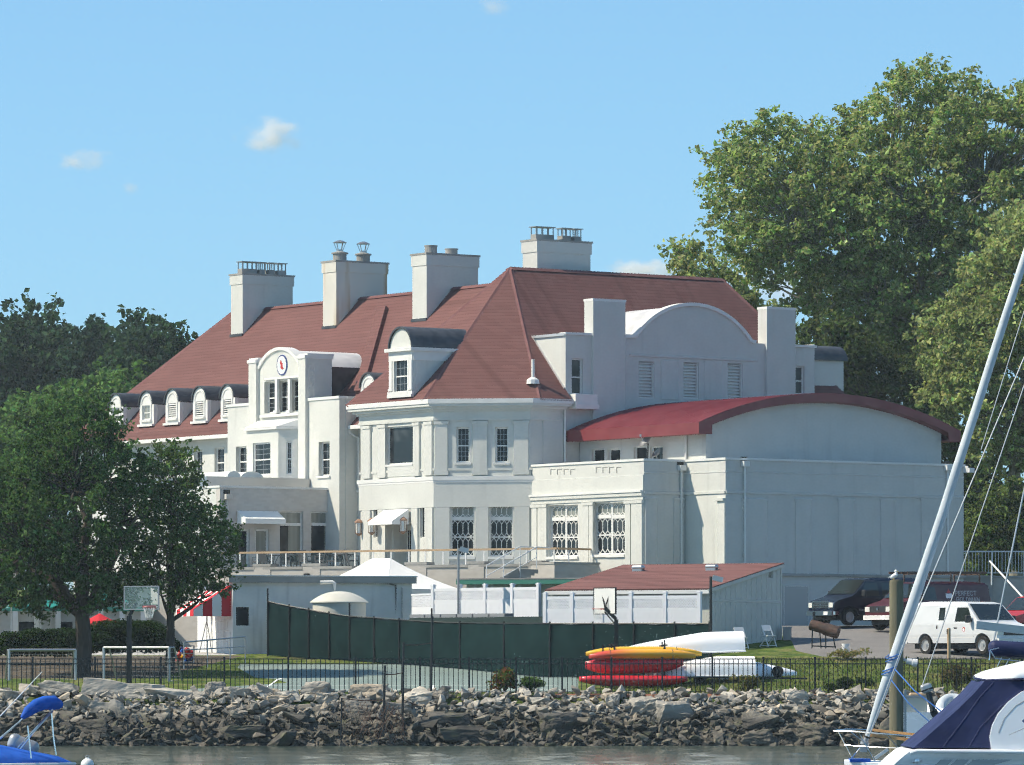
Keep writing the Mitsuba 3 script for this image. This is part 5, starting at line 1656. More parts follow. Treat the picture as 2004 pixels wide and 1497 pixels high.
# ---- white vinyl fences with lattice tops
def vinyl_fence(name_label, pts, top_px, posts_px, D0, D1, lat=.36):
    F_ = thing('vinyl_fence', name_label, 'fence')
    p0, p1 = P(pts[0], top_px, D0), P(pts[1], top_px, D1)
    d = nrm((p1 - p0)[:2]); fc = Face(p0[:2], d, [d[1], -d[0]])
    zt_ = (p0[2] + p1[2]) / 2
    zb_ = 2.7
    ss = [fc.s_at(x) for x in posts_px]
    for s in ss:
        po = put('post', [fc.box(s - .075, s + .075, zb_, zt_ + .10, -.075, .075)], 'vinyl', parent=F_)
        put('post_cap', [fc.box(s - .10, s + .10, zt_ + .10, zt_ + .14, -.10, .10), fc.box(s - .06, s + .06, zt_ + .14, zt_ + .18, -.06, .06)], 'vinyl', parent=po)
    for a, b in zip(ss[:-1], ss[1:]):
        a, b = a + .075, b - .075
        put('top_rail', [fc.box(a, b, zt_ - .14, zt_, -.035, .035)], 'vinyl', parent=F_)
        put('mid_rail', [fc.box(a, b, zt_ - .14 - lat - .16, zt_ - .14 - lat, -.035, .035)], 'vinyl', parent=F_)
        put('panel', [fc.box(a, b, zb_, zt_ - .14 - lat - .161, -.02, .02)] + [fc.box(x - .006, x + .006, zb_, zt_ - .3 - lat, .02, .024) for x in np.arange(a + .25, b, .28)], 'vinyl', parent=F_)
        lb, lo, hi = [], zt_ - .14 - lat, zt_ - .14
        clip = sbox(a, lo, b, hi)
        x = a - lat
        strips = []
        while x < b:
            for sg in (1, -1):
                xa, xb = (x, x + lat) if sg > 0 else (x + lat, x)
                strips.append(shapely.LineString([(xa, lo), (xb, hi)]).buffer(.021, cap_style='flat'))
            x += .118
        put('lattice', [fc.prism(unary_union(strips).intersection(clip), -.012, .012)], 'vinyl', parent=F_)
    return F_


vinyl_fence('white lattice topped fence in front of the green trimmed cabana', (845, 1062), 1150, [848, 900, 950, 1003, 1054], 219.5, 214.5)
vinyl_fence('white lattice topped fence under the red shed roof', (1063, 1384), 1166, [1067, 1120, 1178, 1235, 1302, 1369], 209.3, 205.3)
LT_ = thing('lattice_screen', 'low white lattice screen beside the white tent', 'fence')
p0, p1 = P(806, 1166, 222), P(848, 1166, 219.6)
d = nrm((p1 - p0)[:2]); fc = Face(p0[:2], d, [d[1], -d[0]]); L_ = np.linalg.norm((p1 - p0)[:2])
st = []
x = -1.0
while x < L_:
    for sg in (1, -1): st.append(shapely.LineString([(x, fc.z_at(826, 1187)) if sg > 0 else (x + .5, fc.z_at(826, 1187)), (x + .5, p0[2]) if sg > 0 else (x, p0[2])]).buffer(.025, cap_style='flat'))
    x += .15
put('lattice', [fc.prism(unary_union(st).intersection(sbox(0, fc.z_at(826, 1187), L_, p0[2])), -.012, .012), fc.box(0, L_, p0[2], p0[2] + .08, -.04, .04), fc.box(0, L_, 2.8, fc.z_at(826, 1187), -.01, .01)], 'vinyl', parent=LT_)

# ---- green screen fence round the court
WS = thing('screen_fence', 'tall fence hung with dark green windscreen mesh round the court', 'fence')
spx = [(524, 1281, 1176), (566, 1289, 1185), (604, 1296, 1192), (644, 1305, 1199), (684, 1311, 1205), (732, 1316, 1208), (781, 1321, 1212), (845, 1324, 1216), (900, 1326, 1218), (986, 1328, 1219), (1076, 1329, 1219), (1160, 1327, 1219), (1240, 1324, 1219), (1320, 1320, 1219), (1388, 1315, 1219)]
DS = np.interp([p[0] for p in spx], [524, 684, 781, 900, 1076, 1388], [221.5, 218.3, 216, 213, 207.5, 203])
base, topz = [], []
for (px, yb, yt), D in zip(spx, DS):
    q = P(px, yb, D); q[2] = float(ground(q[0], D)) - .02
    base.append(q); topz.append(EYE + (HY - yt) / FPX * D)
for k in range(len(spx) - 1):
    a, b, za, zb_ = base[k], base[k + 1], topz[k], topz[k + 1]
    n = 14
    V = []
    r = np.random.default_rng(100 + k)
    nn = nrm(np.cross(b - a, [0, 0, 1]))
    ph = r.uniform(0, 6.28)
    for i in range(n + 1):
        t = i / n
        p = a * (1 - t) + b * t
        zt_ = za * (1 - t) + zb_ * t - .05 * math.sin(math.pi * t)
        for m in range(5):
            u = m / 4
            bow = .06 * math.sin(math.pi * t) * math.sin(math.pi * min(u * 1.1, 1)) + .015 * math.sin(9 * t + 5 * u + ph)
            V.append(np.array([p[0], p[1], p[2] + .06 + (zt_ - p[2] - .06) * u]) + nn * bow)
    i, m = np.meshgrid(np.arange(n), np.arange(4), indexing='ij')
    q = np.stack([i * 5 + m, (i + 1) * 5 + m, (i + 1) * 5 + m + 1, i * 5 + m + 1], -1).reshape(-1, 4)
    put('screen', [(np.array(V), q)], 'screen_green', parent=WS, smooth=True)
for k, (p, z) in enumerate(zip(base, topz)):
    put('post', [tube([[p[0], p[1] - .06, p[2] - .2], [p[0], p[1] - .06, z + (.55 if k in (0, 4, 7) else .06)]], .038, 8)], 'iron', parent=WS)
put('rail', [tube([[p[0], p[1] - .05, z - .02] for p, z in zip(base, topz)], .025, 6)], 'iron', parent=WS)
# dark green bench tops / ball bin behind the screen
BN = thing('bin_row', 'row of dark green lidded bins behind the screen fence', 'bin')
p0, p1 = P(800, 1207, 216.5), P(1072, 1207, 209.5)
d = nrm((p1 - p0)[:2]); fc = Face(p0[:2], d, [d[1], -d[0]]); L_ = np.linalg.norm((p1 - p0)[:2])
for k in range(6):
    s0, s1 = L_ * .70 * k / 6 + .04, L_ * .70 * (k + 1) / 6 - .04
    put('lid', [fc.box(s0, s1, p0[2] - .04, p0[2] + .10, -.5, .0)], 'steel_grey', parent=BN)
put('body', [fc.box(0, L_, 2.8, p0[2] - .05, -.45, -.02)], 'dark_green', parent=BN)

# ---- poles and lamps
def pole(name, label, cat_, px, ytop, D, r_, zb_=None, mat='iron', head=None):
    t = thing(name, label, cat_)
    q = P(px, ytop, D)
    zb_ = float(ground(q[0], D)) - .1 if zb_ is None else zb_
    put('post', [tube([[q[0], D, zb_], [q[0], D, q[2]]], r_, 8)], mat, parent=t)
    if head: put('lamp', [boxat(q + np.array([.05, -.1, -.1]), nrm([1, 0, -.25]), [0, 1, 0], nrm([.25, 0, 1]), 0, head, -.2, .15, -.04, .16)], 'galvanised', parent=t); put('bracket', [tube([q - [0, 0, .25], q + [.08, 0, -.05]], .02, 5)], 'iron', parent=t)
    return t


pole('lamp_post', 'grey lamp post between the white lattice fence and the green screen', 'lamp post', 897, 1072, 216.0, .055, mat='steel_grey', head=.38)
pole('lamp_post', 'black lamp post at the corner of the red roofed shed', 'lamp post', 1391, 1128, 202.6, .055, head=.42)

# ---- basketball hoops
BH = thing('basketball_hoop', 'basketball hoop with a white backboard on a black bent pole in front of the shed', 'basketball hoop')
hD = 204.0
pb = P(1206, 1330, hD); pb[2] = float(ground(pb[0], hD))
k = hD / FPX
j1 = P(1206, 1212, hD); j2 = P(1184, 1190, hD)
put('pole', [bar(pb - [0, 0, .1], j1, .16), bar(j1, j2, .14), bar(j1 + [0, 0, -.25], j2 + [-.02, 0, -.14], .05)], 'iron', parent=BH)
bdir = nrm([.66, -.75, 0])
bo = P(1184, 1176, hD + .2)
bn = nrm([-.75, -.66, 0])
put('backboard', [boxat(bo, bdir, [0, 0, 1], bn, -.62, .62, -.50, .50, -.02, .02)], 'white_paint', parent=BH)
put('backboard_frame', [boxat(bo, bdir, [0, 0, 1], bn, -.66, -.62, -.54, .54, -.03, .03), boxat(bo, bdir, [0, 0, 1], bn, .62, .66, -.54, .54, -.03, .03), boxat(bo, bdir, [0, 0, 1], bn, -.62, .62, .50, .54, -.03, .03), boxat(bo, bdir, [0, 0, 1], bn, -.62, .62, -.54, -.50, -.03, .03)], 'iron', parent=BH)
put('brace', [bar(j2, bo + bdir * .25 + [0, 0, .35] - bn * .05, .04), bar(j2, bo - bdir * .25 + [0, 0, .35] - bn * .05, .04), bar(j2, bo + [0, 0, -.3] - bn * .05, .06)], 'iron', parent=BH)
rc = bo + bn * .40 + [0, 0, -.32]
g = np.linspace(0, 2 * np.pi, 25)
put('rim', [tube([rc + [.23 * math.cos(t), .23 * math.sin(t), 0] for t in g], .014, 6, False), bar(bo + [0, 0, -.32], rc - bn * .2, .06)], 'red_paint', parent=BH)
put('net', [tube([rc + [.23 * math.cos(t), .23 * math.sin(t), 0], rc + [.17 * math.cos(t + s_), .17 * math.sin(t + s_), -.22], rc + [.13 * math.cos(t), .13 * math.sin(t), -.42]], .007, 4) for t in g[:-1:2] for s_ in (.25, -.25)], 'canvas_white', parent=BH)
BH = thing('basketball_hoop', 'basketball hoop with a clear backboard and red rim between the two trees', 'basketball hoop')
hD = 196.0
pb = P(253, 1340, hD); pb[2] = float(ground(pb[0], hD))
put('pole', [bar(pb - [0, 0, .1], [pb[0], hD, P(0, 1205, hD)[2]], .19), bar([pb[0], hD, P(0, 1205, hD)[2]], P(268, 1180, hD), .12)], 'iron', parent=BH)
bo = P(277, 1170, hD - .3)
bdir, bn = nrm([.93, -.36, 0]), nrm([.36, .93, 0])
scene['mat_clear_board'] = {'type': 'thindielectric', 'int_ior': 1.5}
put('backboard', [boxat(bo, bdir, [0, 0, 1], bn, -.70, .70, -.42, .42, -.012, .012)], 'clear_board', parent=BH)
put('backboard_frame', [boxat(bo, bdir, [0, 0, 1], bn, -.74, -.70, -.46, .46, -.03, .03), boxat(bo, bdir, [0, 0, 1], bn, .70, .74, -.46, .46, -.03, .03), boxat(bo, bdir, [0, 0, 1], bn, -.70, .70, .42, .46, -.03, .03), boxat(bo, bdir, [0, 0, 1], bn, -.70, .70, -.46, -.42, -.03, .03)], 'steel_grey', parent=BH)
rc = P(292, 1188, hD - .5)
put('rim', [tube([rc + [.24 * math.cos(t), .24 * math.sin(t), 0] for t in g], .02, 6, False), boxat(rc, [1, 0, 0], [0, 1, 0], [0, 0, 1], -.26, .26, .2, .3, -.08, .08)], 'red_paint', parent=BH)
put('net', [tube([rc + [.23 * math.cos(t), .23 * math.sin(t), 0], rc + [.17 * math.cos(t + s_), .17 * math.sin(t + s_), -.22], rc + [.13 * math.cos(t), .13 * math.sin(t), -.42]], .008, 4) for t in g[:-1:2] for s_ in (.25, -.25)], 'canvas_white', parent=BH)

# ---- kayaks and dinghies on their trailers
def hull(L, secs, n=28):
    """Loft along x; secs(t) gives the closed outline [(y, z)] of the section at t in 0..1."""
    ts = (1 - np.cos(np.linspace(0, np.pi, n))) / 2
    rows = [np.asarray(secs(t)) for t in ts]
    m = len(rows[0])
    v = np.vstack([np.column_stack([np.full(m, (t - .5) * L), q]) for t, q in zip(ts, rows)])
    i, j = np.meshgrid(np.arange(n - 1), np.arange(m), indexing='ij')
    q = np.stack([i * m + j, i * m + (j + 1) % m, (i + 1) * m + (j + 1) % m, (i + 1) * m + j], -1).reshape(-1, 4)
    f = np.vstack([q[:, [0, 1, 2]], q[:, [0, 2, 3]]])
    for base_, flip in ((0, 1), ((n - 1) * m, 0)):
        k = np.arange(1, m - 1)
        e = np.stack([k * 0, k, k + 1], 1) + base_
        f = np.vstack([f, e[:, ::-1] if flip else e])
    return v, f


def kayak_sec(W, H, rise, blunt=2.4):
    def fn(t):
        u = abs(2 * t - 1)
        w = W / 2 * max(1 - u ** blunt, .02) ** .8
        up = rise * u ** 3
        th = np.linspace(0, 2 * np.pi, 18, endpoint=False)
        hh = H / 2 * max(1 - u ** 4 * .6, .1)
        return np.stack([w * np.sign(np.cos(th)) * np.abs(np.cos(th)) ** .8, up + hh * np.where(np.sin(th) < 0, 1.0, .75) * np.sin(th)], 1)
    return fn


def dinghy_sec(W, H, bow=1.6):
    """Upturned open boat: broad transom at t = 1, fine bow at t = 0, keel up."""
    def fn(t):
        w = W / 2 * (1 - (1 - t) ** bow) ** .62 + .02
        h = H * (.35 + .65 * min(1, t * 1.5) ** .8)
        th = np.linspace(0, np.pi, 15)
        return np.vstack([np.stack([w * np.cos(th), h * np.sin(th) ** .75], 1), [(-w - .05, -.01), (-w - .05, -.06), (w + .05, -.06), (w + .05, -.01)]])
    return fn


def place_hull(mesh, px, py, D, yaw=0.0, pitch=0.0, flip=False):
    q = P(px, py, D)
    cy, sy = math.cos(yaw), math.sin(yaw)
    ex = np.array([cy * math.cos(pitch), sy * math.cos(pitch), math.sin(pitch)])
    ey = np.array([-sy, cy, 0])
    ez_2 = np.cross(ex, ey)
    if flip: ex, ey = -ex, -ey
    return moved(mesh, placeM(q, ex, ey, ez_2)), q


kD = 191.0


def kayak(label, x0, x1, yc, hpx, D, mat, W=.75, rise=.06, pitch=0.0, blunt=2.4, group=None, cockpit=False, yaw=.06):
    k = D / FPX
    t = thing('kayak', label, 'kayak')
    m = hull((x1 - x0) * k, kayak_sec(W, hpx * k, rise, blunt))
    mm, q = place_hull(m, (x0 + x1) / 2, yc, D, yaw, pitch)
    put('hull', mm, mat, parent=t, smooth=50)
    L_ = (x1 - x0) * k
    for f in (-.30, .28):
        s = kayak_sec(W, hpx * k, rise, blunt)(.5 + f)
        ring = np.column_stack([np.full(len(s), f * L_), s * 1.015])
        ring = np.vstack([ring, ring[:1]])
        mm, _ = place_hull(tube(ring, .012, 4, False), (x0 + x1) / 2, yc, D, yaw, pitch)
        put('strap', mm, 'black_plastic', parent=t)
    return t


kayak('long low red kayak lowest on the rack, nearest the grass', 1133, 1346, 1331, 25, 190.2, 'kayak_red', .70, .06, .0, 9)
kayak('thick glossy red kayak in the middle of the stack', 1145, 1338, 1300, 38, 190.6, 'kayak_red', .85, .05, .035, 3.4)
kayak('red and orange kayak with a yellow right end, near top of the stack', 1152, 1362, 1279, 24, 190.4, 'kayak_orange', .72, -.10, .01, 3.2)
kayak('yellow kayak behind the red and orange one', 1146, 1374, 1273, 22, 191.4, 'kayak_yellow', .72, -.12, .0, 3.2)


def dinghy(label, x0, x1, yb, hpx, D, W, flip=False, pitch=0.0, yaw=.06, bow=1.6):
    k = D / FPX
    t = thing('upturned_dinghy', label, 'dinghy')
    m = hull((x1 - x0) * k, dinghy_sec(W, hpx * k, bow))
    mm, q = place_hull(m, (x0 + x1) / 2, yb, D, yaw, pitch, flip)
    put('hull', mm, 'gelcoat', parent=t, smooth=45)
    L_ = (x1 - x0) * k
    pts = [np.array([(tt - .5) * L_, s_ * (W / 2 * (1 - (1 - tt) ** bow) ** .62 + .08), -.035]) for s_ in (1, -1) for tt in (np.linspace(.02, 1, 16) if s_ > 0 else np.linspace(1, .02, 16))]
    mm, _ = place_hull(tube(pts, .03, 5), (x0 + x1) / 2, yb, D, yaw, pitch, flip)
    put('gunwale', mm, 'white_paint', parent=t)
    return t


dinghy('large white upturned dinghy on top of the boat rack', 1228, 1455, 1276, 38, 192.4, 1.5, pitch=.03)
dinghy('white upturned dinghy below the topmost one, behind the red kayaks', 1262, 1476, 1321, 37, 191.4, 1.4, bow=1.3)
dinghy('white upturned dinghy with its bow pointing right on the rack', 1405, 1560, 1327, 36, 193.4, 1.5, flip=True, bow=1.5)
RK = thing('boat_trailer', 'black steel boat rack trailer under the kayaks and dinghies', 'trailer')
fr_ = []
for x0, y0, x1, y1, D in ((1180, 1345, 1180, 1262, 190.9), (1300, 1345, 1300, 1260, 190.9), (1190, 1262, 1205, 1262, 190.2), (1150, 1322, 1580, 1328, 191.0), (1150, 1322, 1560, 1328, 192.8), (1350, 1285, 1350, 1330, 192), (1430, 1283, 1430, 1330, 192), (1250, 1292, 1420, 1290, 191.9)):
    fr_.append(bar(P(x0, y0, D), P(x1, y1, D if x0 != 1190 else 191.9), .06))
put('frame', fr_, 'iron', parent=RK)
for px, py, D in ((1368, 1332, 191.3), (1376, 1330, 192.9), (1522, 1331, 192.6), (1437, 1331, 192.9)):
    c = P(px, py, D); rr = .22; c[2] = float(ground(c[0], c[1])) + rr
    w = put('wheel', [lathe(c, [(rr * .55, -.09), (rr * .92, -.09), (rr, -.05), (rr, .05), (rr * .92, .09), (rr * .55, .09)], 22, (.1, 1, 0))], 'rubber', parent=RK, smooth=40)
    put('rim', [lathe(c, [(0, -.06), (rr * .5, -.05), (rr * .56, -.085)], 16, (.1, 1, 0)), lathe(c, [(rr * .56, .085), (rr * .5, .05), (0, .06)], 16, (.1, 1, 0))], 'iron', parent=w)
for px, py in ((1200, 1263), (1299, 1261)):
    c = P(px, py, 190.7)
    put('clamp', [bar(c + [-.16, 0, -.06], c + [.14, .1, -.02], .05), bar(c + [.05, 0, -.2], c + [.03, .05, .16], .045), tube([c + [-.06, 0, -.1], c + [-.06, 0, .10]], .03, 6)], 'iron', parent=RK)

# ---- vans
def vehicle(name, label, cat_, centre, head, paint, kind='cargo', grille='chrome', s=1.0, zs=1.0):
    t = thing(name, label, cat_)
    h = nrm(head); M_ = placeM(centre, np.array([*h, 0]) * s, np.array([-h[1], h[0], 0]) * s, (0, 0, zs))
    body = Polygon([(-2.72, .52), (-2.74, 1.2), (-2.66, 1.92), (-2.50, 2.06), (-1.5, 2.11), (.55, 2.09), (.92, 2.02), (1.66, 1.36), (1.80, 1.28), (2.50, 1.10), (2.66, 1.02), (2.72, .90), (2.72, .62), (2.66, .46), (-2.66, .46)])
    body = body.buffer(.03).buffer(-.03)
    rx, fx, wr = -1.55, 1.92, .375
    for x in (rx, fx): body = body.difference(Point(x, wr).buffer(.47))

    def yf(x, z):
        y = np.where(z <= 1.2, 1.0 - .05 * np.clip((.8 - z) / .4, 0, 1), 1.0 - .105 * (z - 1.2) / .75)
        y = np.where(z > 1.95, y - .14 * ((z - 1.95) / .16) ** 1.5, y)
        return y * (1 - .10 * np.clip((x - 1.7) / 1.0, 0, 1) ** 2) * (1 - .03 * np.clip((-2.4 - x) / .35, 0, 1))
    V = []
    for z0, z1 in ((.3, .8), (.8, 1.2), (1.2, 1.6), (1.6, 1.95), (1.95, 2.04), (2.04, 2.2)):
        strip = body.intersection(sbox(-3, z0, 3, z1))
        xs_ = [-3, -2.4, -1, 0, .9, 1.7, 2.2, 3]
        for xa, xb in zip(xs_[:-1], xs_[1:]):
            piece = strip.intersection(sbox(xa, z0, xb, z1))
            if piece.area < 1e-4: continue
            v, f = extrude(piece, 2.0)
            x, z, y = v[:, 0], v[:, 1], v[:, 2] - 1.0
            V.append((np.stack([x, y * yf(x, z), z], 1), f[:, ::-1]))
    put('body', moved(cat(V), M_), paint, parent=t, smooth=28)

    def side(sy, pts, off, thick=.0):
        p = np.array(pts, float)
        y = yf(p[:, 0], p[:, 1]) + off
        return ngon(np.stack([p[:, 0], sy * y, p[:, 1]], 1)[::-1 if sy > 0 else 1])
    ws_ = [(.97, -.80, 1.985), (1.66, -.90, 1.385), (1.66, .90, 1.385), (.97, .80, 1.985)]
    ws_ = np.array(ws_) + np.array([.012, 0, .012])
    put('windshield', moved(ngon(ws_), M_), 'auto_glass', parent=t)
    put('wiper', moved(cat([bar([1.60, y, 1.47], [1.56, y + .45, 1.50], .02) for y in (-.6, .05)]), M_), 'black_plastic', parent=t)
    wins = [[(.28, 1.30), (1.36, 1.30), (1.02, 1.86), (.36, 1.86)]]
    if kind == 'cargo': wins += [[(-.72, 1.36), (-.36, 1.36), (-.36, 1.86), (-.72, 1.86)]]
    elif kind == 'passenger': wins += [[(-.95, 1.30), (.12, 1.30), (.12, 1.86), (-.95, 1.86)], [(-2.45, 1.30), (-1.05, 1.30), (-1.05, 1.86), (-2.38, 1.86)]]
    for sy in (-1, 1):
        for w in wins: put('window', moved(side(sy, w, .006), M_), 'auto_glass', parent=t)
        seam = [side(sy, [(x, z0), (x + .012, z0), (x + .012, z1), (x, z1)], .004) for x, z0, z1 in ((.20, .52, 1.95), (1.42, .70, 1.34), (-.86, .52, 1.95))]
        put('door_seam', moved(cat(seam), M_), 'black_plastic', parent=t)
        put('trim_strip', moved(cat([side(sy, [(xa, .66), (xb, .66), (xb, .70), (xa, .70)], .012) for xa, xb in ((-2.7, -2.05), (-1.05, 1.42))]), M_), 'white_paint' if paint == 'paint_white' else 'steel_grey', parent=t)
        put('door_handle', moved(cat([side(sy, [(.26, 1.02), (.44, 1.02), (.44, 1.08), (.26, 1.08)], .02), side(sy, [(-.82, 1.02), (-.76, 1.02), (-.76, 1.16), (-.82, 1.16)], .02)]), M_), 'black_plastic', parent=t)
        put('mirror', moved(cat([moved(rounded(.14, .24, .30, .05, 2), placeM([1.28, sy * 1.16, 1.40], [1, 0, 0], [0, 1, 0])), bar([1.30, sy * .92, 1.32], [1.28, sy * 1.10, 1.34], .06)]), M_), 'black_plastic', parent=t, smooth=40)
        put('headlight', moved(boxat([2.70, sy * .70, .90], [1, 0, 0], [0, 1, 0], [0, 0, 1], -.12, .045, -.17, .13, -.11, .10), M_), 'lamp_glass', parent=t)
        for x in (rx, fx):
            c = np.array([x, sy * .86, wr])
            wl = put('wheel', moved(lathe(c, [(wr * .62, -.12), (wr * .94, -.12), (wr, -.07), (wr, .07), (wr * .94, .12), (wr * .62, .12)], 26, (0, 1, 0)), M_), 'rubber', parent=t, smooth=40)
            put('rim', moved(cat([lathe(c + [0, sy * .02, 0], [(0, sy * .10), (.08, sy * .10), (.11, sy * .05), (wr * .55, sy * .045), (wr * .64, sy * .10)], 20, (0, 1, 0))]), M_), 'wheel_rim', parent=wl, smooth=30)
    put('underbody', moved(wbox(-2.5, 2.5, -.72, .72, .24, .50), M_), 'black_plastic', parent=t)
    put('bumper', moved(cat([wbox(2.70, 2.84, -.88, .88, .44, .64), wbox(2.55, 2.72, -.97, -.80, .46, .62), wbox(2.55, 2.72, .80, .97, .46, .62)]), M_), grille if grille == 'chrome' else 'white_paint', parent=t)
    put('rear_bumper', moved(wbox(-2.90, -2.73, -.95, .95, .44, .60), M_), grille if grille == 'chrome' else 'white_paint', parent=t)
    G_ = put('grille', moved(wbox(2.70, 2.745, -.54, .54, .76, 1.03), M_), 'black_plastic', parent=t)
    if grille == 'chrome' and kind == 'passenger':
        for z in (.79, .86, .93, 1.0): put('bar', moved(wbox(2.74, 2.775, -.54, .54, z, z + .03), M_), 'chrome', parent=G_)
        put('surround', moved(cat([wbox(2.70, 2.78, -.58, -.54, .72, 1.07), wbox(2.70, 2.78, .54, .58, .72, 1.07), wbox(2.70, 2.78, -.54, .54, 1.03, 1.07)]), M_), 'chrome', parent=G_)
    put('badge', moved(lathe([2.776, 0, .90], [(0, .02), (.055, .02), (.06, 0)], 16, (1, 0, 0)), M_), 'chrome', parent=t)
    put('number_plate', moved(wbox(2.84, 2.85, .30, .60, .46, .61) if kind != 'cargo' else wbox(2.84, 2.85, -.15, .15, .46, .61), M_), 'letter_white', parent=t)
    put('tail_light', moved(cat([wbox(-2.76, -2.70, sy * .86 - .07, sy * .86 + .07, 1.0, 1.4) for sy in (-1, 1)]), M_), 'red_paint', parent=t)
    return t, M_, side


def gp(px, D, dz=0.0):
    X = (px - CX) / FPX * D
    return np.array([X, D, float(ground(X, D)) + .012 + dz])


wv_, WM, wside = vehicle('van', 'white cargo van with one small side window parked at the lawn edge', 'van', gp(1897, 202.2), -HV, 'paint_white', 'cargo', 'steel')
put('door_emblem', moved(wside(-1, [(.78, .95), (.86, .88), (.92, .95), (.92, 1.06), (.84, 1.10), (.77, 1.04)], .006), WM), 'red_paint', parent=wv_)
put('door_emblem', moved(wside(-1, [(.80, .96), (.86, .91), (.90, .97), (.86, 1.06), (.80, 1.04)], .009), WM), 'letter_white', parent=wv_)
bv_, BM, bside = vehicle('van', 'black passenger van with a chrome grille by the hall wall', 'van', gp(1703, 223.0), -HU, 'paint_black', 'passenger', 'chrome')
mv_, MM, mside = vehicle('van', 'dark red van with a ladder rack and white lettering', 'van', gp(1815, 219.6), -HU, 'paint_maroon', 'plain', 'steel')
# lettering on the side that looks at us (left side of the van, reading front to back)
def on_side(m, x, z, h):
    v, f = arr(m)
    v = v * 1.0
    P_ = np.stack([x - v[:, 0] * -1 * -1, 1.0 - .105 * np.clip(z + v[:, 1] - 1.2, 0, 1) / .75 + .008 + v[:, 2], z + v[:, 1]], 1)
    return P_, f


for txt, x, z, h in (('PERFECT', -.72, 1.50, .20), ('GOLDMAN', -.76, 1.24, .19), ('ELECTRICAL CONTRACTORS', -.30, 1.08, .085), ('SINCE 1974', -.9, .94, .07)):
    if txt in ('SINCE 1974', 'ELECTRICAL CONTRACTORS'): continue
    put('lettering', moved(on_side(meshkit.text_mesh(txt, h, .004, True), x, z, h), MM), 'letter_grey', parent=mv_)
for z, n_ in ((1.10, 15), (.99, 11)):
    put('small_print', moved(cat([on_side(wbox(.0 + .115 * k_, .09 + .115 * k_, 0, .045 + .02 * (k_ % 2), 0, .004), -.20 if n_ == 15 else -.62, z, .06) for k_ in range(n_)]), MM), 'letter_white', parent=mv_)
put('logo', moved(cat([on_side(wbox(0, .34, 0, .20, 0, .004), -.22, 1.38, .2)]), MM), 'letter_white', parent=mv_)
put('logo_mark', moved(on_side((np.array([[.05, .22, .005], [.29, .22, .005], [.17, .42, .005]]), np.array([[0, 1, 2]])), -.22, 1.38, .2), MM), 'red_paint', parent=mv_)
LR = put('ladder_rack', moved(cat([bar([x, -.85, 2.10], [x, -.85, 2.42], .05) for x in (-2.2, -.6, .6)] + [bar([x, .85, 2.05], [x, .85, 2.42], .05) for x in (-2.2, -.6, .6)] + [bar([x, -.88, 2.42], [x, .88, 2.42], .05) for x in (-2.2, -.6, .6)]), MM), 'rust_steel', parent=mv_)
LD = thing('ladder', 'wooden ladders lying on the dark red van roof rack', 'ladder')
for y0 in (.72, -.1):
    put('rail', moved(cat([bar([-2.7, y0, 2.50], [1.7, y0, 2.46], .06, .10), bar([-2.7, y0 - .42, 2.50], [1.7, y0 - .42, 2.46], .06, .10)]), MM), 'rust_steel', parent=LD)
    for x in np.arange(-2.5, 1.6, .35): put('rung', moved(bar([x, y0, 2.49], [x, y0 - .42, 2.49], .04), MM), 'rust_steel', parent=LD)
vehicle('car', 'red car half hidden at the right edge behind the white van', 'car', gp(2042, 213.5), -HU, 'paint_red', 'passenger', 'steel', .86, .86)
# retaining wall, railing and steps at the right
RW = thing('retaining_wall', 'grey concrete retaining wall with a pillar at the end of the parking lot', 'wall')
rD = 237.0
fc = Face(P(1876, 1130, rD)[:2], [1, .06], [.06, -1])
put('wall', [fc.box(1.55, 14, 3.5, fc.z_at(1950, 1131), -.4, 0)], 'terrace_stone', parent=RW)
put('pillar', [fc.box(-.1, 1.58, 3.5, fc.z_at(1900, 1131), -.9, .25)], 'concrete', parent=RW)
put('coping', [fc.box(-.2, 1.66, fc.z_at(1900, 1131), fc.z_at(1900, 1126), -1.0, .33), fc.box(1.66, 14, fc.z_at(1950, 1131), fc.z_at(1950, 1127), -.45, .06)], 'concrete', parent=RW)
RR_ = thing('railing', 'pale steel picket railing on top of the retaining wall', 'railing')
zt_, zb_ = fc.z_at(1950, 1079), fc.z_at(1950, 1125)
for x in (0.05, 1.6, 3.1, 4.6, 6.1): put('post', [fc.box(x - .035, x + .035, zb_ - .05, zt_, -.23, -.17)], 'galvanised', parent=RR_)
put('top_rail', [fc.box(0, 14, zt_ - .03, zt_ + .03, -.23, -.17)], 'galvanised', parent=RR_)
put('bottom_rail', [fc.box(0, 14, zb_ + .08, zb_ + .12, -.22, -.18)], 'galvanised', parent=RR_)
pk = mikit.ply(arr(fc.box(-.012, .012, zb_ + .1, zt_ - .03, -.212, -.188)), 'mat_galvanised')
x = .2
while x < 5.2:
    again('picket', pk, T4().translate([fc.d[0] * x, fc.d[1] * x, 0]), RR_)
    x += .155
SR = thing('handrail', 'white sloping handrail of the steps by the retaining wall', 'handrail')
p0, p1 = P(1937, 1098, 233), P(2010, 1178, 229)
put('rail', [tube([p0, p1, p1 + [.6, -.5, 0]], .045, 7)], 'white_paint', parent=SR)
for t in (.05, .95): put('post', [tube([p0 + (p1 - p0) * t, p0 + (p1 - p0) * t - [0, 0, 1.0]], .035, 6)], 'white_paint', parent=SR)

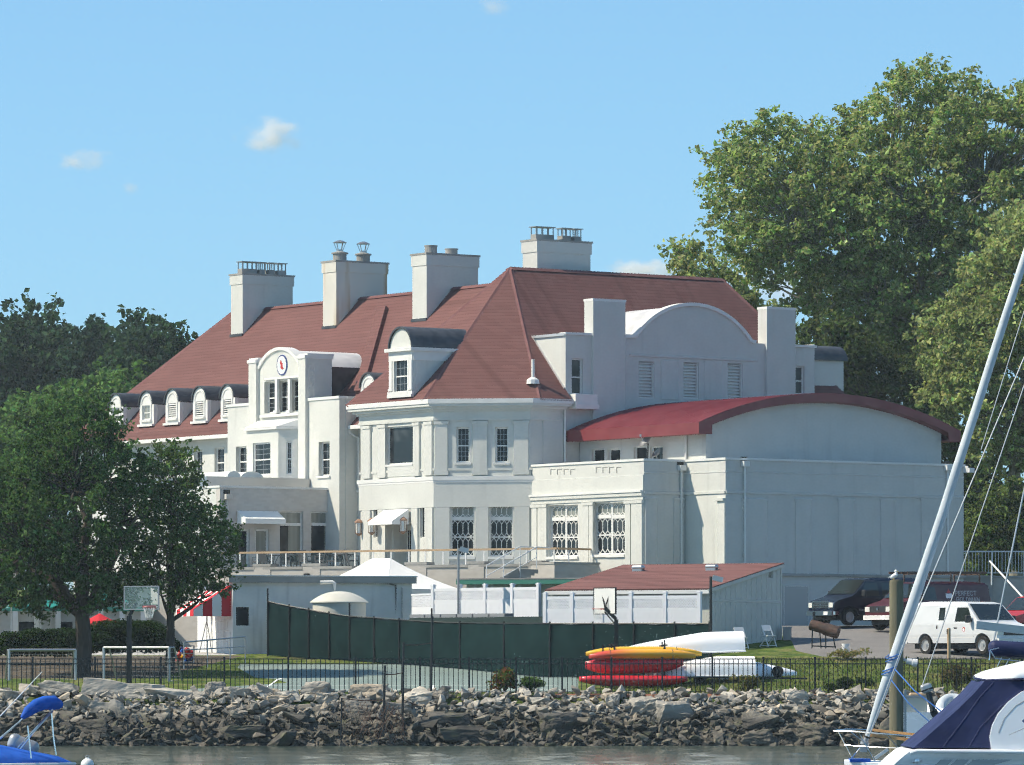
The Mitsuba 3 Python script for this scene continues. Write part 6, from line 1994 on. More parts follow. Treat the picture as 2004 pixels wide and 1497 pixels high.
# ---- smoker, chairs, bucket, post at the lawn edge
def folding_chair(px, py, rz, label):
    t = thing('folding_chair', label, 'chair', None)
    D = 206.5 if px < 1470 else 208.0
    c = gp(px, D, .01)
    ca, sa_ = math.cos(rz), math.sin(rz)
    M_ = placeM(c, [ca, sa_, 0], [-sa_, ca, 0])
    for x in (-.21, .21):
        put('leg', moved(bar([x, -.30, 0], [x, .16, .86], .035), M_), 'white_paint', parent=t)
        put('leg', moved(bar([x * .9, .30, 0], [x * .9, -.22, .46], .035), M_), 'white_paint', parent=t)
    put('seat', moved(wbox(-.21, .21, -.24, .18, .43, .47), M_), 'white_paint', parent=t)
    put('backrest', moved(boxat([0, .11, .76], [1, 0, 0], nrm([0, .46, .86]), nrm([0, .86, -.46]), -.22, .22, -.13, .13, -.015, .015), M_), 'white_paint', parent=t)
    for y_, z_ in ((-.28, .05), (.28, .04)): put('stretcher', moved(bar([-.2, y_, z_], [.2, y_, z_], .03), M_), 'white_paint', parent=t)


folding_chair(1449, 1270, .5, 'white folding chair half hidden behind the white dinghy')
folding_chair(1503, 1270, .6, 'white folding chair standing against the shed end wall')
SM = thing('smoker_grill', 'rusty barrel smoker grill on a leg frame at the edge of the parking lot', 'grill')
sD_ = 203.0
k = sD_ / FPX
c0, c1 = P(1586, 1222, sD_), P(1640, 1238, sD_ - .3)
ax = nrm(c1 - c0)
L_ = np.linalg.norm(c1 - c0)
put('barrel', [lathe(c0, [(0, 0), (.20, 0), (.22, .03), (.22, L_ * .55)], 22, ax)], 'rust_steel', parent=SM, smooth=40)
put('firebox', [lathe(c0, [(.215, L_ * .52), (.25, L_ * .52), (.25, L_), (.23, L_ + .03), (0, L_ + .03)], 22, ax)], 'rust_steel', parent=SM, smooth=40)
put('chimney', [tube([c0 + ax * .15 + [0, 0, .15], c0 + ax * .15 + [0, 0, .55]], .05, 8)], 'iron', parent=SM)
for x0, x1 in ((1590, 1589), (1604, 1607), (1616, 1616), (1628, 1635)):
    for D in (sD_ - .15,):
        put('leg', [bar(P(x0, 1232, D), P(x1, 1269, D), .045)], 'iron', parent=SM)
put('shelf', [bar(P(1588, 1264, sD_ - .15), P(1636, 1266, sD_ - .15), .05), bar(P(1588, 1264, sD_ + .3), P(1636, 1266, sD_ + .3), .05)], 'iron', parent=SM)
BK = thing('bucket', 'white plastic bucket on the asphalt beside the smoker', 'bucket')
c = P(1655, 1278, 202.0)
put('pail', [lathe(c, [(0, 0), (.135, 0), (.165, .34), (.175, .34), (.175, .37), (.155, .37), (.13, .04), (0, .04)], 22)], 'white_paint', parent=BK, smooth=40)
put('handle', [tube([c + [.17 * math.cos(t), -.17, .34 - .16 * math.sin(t)] for t in np.linspace(0, np.pi, 9)], .008, 4)], 'steel_grey', parent=BK)
CR = thing('crate', 'grey box beside the corner of the shed', 'box')
c = gp(1540, 212.6)
put('body', [wbox(c[0] - .16, c[0] + .18, c[1] - .2, c[1] + .2, c[2], c[2] + .52)], 'concrete', parent=CR)
put('lid', [wbox(c[0] - .18, c[0] + .20, c[1] - .22, c[1] + .22, c[2] + .52, c[2] + .56)], 'steel_grey', parent=CR)
PO = thing('post', 'short weathered wooden post in front of the white van', 'post')
c = P(1857, 1291, 197.5)
put('shaft', [lathe(c - [0, 0, .1], [(.07, 0), (.07, 1.28), (.05, 1.33), (0, 1.33)], 12)], 'wood_rail', parent=PO)
put('hook', [boxat(c + np.array([-.09, -.03, 1.0]), [1, 0, 0], [0, 1, 0], [0, 0, 1], 0, .03, -.03, .03, 0, .18)], 'iron', parent=PO)

# ---- broken chain link frame standing in the rocks
CL = thing('chain_link_frame', 'broken rusty chain link fence frame standing in the rocks', 'fence')
cps = [(668, 1366, 1466, 181.6), (752, 1302, 1470, 182.0), (789, 1256, 1450, 182.6), (845, 1206, 1392, 184.4)]
for px, y0, y1, D in cps:
    put('post', [tube([P(px - 2, y1, D), P(px + 1, y0, D)], .045 if px > 700 else .03, 8)], 'iron', parent=CL)
for (x0, y0, D0), (x1, y1, D1) in (((668, 1367, 181.6), (752, 1371, 182.0)), ((789, 1262, 182.6), (845, 1258, 184.4)), ((752, 1320, 182), (789, 1316, 182.6)), ((790, 1370, 182.6), (845, 1388, 184.4))):
    put('rail', [tube([P(x0, y0, D0), P((x0 + x1) / 2, (y0 + y1) / 2 + 2, (D0 + D1) / 2), P(x1, y1, D1)], .018, 5)], 'rust_steel', parent=CL)
r = np.random.default_rng(77)
wires = []
for k in range(60):
    x0 = r.uniform(670, 785); w_ = r.uniform(14, 40) * r.choice([-1, 1])
    y0 = 1372 + r.uniform(0, 20); y1 = y0 + r.uniform(40, 75)
    wires.append(tube([P(x0, y0, 181.7), P(x0 + w_ * .5, (y0 + y1) / 2, 181.65), P(min(max(x0 + w_, 668), 789), y1, 181.6)], .006, 4))
put('mesh', wires, 'rust_steel', parent=CL, kind='stuff', label='torn wires of the chain link')

# ---- left side, seen under the trees
def goal(label, x0, x1, yt, yb, D, depth, lean):
    t = thing('goal', label, 'goal')
    a, b = P(x0, yb, D), P(x1, yb, D + lean)
    for p in (a, b): p[2] = float(ground(p[0], p[1]))
    za, zb_ = P(x0, yt, D)[2], P(x1, yt, D + lean)[2]
    A, B_ = np.array([*a[:2], za]), np.array([*b[:2], zb_])
    bk = nrm(np.cross(b - a, [0, 0, 1])); bk = -bk if bk[1] < 0 else bk
    put('frame', [tube([a, A], .055, 8), tube([b, B_], .055, 8), tube([A, B_], .055, 8), tube([A, A + bk * depth * .4], .035, 6), tube([B_, B_ + bk * depth * .4], .035, 6), tube([A + bk * depth * .4, a + bk * depth], .035, 6), tube([B_ + bk * depth * .4, b + bk * depth], .035, 6), tube([a, a + bk * depth, b + bk * depth, b], .03, 6), tube([A + bk * depth * .4, B_ + bk * depth * .4], .035, 6)], 'galvanised', parent=t)
    net = []
    for k in range(13):
        u = k / 12
        net.append(tube([A + (B_ - A) * u + bk * depth * .4, a + (b - a) * u + bk * depth], .006, 4))
    for k in range(1, 7):
        u = k / 7
        net.append(tube([(A + bk * depth * .4) * (1 - u) + (a + bk * depth) * u, (B_ + bk * depth * .4) * (1 - u) + (b + bk * depth) * u], .006, 4))
    put('net', net, 'steel_grey', parent=t)


goal('small white football goal at the left edge under the big tree', 18, 148, 1272, 1318, 199, 1.1, .6)
goal('small white football goal right of the big tree trunk', 203, 331, 1267, 1316, 199, 1.2, -1.0)
HB = thing('handrail', 'low grey pipe handrail of the ramp beside the striped kiosk', 'handrail')
a, b = P(360, 1257, 213), P(480, 1246, 216)
put('rail', [tube([a, b], .035, 6), tube([a - [0, 0, .32], b - [0, 0, .42]], .025, 6)], 'galvanised', parent=HB)
for t in (0, .38, .75, 1): put('post', [tube([a + (b - a) * t, [*(a + (b - a) * t)[:2], float(ground(*(a + (b - a) * t)[:2])) - .05]], .03, 6)], 'galvanised', parent=HB)
BX = thing('tripod_case', 'red case on a tripod stand in front of the white block wall', 'tripod')
c = P(404, 1270, 226)
c[2] = float(ground(c[0], c[1]))
hd = np.array([c[0] + .02, c[1], P(0, 1200, 226)[2]])
put('case', [boxat(hd, nrm([1, .15, 0]), nrm([-.15, 1, 0]), [0, 0, 1], -.17, .17, -.12, .12, -.13, .13)], 'red_paint', parent=BX)
for dx, dy in ((-.3, -.2), (.25, -.15), (.0, .3)): put('leg', [bar(c + [dx, dy, 0], hd - [0, 0, .3], .035)], 'steel_grey', parent=BX)
put('column', [bar(hd - [0, 0, .5], hd - [0, 0, .1], .06)], 'galvanised', parent=BX)
TB = thing('toy_bin', 'wire bin of blue and orange toys beside the small tree trunk', 'toy bin')
c = P(360, 1268, 217); c[2] = float(ground(c[0], c[1]))
put('frame', [bar(c + [x, y, 0], c + [x, y, .75], .03) for x in (-.42, .42) for y in (-.3, .3)] + [bar(c + [-.42, y, z], c + [.42, y, z], .025) for y in (-.3, .3) for z in (.05, .4, .74)], 'galvanised', parent=TB)
r = np.random.default_rng(15)
cols = ('blue_canvas', 'kayak_orange', 'red_paint', 'emblem_blue', 'kayak_yellow', 'red_canvas')
for k in range(16):
    p = c + [r.uniform(-.34, .34), r.uniform(-.22, .22), .10 + .55 * (k / 16)]
    tk = thing('toy', f"{('blue', 'orange', 'red', 'dark blue', 'yellow', 'scarlet')[k % 6]} toy in the wire bin, {('lowest', 'low', 'middle', 'upper', 'topmost')[min(4, k // 4)]} layer", 'toy', 'toys in the wire bin')
    put('shape', moved(rounded(.24, .2, .16, .05, 2), np.vstack([np.column_stack([euler(r, .5), p]), [0, 0, 0, 1]])), cols[k % 6], parent=tk, smooth=40)
# umbrellas and tables of the pool deck
def umbrella(label, px, py, D, rad, mat, open_=True, h=.45):
    t = thing('umbrella', label, 'umbrella')
    q = P(px, py, D)
    g0_ = float(ground(q[0], D))
    put('pole', [tube([[q[0], D, g0_], q], .03, 6)], 'white_paint', parent=t)
    V = [q + [0, 0, .05]]
    for k in range(16):
        th_ = 2 * np.pi * k / 16
        rr = rad * (1 if k % 2 == 0 else .94)
        V.append(q + [rr * math.cos(th_), rr * math.sin(th_), -h])
    F = [[0, 1 + k, 1 + (k + 1) % 16] for k in range(16)]
    put('canopy', [(np.array(V), np.array(F))], mat, parent=t)
    for k in range(0, 16, 2): put('rib', [tube([q, V[1 + k]], .012, 4)], 'white_paint', parent=t)


umbrella('teal umbrella at the far left of the pool deck', 22, 1168, 236, 1.5, 'teal_canvas')
umbrella('teal umbrella behind the big tree', 80, 1170, 238, 1.6, 'teal_canvas')
umbrella('teal umbrella between the two tree trunks', 200, 1160, 236, 1.5, 'teal_canvas')
umbrella('red umbrella beyond the round hedge', 195, 1202, 227, 1.0, 'red_canvas', h=.5)
PB = thing('pool_house', 'pale low pool house seen under the big tree', 'building')
fc = Face(P(-80, 1240, 240)[:2], [1, .1], [.1, -1])
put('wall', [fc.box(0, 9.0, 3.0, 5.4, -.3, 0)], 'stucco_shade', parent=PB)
put('roof', [fc.box(-.2, 9.2, 5.4, 5.6, -4, .5)], 'green_fascia', parent=PB)
for k in range(9): put('column', [fc.box(.5 + k, .75 + k, 3.0, 5.4, .25, .45)], 'trim_white', parent=PB)
for k in range(5): put('window', [fc.box(1.0 + 1.8 * k, 1.7 + 1.8 * k, 3.4, 4.9, .001, .04)], 'glass_dark', parent=PB)
r = np.random.default_rng(31)
for k, px in enumerate((38, 48, 58, 70, 118, 134)):
    t = thing('deck_chair', f"red and white deck chair above the hedge, {('first', 'second', 'third', 'fourth', 'fifth', 'sixth')[k]} from the left", 'chair', 'deck chairs behind the hedge')
    c = gp(px, 226.0); c[2] = 3.0
    M_ = placeM(c, [1, 0, 0], [0, 1, 0])
    put('seat', moved(wbox(-.28, .28, -.3, .3, .36, .42), M_), 'red_canvas', parent=t)
    put('backrest', moved(boxat([0, .3, .4], [1, 0, 0], nrm([0, .35, 1]), nrm([0, 1, -.35]), -.28, .28, 0, .75, -.02, .02), M_), 'red_canvas', parent=t)
    put('frame', moved(cat([bar([x, -.3, 0], [x, -.3, .62], .04) for x in (-.3, .3)] + [bar([x, .32, 0], [x, .58, 1.2], .04) for x in (-.3, .3)] + [bar([x, -.32, .62], [x, .4, .62], .04) for x in (-.3, .3)]), M_), 'white_paint', parent=t)
# hedges
for nm, x0, x1, yt, yb, D, n, sd_ in (('clipped dark hedge at the far left behind the goals', -40, 150, 1234, 1272, 216, 26000, 1), ('rounded dark hedge between the two tree trunks', 172, 334, 1216, 1266, 214, 22000, 2)):
    r = np.random.default_rng(40 + sd_)
    t = thing('hedge', nm, 'hedge')
    k = D / FPX
    m = 60
    cs = []
    for _ in range(m):
        px = r.uniform(x0, x1)
        u = (px - x0) / (x1 - x0)
        top = yt + (10 * abs(2 * u - 1) ** 2.5 if sd_ == 2 else 0)
        q = P(px, r.uniform(top + 7, yb), D + r.uniform(-.5, .7))
        cs.append(q)
    v, f, c = leaf_cloud(r, np.array(cs), np.tile([.55, .5, .32], (m, 1)), n, .11, [(.022, .045, .012), (.030, .060, .016)])
    put('leaves', (v, f), 'leaf', parent=t, color=c)
# =============================================================== boats, pile and buoy on the near water
# ---- mooring pile
PI_ = thing('mooring_pile', 'tall weathered round wooden mooring pile with a white bird on top', 'pile')
pD = 120.0
c = P(1754.5, 1135, pD)
pr_ = 14 / FPX * pD
r = np.random.default_rng(4)
prof = [(pr_ * 1.02, -1.5), (pr_, 1.0), (pr_ * .99, 2.5), (pr_ * .985, c[2] - .05), (pr_ * .9, c[2]), (0, c[2] + .01)]
v, f = lathe([c[0], pD, 0], prof, 28)
v = v + (meshkit.fbm(v * 4, 3, 3)[:, None] - .5) * [.02, .02, 0]
put('shaft', (v, f), 'pile_wood', parent=PI_, smooth=35)
put('bracket', [tube([[c[0] + pr_ + .03, pD - .1, 1.2], [c[0] + pr_ + .03, pD - .1, 2.3]], .03, 6), bar([c[0] + pr_ - .02, pD - .1, 2.2], [c[0] + pr_ + .06, pD - .1, 2.2], .04), bar([c[0] + pr_ - .02, pD - .1, 1.35], [c[0] + pr_ + .06, pD - .1, 1.35], .04)], 'steel_grey', parent=PI_)
fl = put('flood_light', [lathe(P(1774, 1293, pD - .1), [(.07, 0), (.075, .12), (.05, .14)], 14, (1, 0, -.2)), lathe(P(1786, 1296, pD - .1), [(.05, -.02), (.09, .0), (.10, .10), (.0, .12)], 14, (1, 0, -.2)), bar(P(1767, 1290, pD), P(1776, 1293, pD - .1), .05)], 'white_paint', parent=PI_)
# gull on the pile
GU = thing('gull', 'small white gull standing on top of the mooring pile', 'bird')
b = P(1749.5, 1127.5, pD)
k = pD / FPX
body = [trimesh.creation.icosphere(2, .5)]
v = np.array(body[0].vertices) * [.20, .13, .12]
v[:, 2] += v[:, 0] * .35
head = np.array(body[0].vertices) * .075 + [.055, 0, .115]
neck = tube([[.05, 0, .03], [.065, 0, .07], [.055, 0, .11]], [.045, .032, .03], 10)
tail = trimesh.convex.convex_hull(np.array([[-.08, -.03, -.02], [-.08, .03, -.02], [-.17, -.02, -.045], [-.17, .02, -.045], [-.09, 0, .01]]))
man = manifold3d.Manifold()
for m in ((v, body[0].faces), (head, body[0].faces), arr(neck), arr(tail)):
    man = man + manifold3d.Manifold(manifold3d.Mesh(np.asarray(m[0], np.float32), np.asarray(m[1], np.uint32)))
gm = arr(man.refine_to_length(.02))
gm = arr(trimesh.smoothing.filter_taubin(trimesh.Trimesh(*gm), iterations=6))
put('body', moved(gm, placeM(b, [.8, -.6, 0], [.6, .8, 0])), 'letter_white', parent=GU, smooth=True)
put('wing', moved(cat([trimesh.convex.convex_hull(np.array([[.05, s_ * .06, .03], [-.12, s_ * .045, -.03], [-.02, s_ * .066, -.02], [-.10, s_ * .05, .0], [.03, s_ * .058, -.01]])) for s_ in (-1, 1)]), placeM(b, [.8, -.6, 0], [.6, .8, 0])), 'galvanised', parent=GU)
put('beak', moved(lathe([.088, 0, .11], [(.014, 0), (0, .04)], 8, (1, 0, -.15)), placeM(b, [.8, -.6, 0], [.6, .8, 0])), 'kayak_yellow', parent=GU)
put('leg', moved(cat([tube([[.0, s_ * .025, -.05], [.01, s_ * .025, -.10]], .006, 5) for s_ in (-1, 1)]), placeM(b, [.8, -.6, 0], [.6, .8, 0])), 'kayak_yellow', parent=GU)

# ---- motor cruiser at the right
CRU = thing('motor_cruiser', 'white motor cruiser with dark blue canvas and a white hardtop at the lower right', 'boat')
cD = 86.0
kk_ = cD / FPX
x0c = P(1735, 1500, cD)[0]


def cpx(px, py): return np.array([(px - CX) * kk_, EYE - (py - HY) * kk_])


def side_prism(pts, half0, half1=None, zlo=None, zhi=None, nseg=3, bow=None):
    """Side outline (x, z) swept across the boat, narrower towards the top."""
    poly = Polygon(pts).buffer(0)
    zs_ = [p[1] for p in pts]
    zlo, zhi = min(zs_) if zlo is None else zlo, max(zs_) if zhi is None else zhi
    half1 = half0 if half1 is None else half1
    V = []
    n = 10
    for i in range(n):
        a, b_ = zlo + (zhi - zlo) * i / n, zlo + (zhi - zlo) * (i + 1) / n
        pc = poly.intersection(sbox(-200, a - (1e-6 if i else 9), 200, b_ + (0 if i < n - 1 else 9)))
        if pc.area < 1e-6: continue
        v, f = extrude(pc, 2.0)
        h = half0 + (half1 - half0) * np.clip((v[:, 1] - zlo) / (zhi - zlo), 0, 1)
        w = np.ones(len(v)) if bow is None else bow(v[:, 0])
        V.append((np.stack([v[:, 0], cD + (v[:, 2] - 1) * h * w, v[:, 1]], 1), f[:, ::-1]))
    return cat(V)


XE = 9.2          # how far the boat runs past the right edge
hx = [cpx(1730, 1500), cpx(1746, 1484), cpx(1767, 1467), cpx(1780, 1463)]
sheer = [np.array([cpx(2004, 1467)[0], cpx(0, 1465)[1]]), np.array([cpx(2004, 0)[0] + 3.0, cpx(0, 1455)[1]]), np.array([cpx(2004, 0)[0] + 6.0, cpx(0, 1435)[1]])]
hullp = [tuple(p) for p in hx] + [tuple(p) for p in sheer] + [(sheer[2][0] - .8, .4), (sheer[2][0] - 1.8, -.5), (hx[0][0] - .2, -.5), (hx[0][0] - .16, .8)]
bowf = lambda x: np.clip(1 - np.clip((x - (sheer[2][0] - 4.5)) / 4.6, 0, 1) ** 2.2, .03, 1)
put('hull', side_prism(hullp, 1.25, 1.55, bow=bowf), 'gelcoat', parent=CRU, smooth=35)
put('rub_rail', [tube([[p[0], cD - 1.57, p[1] - .03] for p in ([hx[2], hx[3]] + sheer[:2])], .035, 8)], 'gelcoat', parent=CRU)
put('swim_platform', [wbox(hx[0][0] - .9, hx[0][0] + .1, cD - 1.3, cD + 1.3, .35, .45)], 'gelcoat', parent=CRU)
# side vents in the hull
for x0, x1 in ((1812, 1838), (1842, 1870), (1874, 1925)):
    a, b = cpx(x0, 1494), cpx(x1, 1483)
    q = np.array([[a[0] + .02, a[1]], [b[0], a[1]], [b[0] + (.1 if x1 < 1900 else .35), b[1]], [a[0] + .12, b[1]]])
    put('side_vent', [ngon([[p[0], cD - 1.565, p[1]] for p in q][::1])], 'steel_grey', parent=CRU)
put('cleat', [tube([[*(cpx(1771, 1488)), 0][0:1] + [cD - 1.58] + [cpx(0, 1488)[1]], [cpx(1790, 0)[0], cD - 1.58, cpx(0, 1484)[1]]], .02, 6), lathe([cpx(1780, 0)[0], cD - 1.56, cpx(0, 1486)[1]], [(.05, 0), (.04, .05), (0, .06)], 12, (0, -1, 0))], 'chrome', parent=CRU)
# canvas enclosure
cv = [cpx(1774, 1461), cpx(1800, 1440), cpx(1832, 1412), cpx(1862, 1386), cpx(1892, 1357), cpx(1914, 1332), cpx(2010, 1331), cpx(2090, 1333), cpx(2090, 1461)]
put('canvas', side_prism([tuple(p) for p in cv], 1.42, 1.22), 'navy_canvas', parent=CRU, smooth=20)
# seams and creases of the canvas
se = []
for pts in ((cpx(1880, 1461), cpx(1905, 1420), cpx(1945, 1380), cpx(1985, 1352)), (cpx(1830, 1461), cpx(1870, 1410), cpx(1905, 1362), cpx(1930, 1336))):
    P3 = []
    for p in pts:
        h = 1.42 + (1.22 - 1.42) * (p[1] - cv[0][1]) / (cv[5][1] - cv[0][1])
        P3.append([p[0], cD - h - .004, p[1]])
    se.append(tube(P3, .012, 6))
put('seam', se, 'navy_canvas', parent=CRU)
# white cabin side arch
ca_ = [cpx(1924, 1464), cpx(1921, 1440), cpx(1926, 1418), cpx(1938, 1395), cpx(1958, 1372), cpx(1982, 1354), cpx(2010, 1340), cpx(2090, 1325), cpx(2500, 1330), cpx(2600, 1464)]
put('cabin_side', side_prism([tuple(p) for p in ca_], 1.50, 1.31, zlo=cpx(0, 1464)[1], zhi=cpx(0, 1330)[1]), 'gelcoat', parent=CRU, smooth=25)
z_on = lambda z: 1.50 + (1.31 - 1.50) * (z - cpx(0, 1464)[1]) / (cpx(0, 1330)[1] - cpx(0, 1464)[1])
gl = [cpx(1966, 1440), cpx(1972, 1416), cpx(1990, 1396), cpx(2040, 1372), cpx(2240, 1360), cpx(2330, 1440)]
rim = [cpx(1938, 1432), cpx(1950, 1404), cpx(1972, 1380), cpx(2004, 1362)]
put('groove', [tube([[p[0], cD - z_on(p[1]) - .003, p[1]] for p in rim], .010, 6), tube([[p[0], cD - z_on(p[1]) - .003, p[1]] for p in (cpx(1958, 1436), cpx(1985, 1424), cpx(2020, 1412))], .006, 5)], 'steel_grey', parent=CRU)
th = np.linspace(0, 2 * np.pi, 24, endpoint=False)
e0 = cpx(1995, 1409)


def on_cabin(pts, off):
    return [[p[0], cD - z_on(p[1]) - off, p[1]] for p in pts]


put('emblem', [ngon(on_cabin([e0 + [.095 * math.cos(t), .042 * math.sin(t)] for t in th], .006))], 'emblem_blue', parent=CRU)
put('emblem_mark', [tube(on_cabin([e0 + [-.06 + .12 * t, .015 * math.sin(9 * t)] for t in np.linspace(0, 1, 12)], .010), .006, 5)], 'letter_white', parent=CRU)
tm = meshkit.text_mesh('26', .065, .003, True)
v, f = arr(tm)
put('lettering', (np.stack([cpx(1995, 1453)[0] + v[:, 0], cD - z_on(cpx(0, 1453)[1]) - .008 - v[:, 2], cpx(0, 1453)[1] + v[:, 1]], 1), f), 'emblem_blue', parent=CRU)
# hardtop: a wide flat shell rounded at its after edge
secs = []
hx0, hx1 = cpx(1906, 0)[0], cpx(2004, 0)[0] + 2.6
ztop = lambda x: np.interp(x, [hx0, cpx(1925, 0)[0], cpx(1960, 0)[0], cpx(2004, 0)[0], hx1], [cpx(0, 1322)[1], cpx(0, 1313)[1], cpx(0, 1304)[1], cpx(0, 1293)[1], cpx(0, 1272)[1]])
zbot = lambda x: np.interp(x, [hx0, cpx(1920, 0)[0], cpx(2004, 0)[0], hx1], [cpx(0, 1328)[1], cpx(0, 1332)[1], cpx(0, 1329)[1], cpx(0, 1320)[1]])
xs_ = np.concatenate([hx0 + (hx1 - hx0) * np.linspace(0, 1, 30) ** 1.6])
rows = []
for x in xs_:
    w = 1.30 * min(1, ((x - hx0) / .55 + .02)) ** .45 * (1 if x < hx1 - .8 else max(.25, (hx1 - x) / .8) ** .4)
    t, b = ztop(x), zbot(x)
    th_ = np.linspace(0, np.pi, 15)
    top = [(cD + w * math.cos(q), b + .03 + (t - b - .03) * math.sin(q) ** .55) for q in th_]
    rows.append([[x, y, z] for y, z in top] + [[x, cD - w * .97, b], [x, cD + w * .97, b]])
rows = np.array(rows); m = rows.shape[1]; n = len(rows)
i, j = np.meshgrid(np.arange(n - 1), np.arange(m), indexing='ij')
q = np.stack([i * m + j, i * m + (j + 1) % m, (i + 1) * m + (j + 1) % m, (i + 1) * m + j], -1).reshape(-1, 4)
put('hardtop', (rows.reshape(-1, 3), q), 'gelcoat', parent=CRU, smooth=50)
put('hardtop_edge', [tube([[x, cD - 1.30 * min(1, ((x - hx0) / .55 + .02)) ** .45 - .0, zbot(x) + .01] for x in xs_[:24]], .016, 6)], 'navy_canvas', parent=CRU)

# ---- sailing yacht behind it: bow, pulpit, furled headsail, rigging
SY = thing('sailing_yacht', 'sailing yacht with steel bow pulpit, teak trim and a white furled headsail', 'boat')
sD = 100.0


def sp(px, py, D=sD): return P(px, py, D)


bow = sp(1652, 1491)
zdk = bow[2]
L_ = 10.5
rows = []
for t in np.linspace(0, 1, 26):
    x = bow[0] + L_ * t
    w = 1.5 * (1 - (1 - min(t / .55, 1)) ** 2) ** .8 * (1 - .25 * max(0, (t - .6) / .4)) + .03
    y0 = sD + 1.0 * t
    zs_ = zdk - .06 * math.sin(math.pi * min(t * 1.2, 1)) - .05 * t
    pts = [(y0 - w, zs_), (y0 - w * .93, zs_ - .4), (y0 - w * .7, zs_ - .85), (y0, zs_ - 1.25 if t > .06 else zs_ - .5), (y0 + w * .7, zs_ - .85), (y0 + w * .93, zs_ - .4), (y0 + w, zs_), (y0, zs_ + .05)]
    if t < .06: pts = [(y, max(z, zs_ - .3)) for y, z in pts]
    rows.append([[x, y, z] for y, z in pts])
rows = np.array(rows); m, n = rows.shape[1], len(rows)
i, j = np.meshgrid(np.arange(n - 1), np.arange(m), indexing='ij')
q = np.stack([i * m + j, (i + 1) * m + j, (i + 1) * m + (j + 1) % m, i * m + (j + 1) % m], -1).reshape(-1, 4)
put('hull', (rows.reshape(-1, 3), q), 'gelcoat', parent=SY, smooth=40)
put('deck_pad', [boxat(sp(1680, 1491), [1, .1, 0], [0, 1, 0], [0, 0, 1], -.18, .22, -.25, .25, 0, .06)], 'blue_canvas', parent=SY)
rail = lambda pts, r_=.016: tube(pts, r_ * .7, 6)
top1 = [sp(1632, 1430, 99.6), sp(1660, 1430, 99.4), sp(1700, 1434, 99.2), sp(1735, 1437, 99.0), sp(1790, 1441, 98.8)]
low1 = [sp(1653, 1458, 99.6), sp(1700, 1461, 99.3), sp(1755, 1464, 99.0)]
top2 = [sp(1632, 1430, 99.6), sp(1655, 1427, 100.4), sp(1705, 1428, 100.9)]
put('pulpit', [rail(top1, .022), rail(low1), rail(top2, .02), rail([sp(1680, 1432, 99.3), sp(1712, 1490, 99.3)]), rail([sp(1735, 1437, 99), sp(1758, 1464, 99)]), rail([sp(1697, 1445, 100.2), sp(1660, 1492, 100)]), rail([sp(1662, 1430, 99.4), sp(1690, 1452, 99.4)]), rail([sp(1640, 1431, 99.7), sp(1668, 1484, 99.9)])], 'chrome', parent=SY, smooth=40)
put('teak_rail', [bar(sp(1705, 1428, 100.8), sp(1850, 1444, 100.4), .035, .05)], 'teak', parent=SY)
put('teak_rail', [bar(sp(1700, 1438, 99.9), sp(1850, 1456, 99.6), .035, .06)], 'teak', parent=SY)
put('anchor', [bar(sp(1712, 1484, 99.2), sp(1738, 1466, 99.2), .05, .06), bar(sp(1720, 1490, 99.2), sp(1745, 1486, 99.2), .03)], 'white_paint', parent=SY)
put('bow_roller', [boxat(sp(1690, 1460, 99.8), [1, 0, 0], [0, 1, 0], [0, 0, 1], -.07, .07, -.06, .06, -.12, .02)], 'zinc', parent=SY)
# furled headsail
a, b = sp(1697, 1441, 99.8), sp(2030, 440, 99.8)
dirv = b - a
ts = np.linspace(0, 1.55, 40)
rad = np.interp(ts, [0, .02, .10, .18, .35, .6, 1.0, 1.55], [.045, .065, .10, .110, .10, .088, .075, .05])
pts = [a + dirv * t + np.array([.03 * math.sin(5 * t), 0, 0]) for t in ts]
v, f = tube(pts, rad, 16)
v = v + (meshkit.fbm(v * [3, 3, 1.2], 3, 5)[:, None] - .5) * .035
sail = put('furled_sail', (v, f), 'sail_cover', parent=SY, smooth=40)
wr = []
for ty in (1287, 1312):
    t0 = (1441 - ty) / 1001.0
    for s_ in (-.003, .003):
        c = a + dirv * (t0 + s_)
        th = np.linspace(0, 2 * np.pi, 16)
        wr.append(tube([c + [.135 * math.cos(t), .135 * math.sin(t), .05 * math.cos(t)] for t in th], .013, 5, False))
c = a + dirv * .155
for k in range(3):
    q0 = c + [-.10, -.12, 0]
    wr.append(tube([q0, q0 + [.04 * math.cos(k * 1.3), -.03, .06 * math.sin(k * 1.9)], q0 + [.08 * math.cos(k * 2.1 + 1), -.02, -.05 + .03 * k]], .010, 5))
put('rope', wr, 'rope_blue', parent=SY)
put('sheet_rope', [tube([a + dirv * .14, sp(1790, 1352, 99), sp(1868, 1412, 98.5)], .014, 5), tube([a + dirv * .12, sp(1778, 1376, 99.2), sp(1850, 1440, 98.8)], .012, 5)], 'rope_blue', parent=SY)
put('drum', [lathe(sp(1694, 1450, 99.8), [(.05, -.1), (.09, -.08), (.09, -.03), (.05, 0), (.05, .06)], 14, dirv)], 'steel_grey', parent=SY)
W = []
for p0, p1, rr in (((2080, 520), (1772, 1250), .014), ((2060, 590), (1805, 1342), .012), ((2030, 830), (1940, 1278), .018), ((2060, 430), (1920, 880), .010), ((1772, 1250), (1700, 1442), .010)):
    W.append(tube([sp(*p0, 98.5), sp(*p1, 98.5)], rr, 5))
put('shroud', W, 'galvanised', parent=SY)
mx = sp(2260, 0)[0]
put('mast', [tube([[mx, sD + 1, 1.0], [mx, sD + 1, 20.0]], .11, 12)], 'white_paint', parent=SY)
bm0, bm1 = sp(1911, 1223, 96.5), sp(2260, 1262, 99.5)
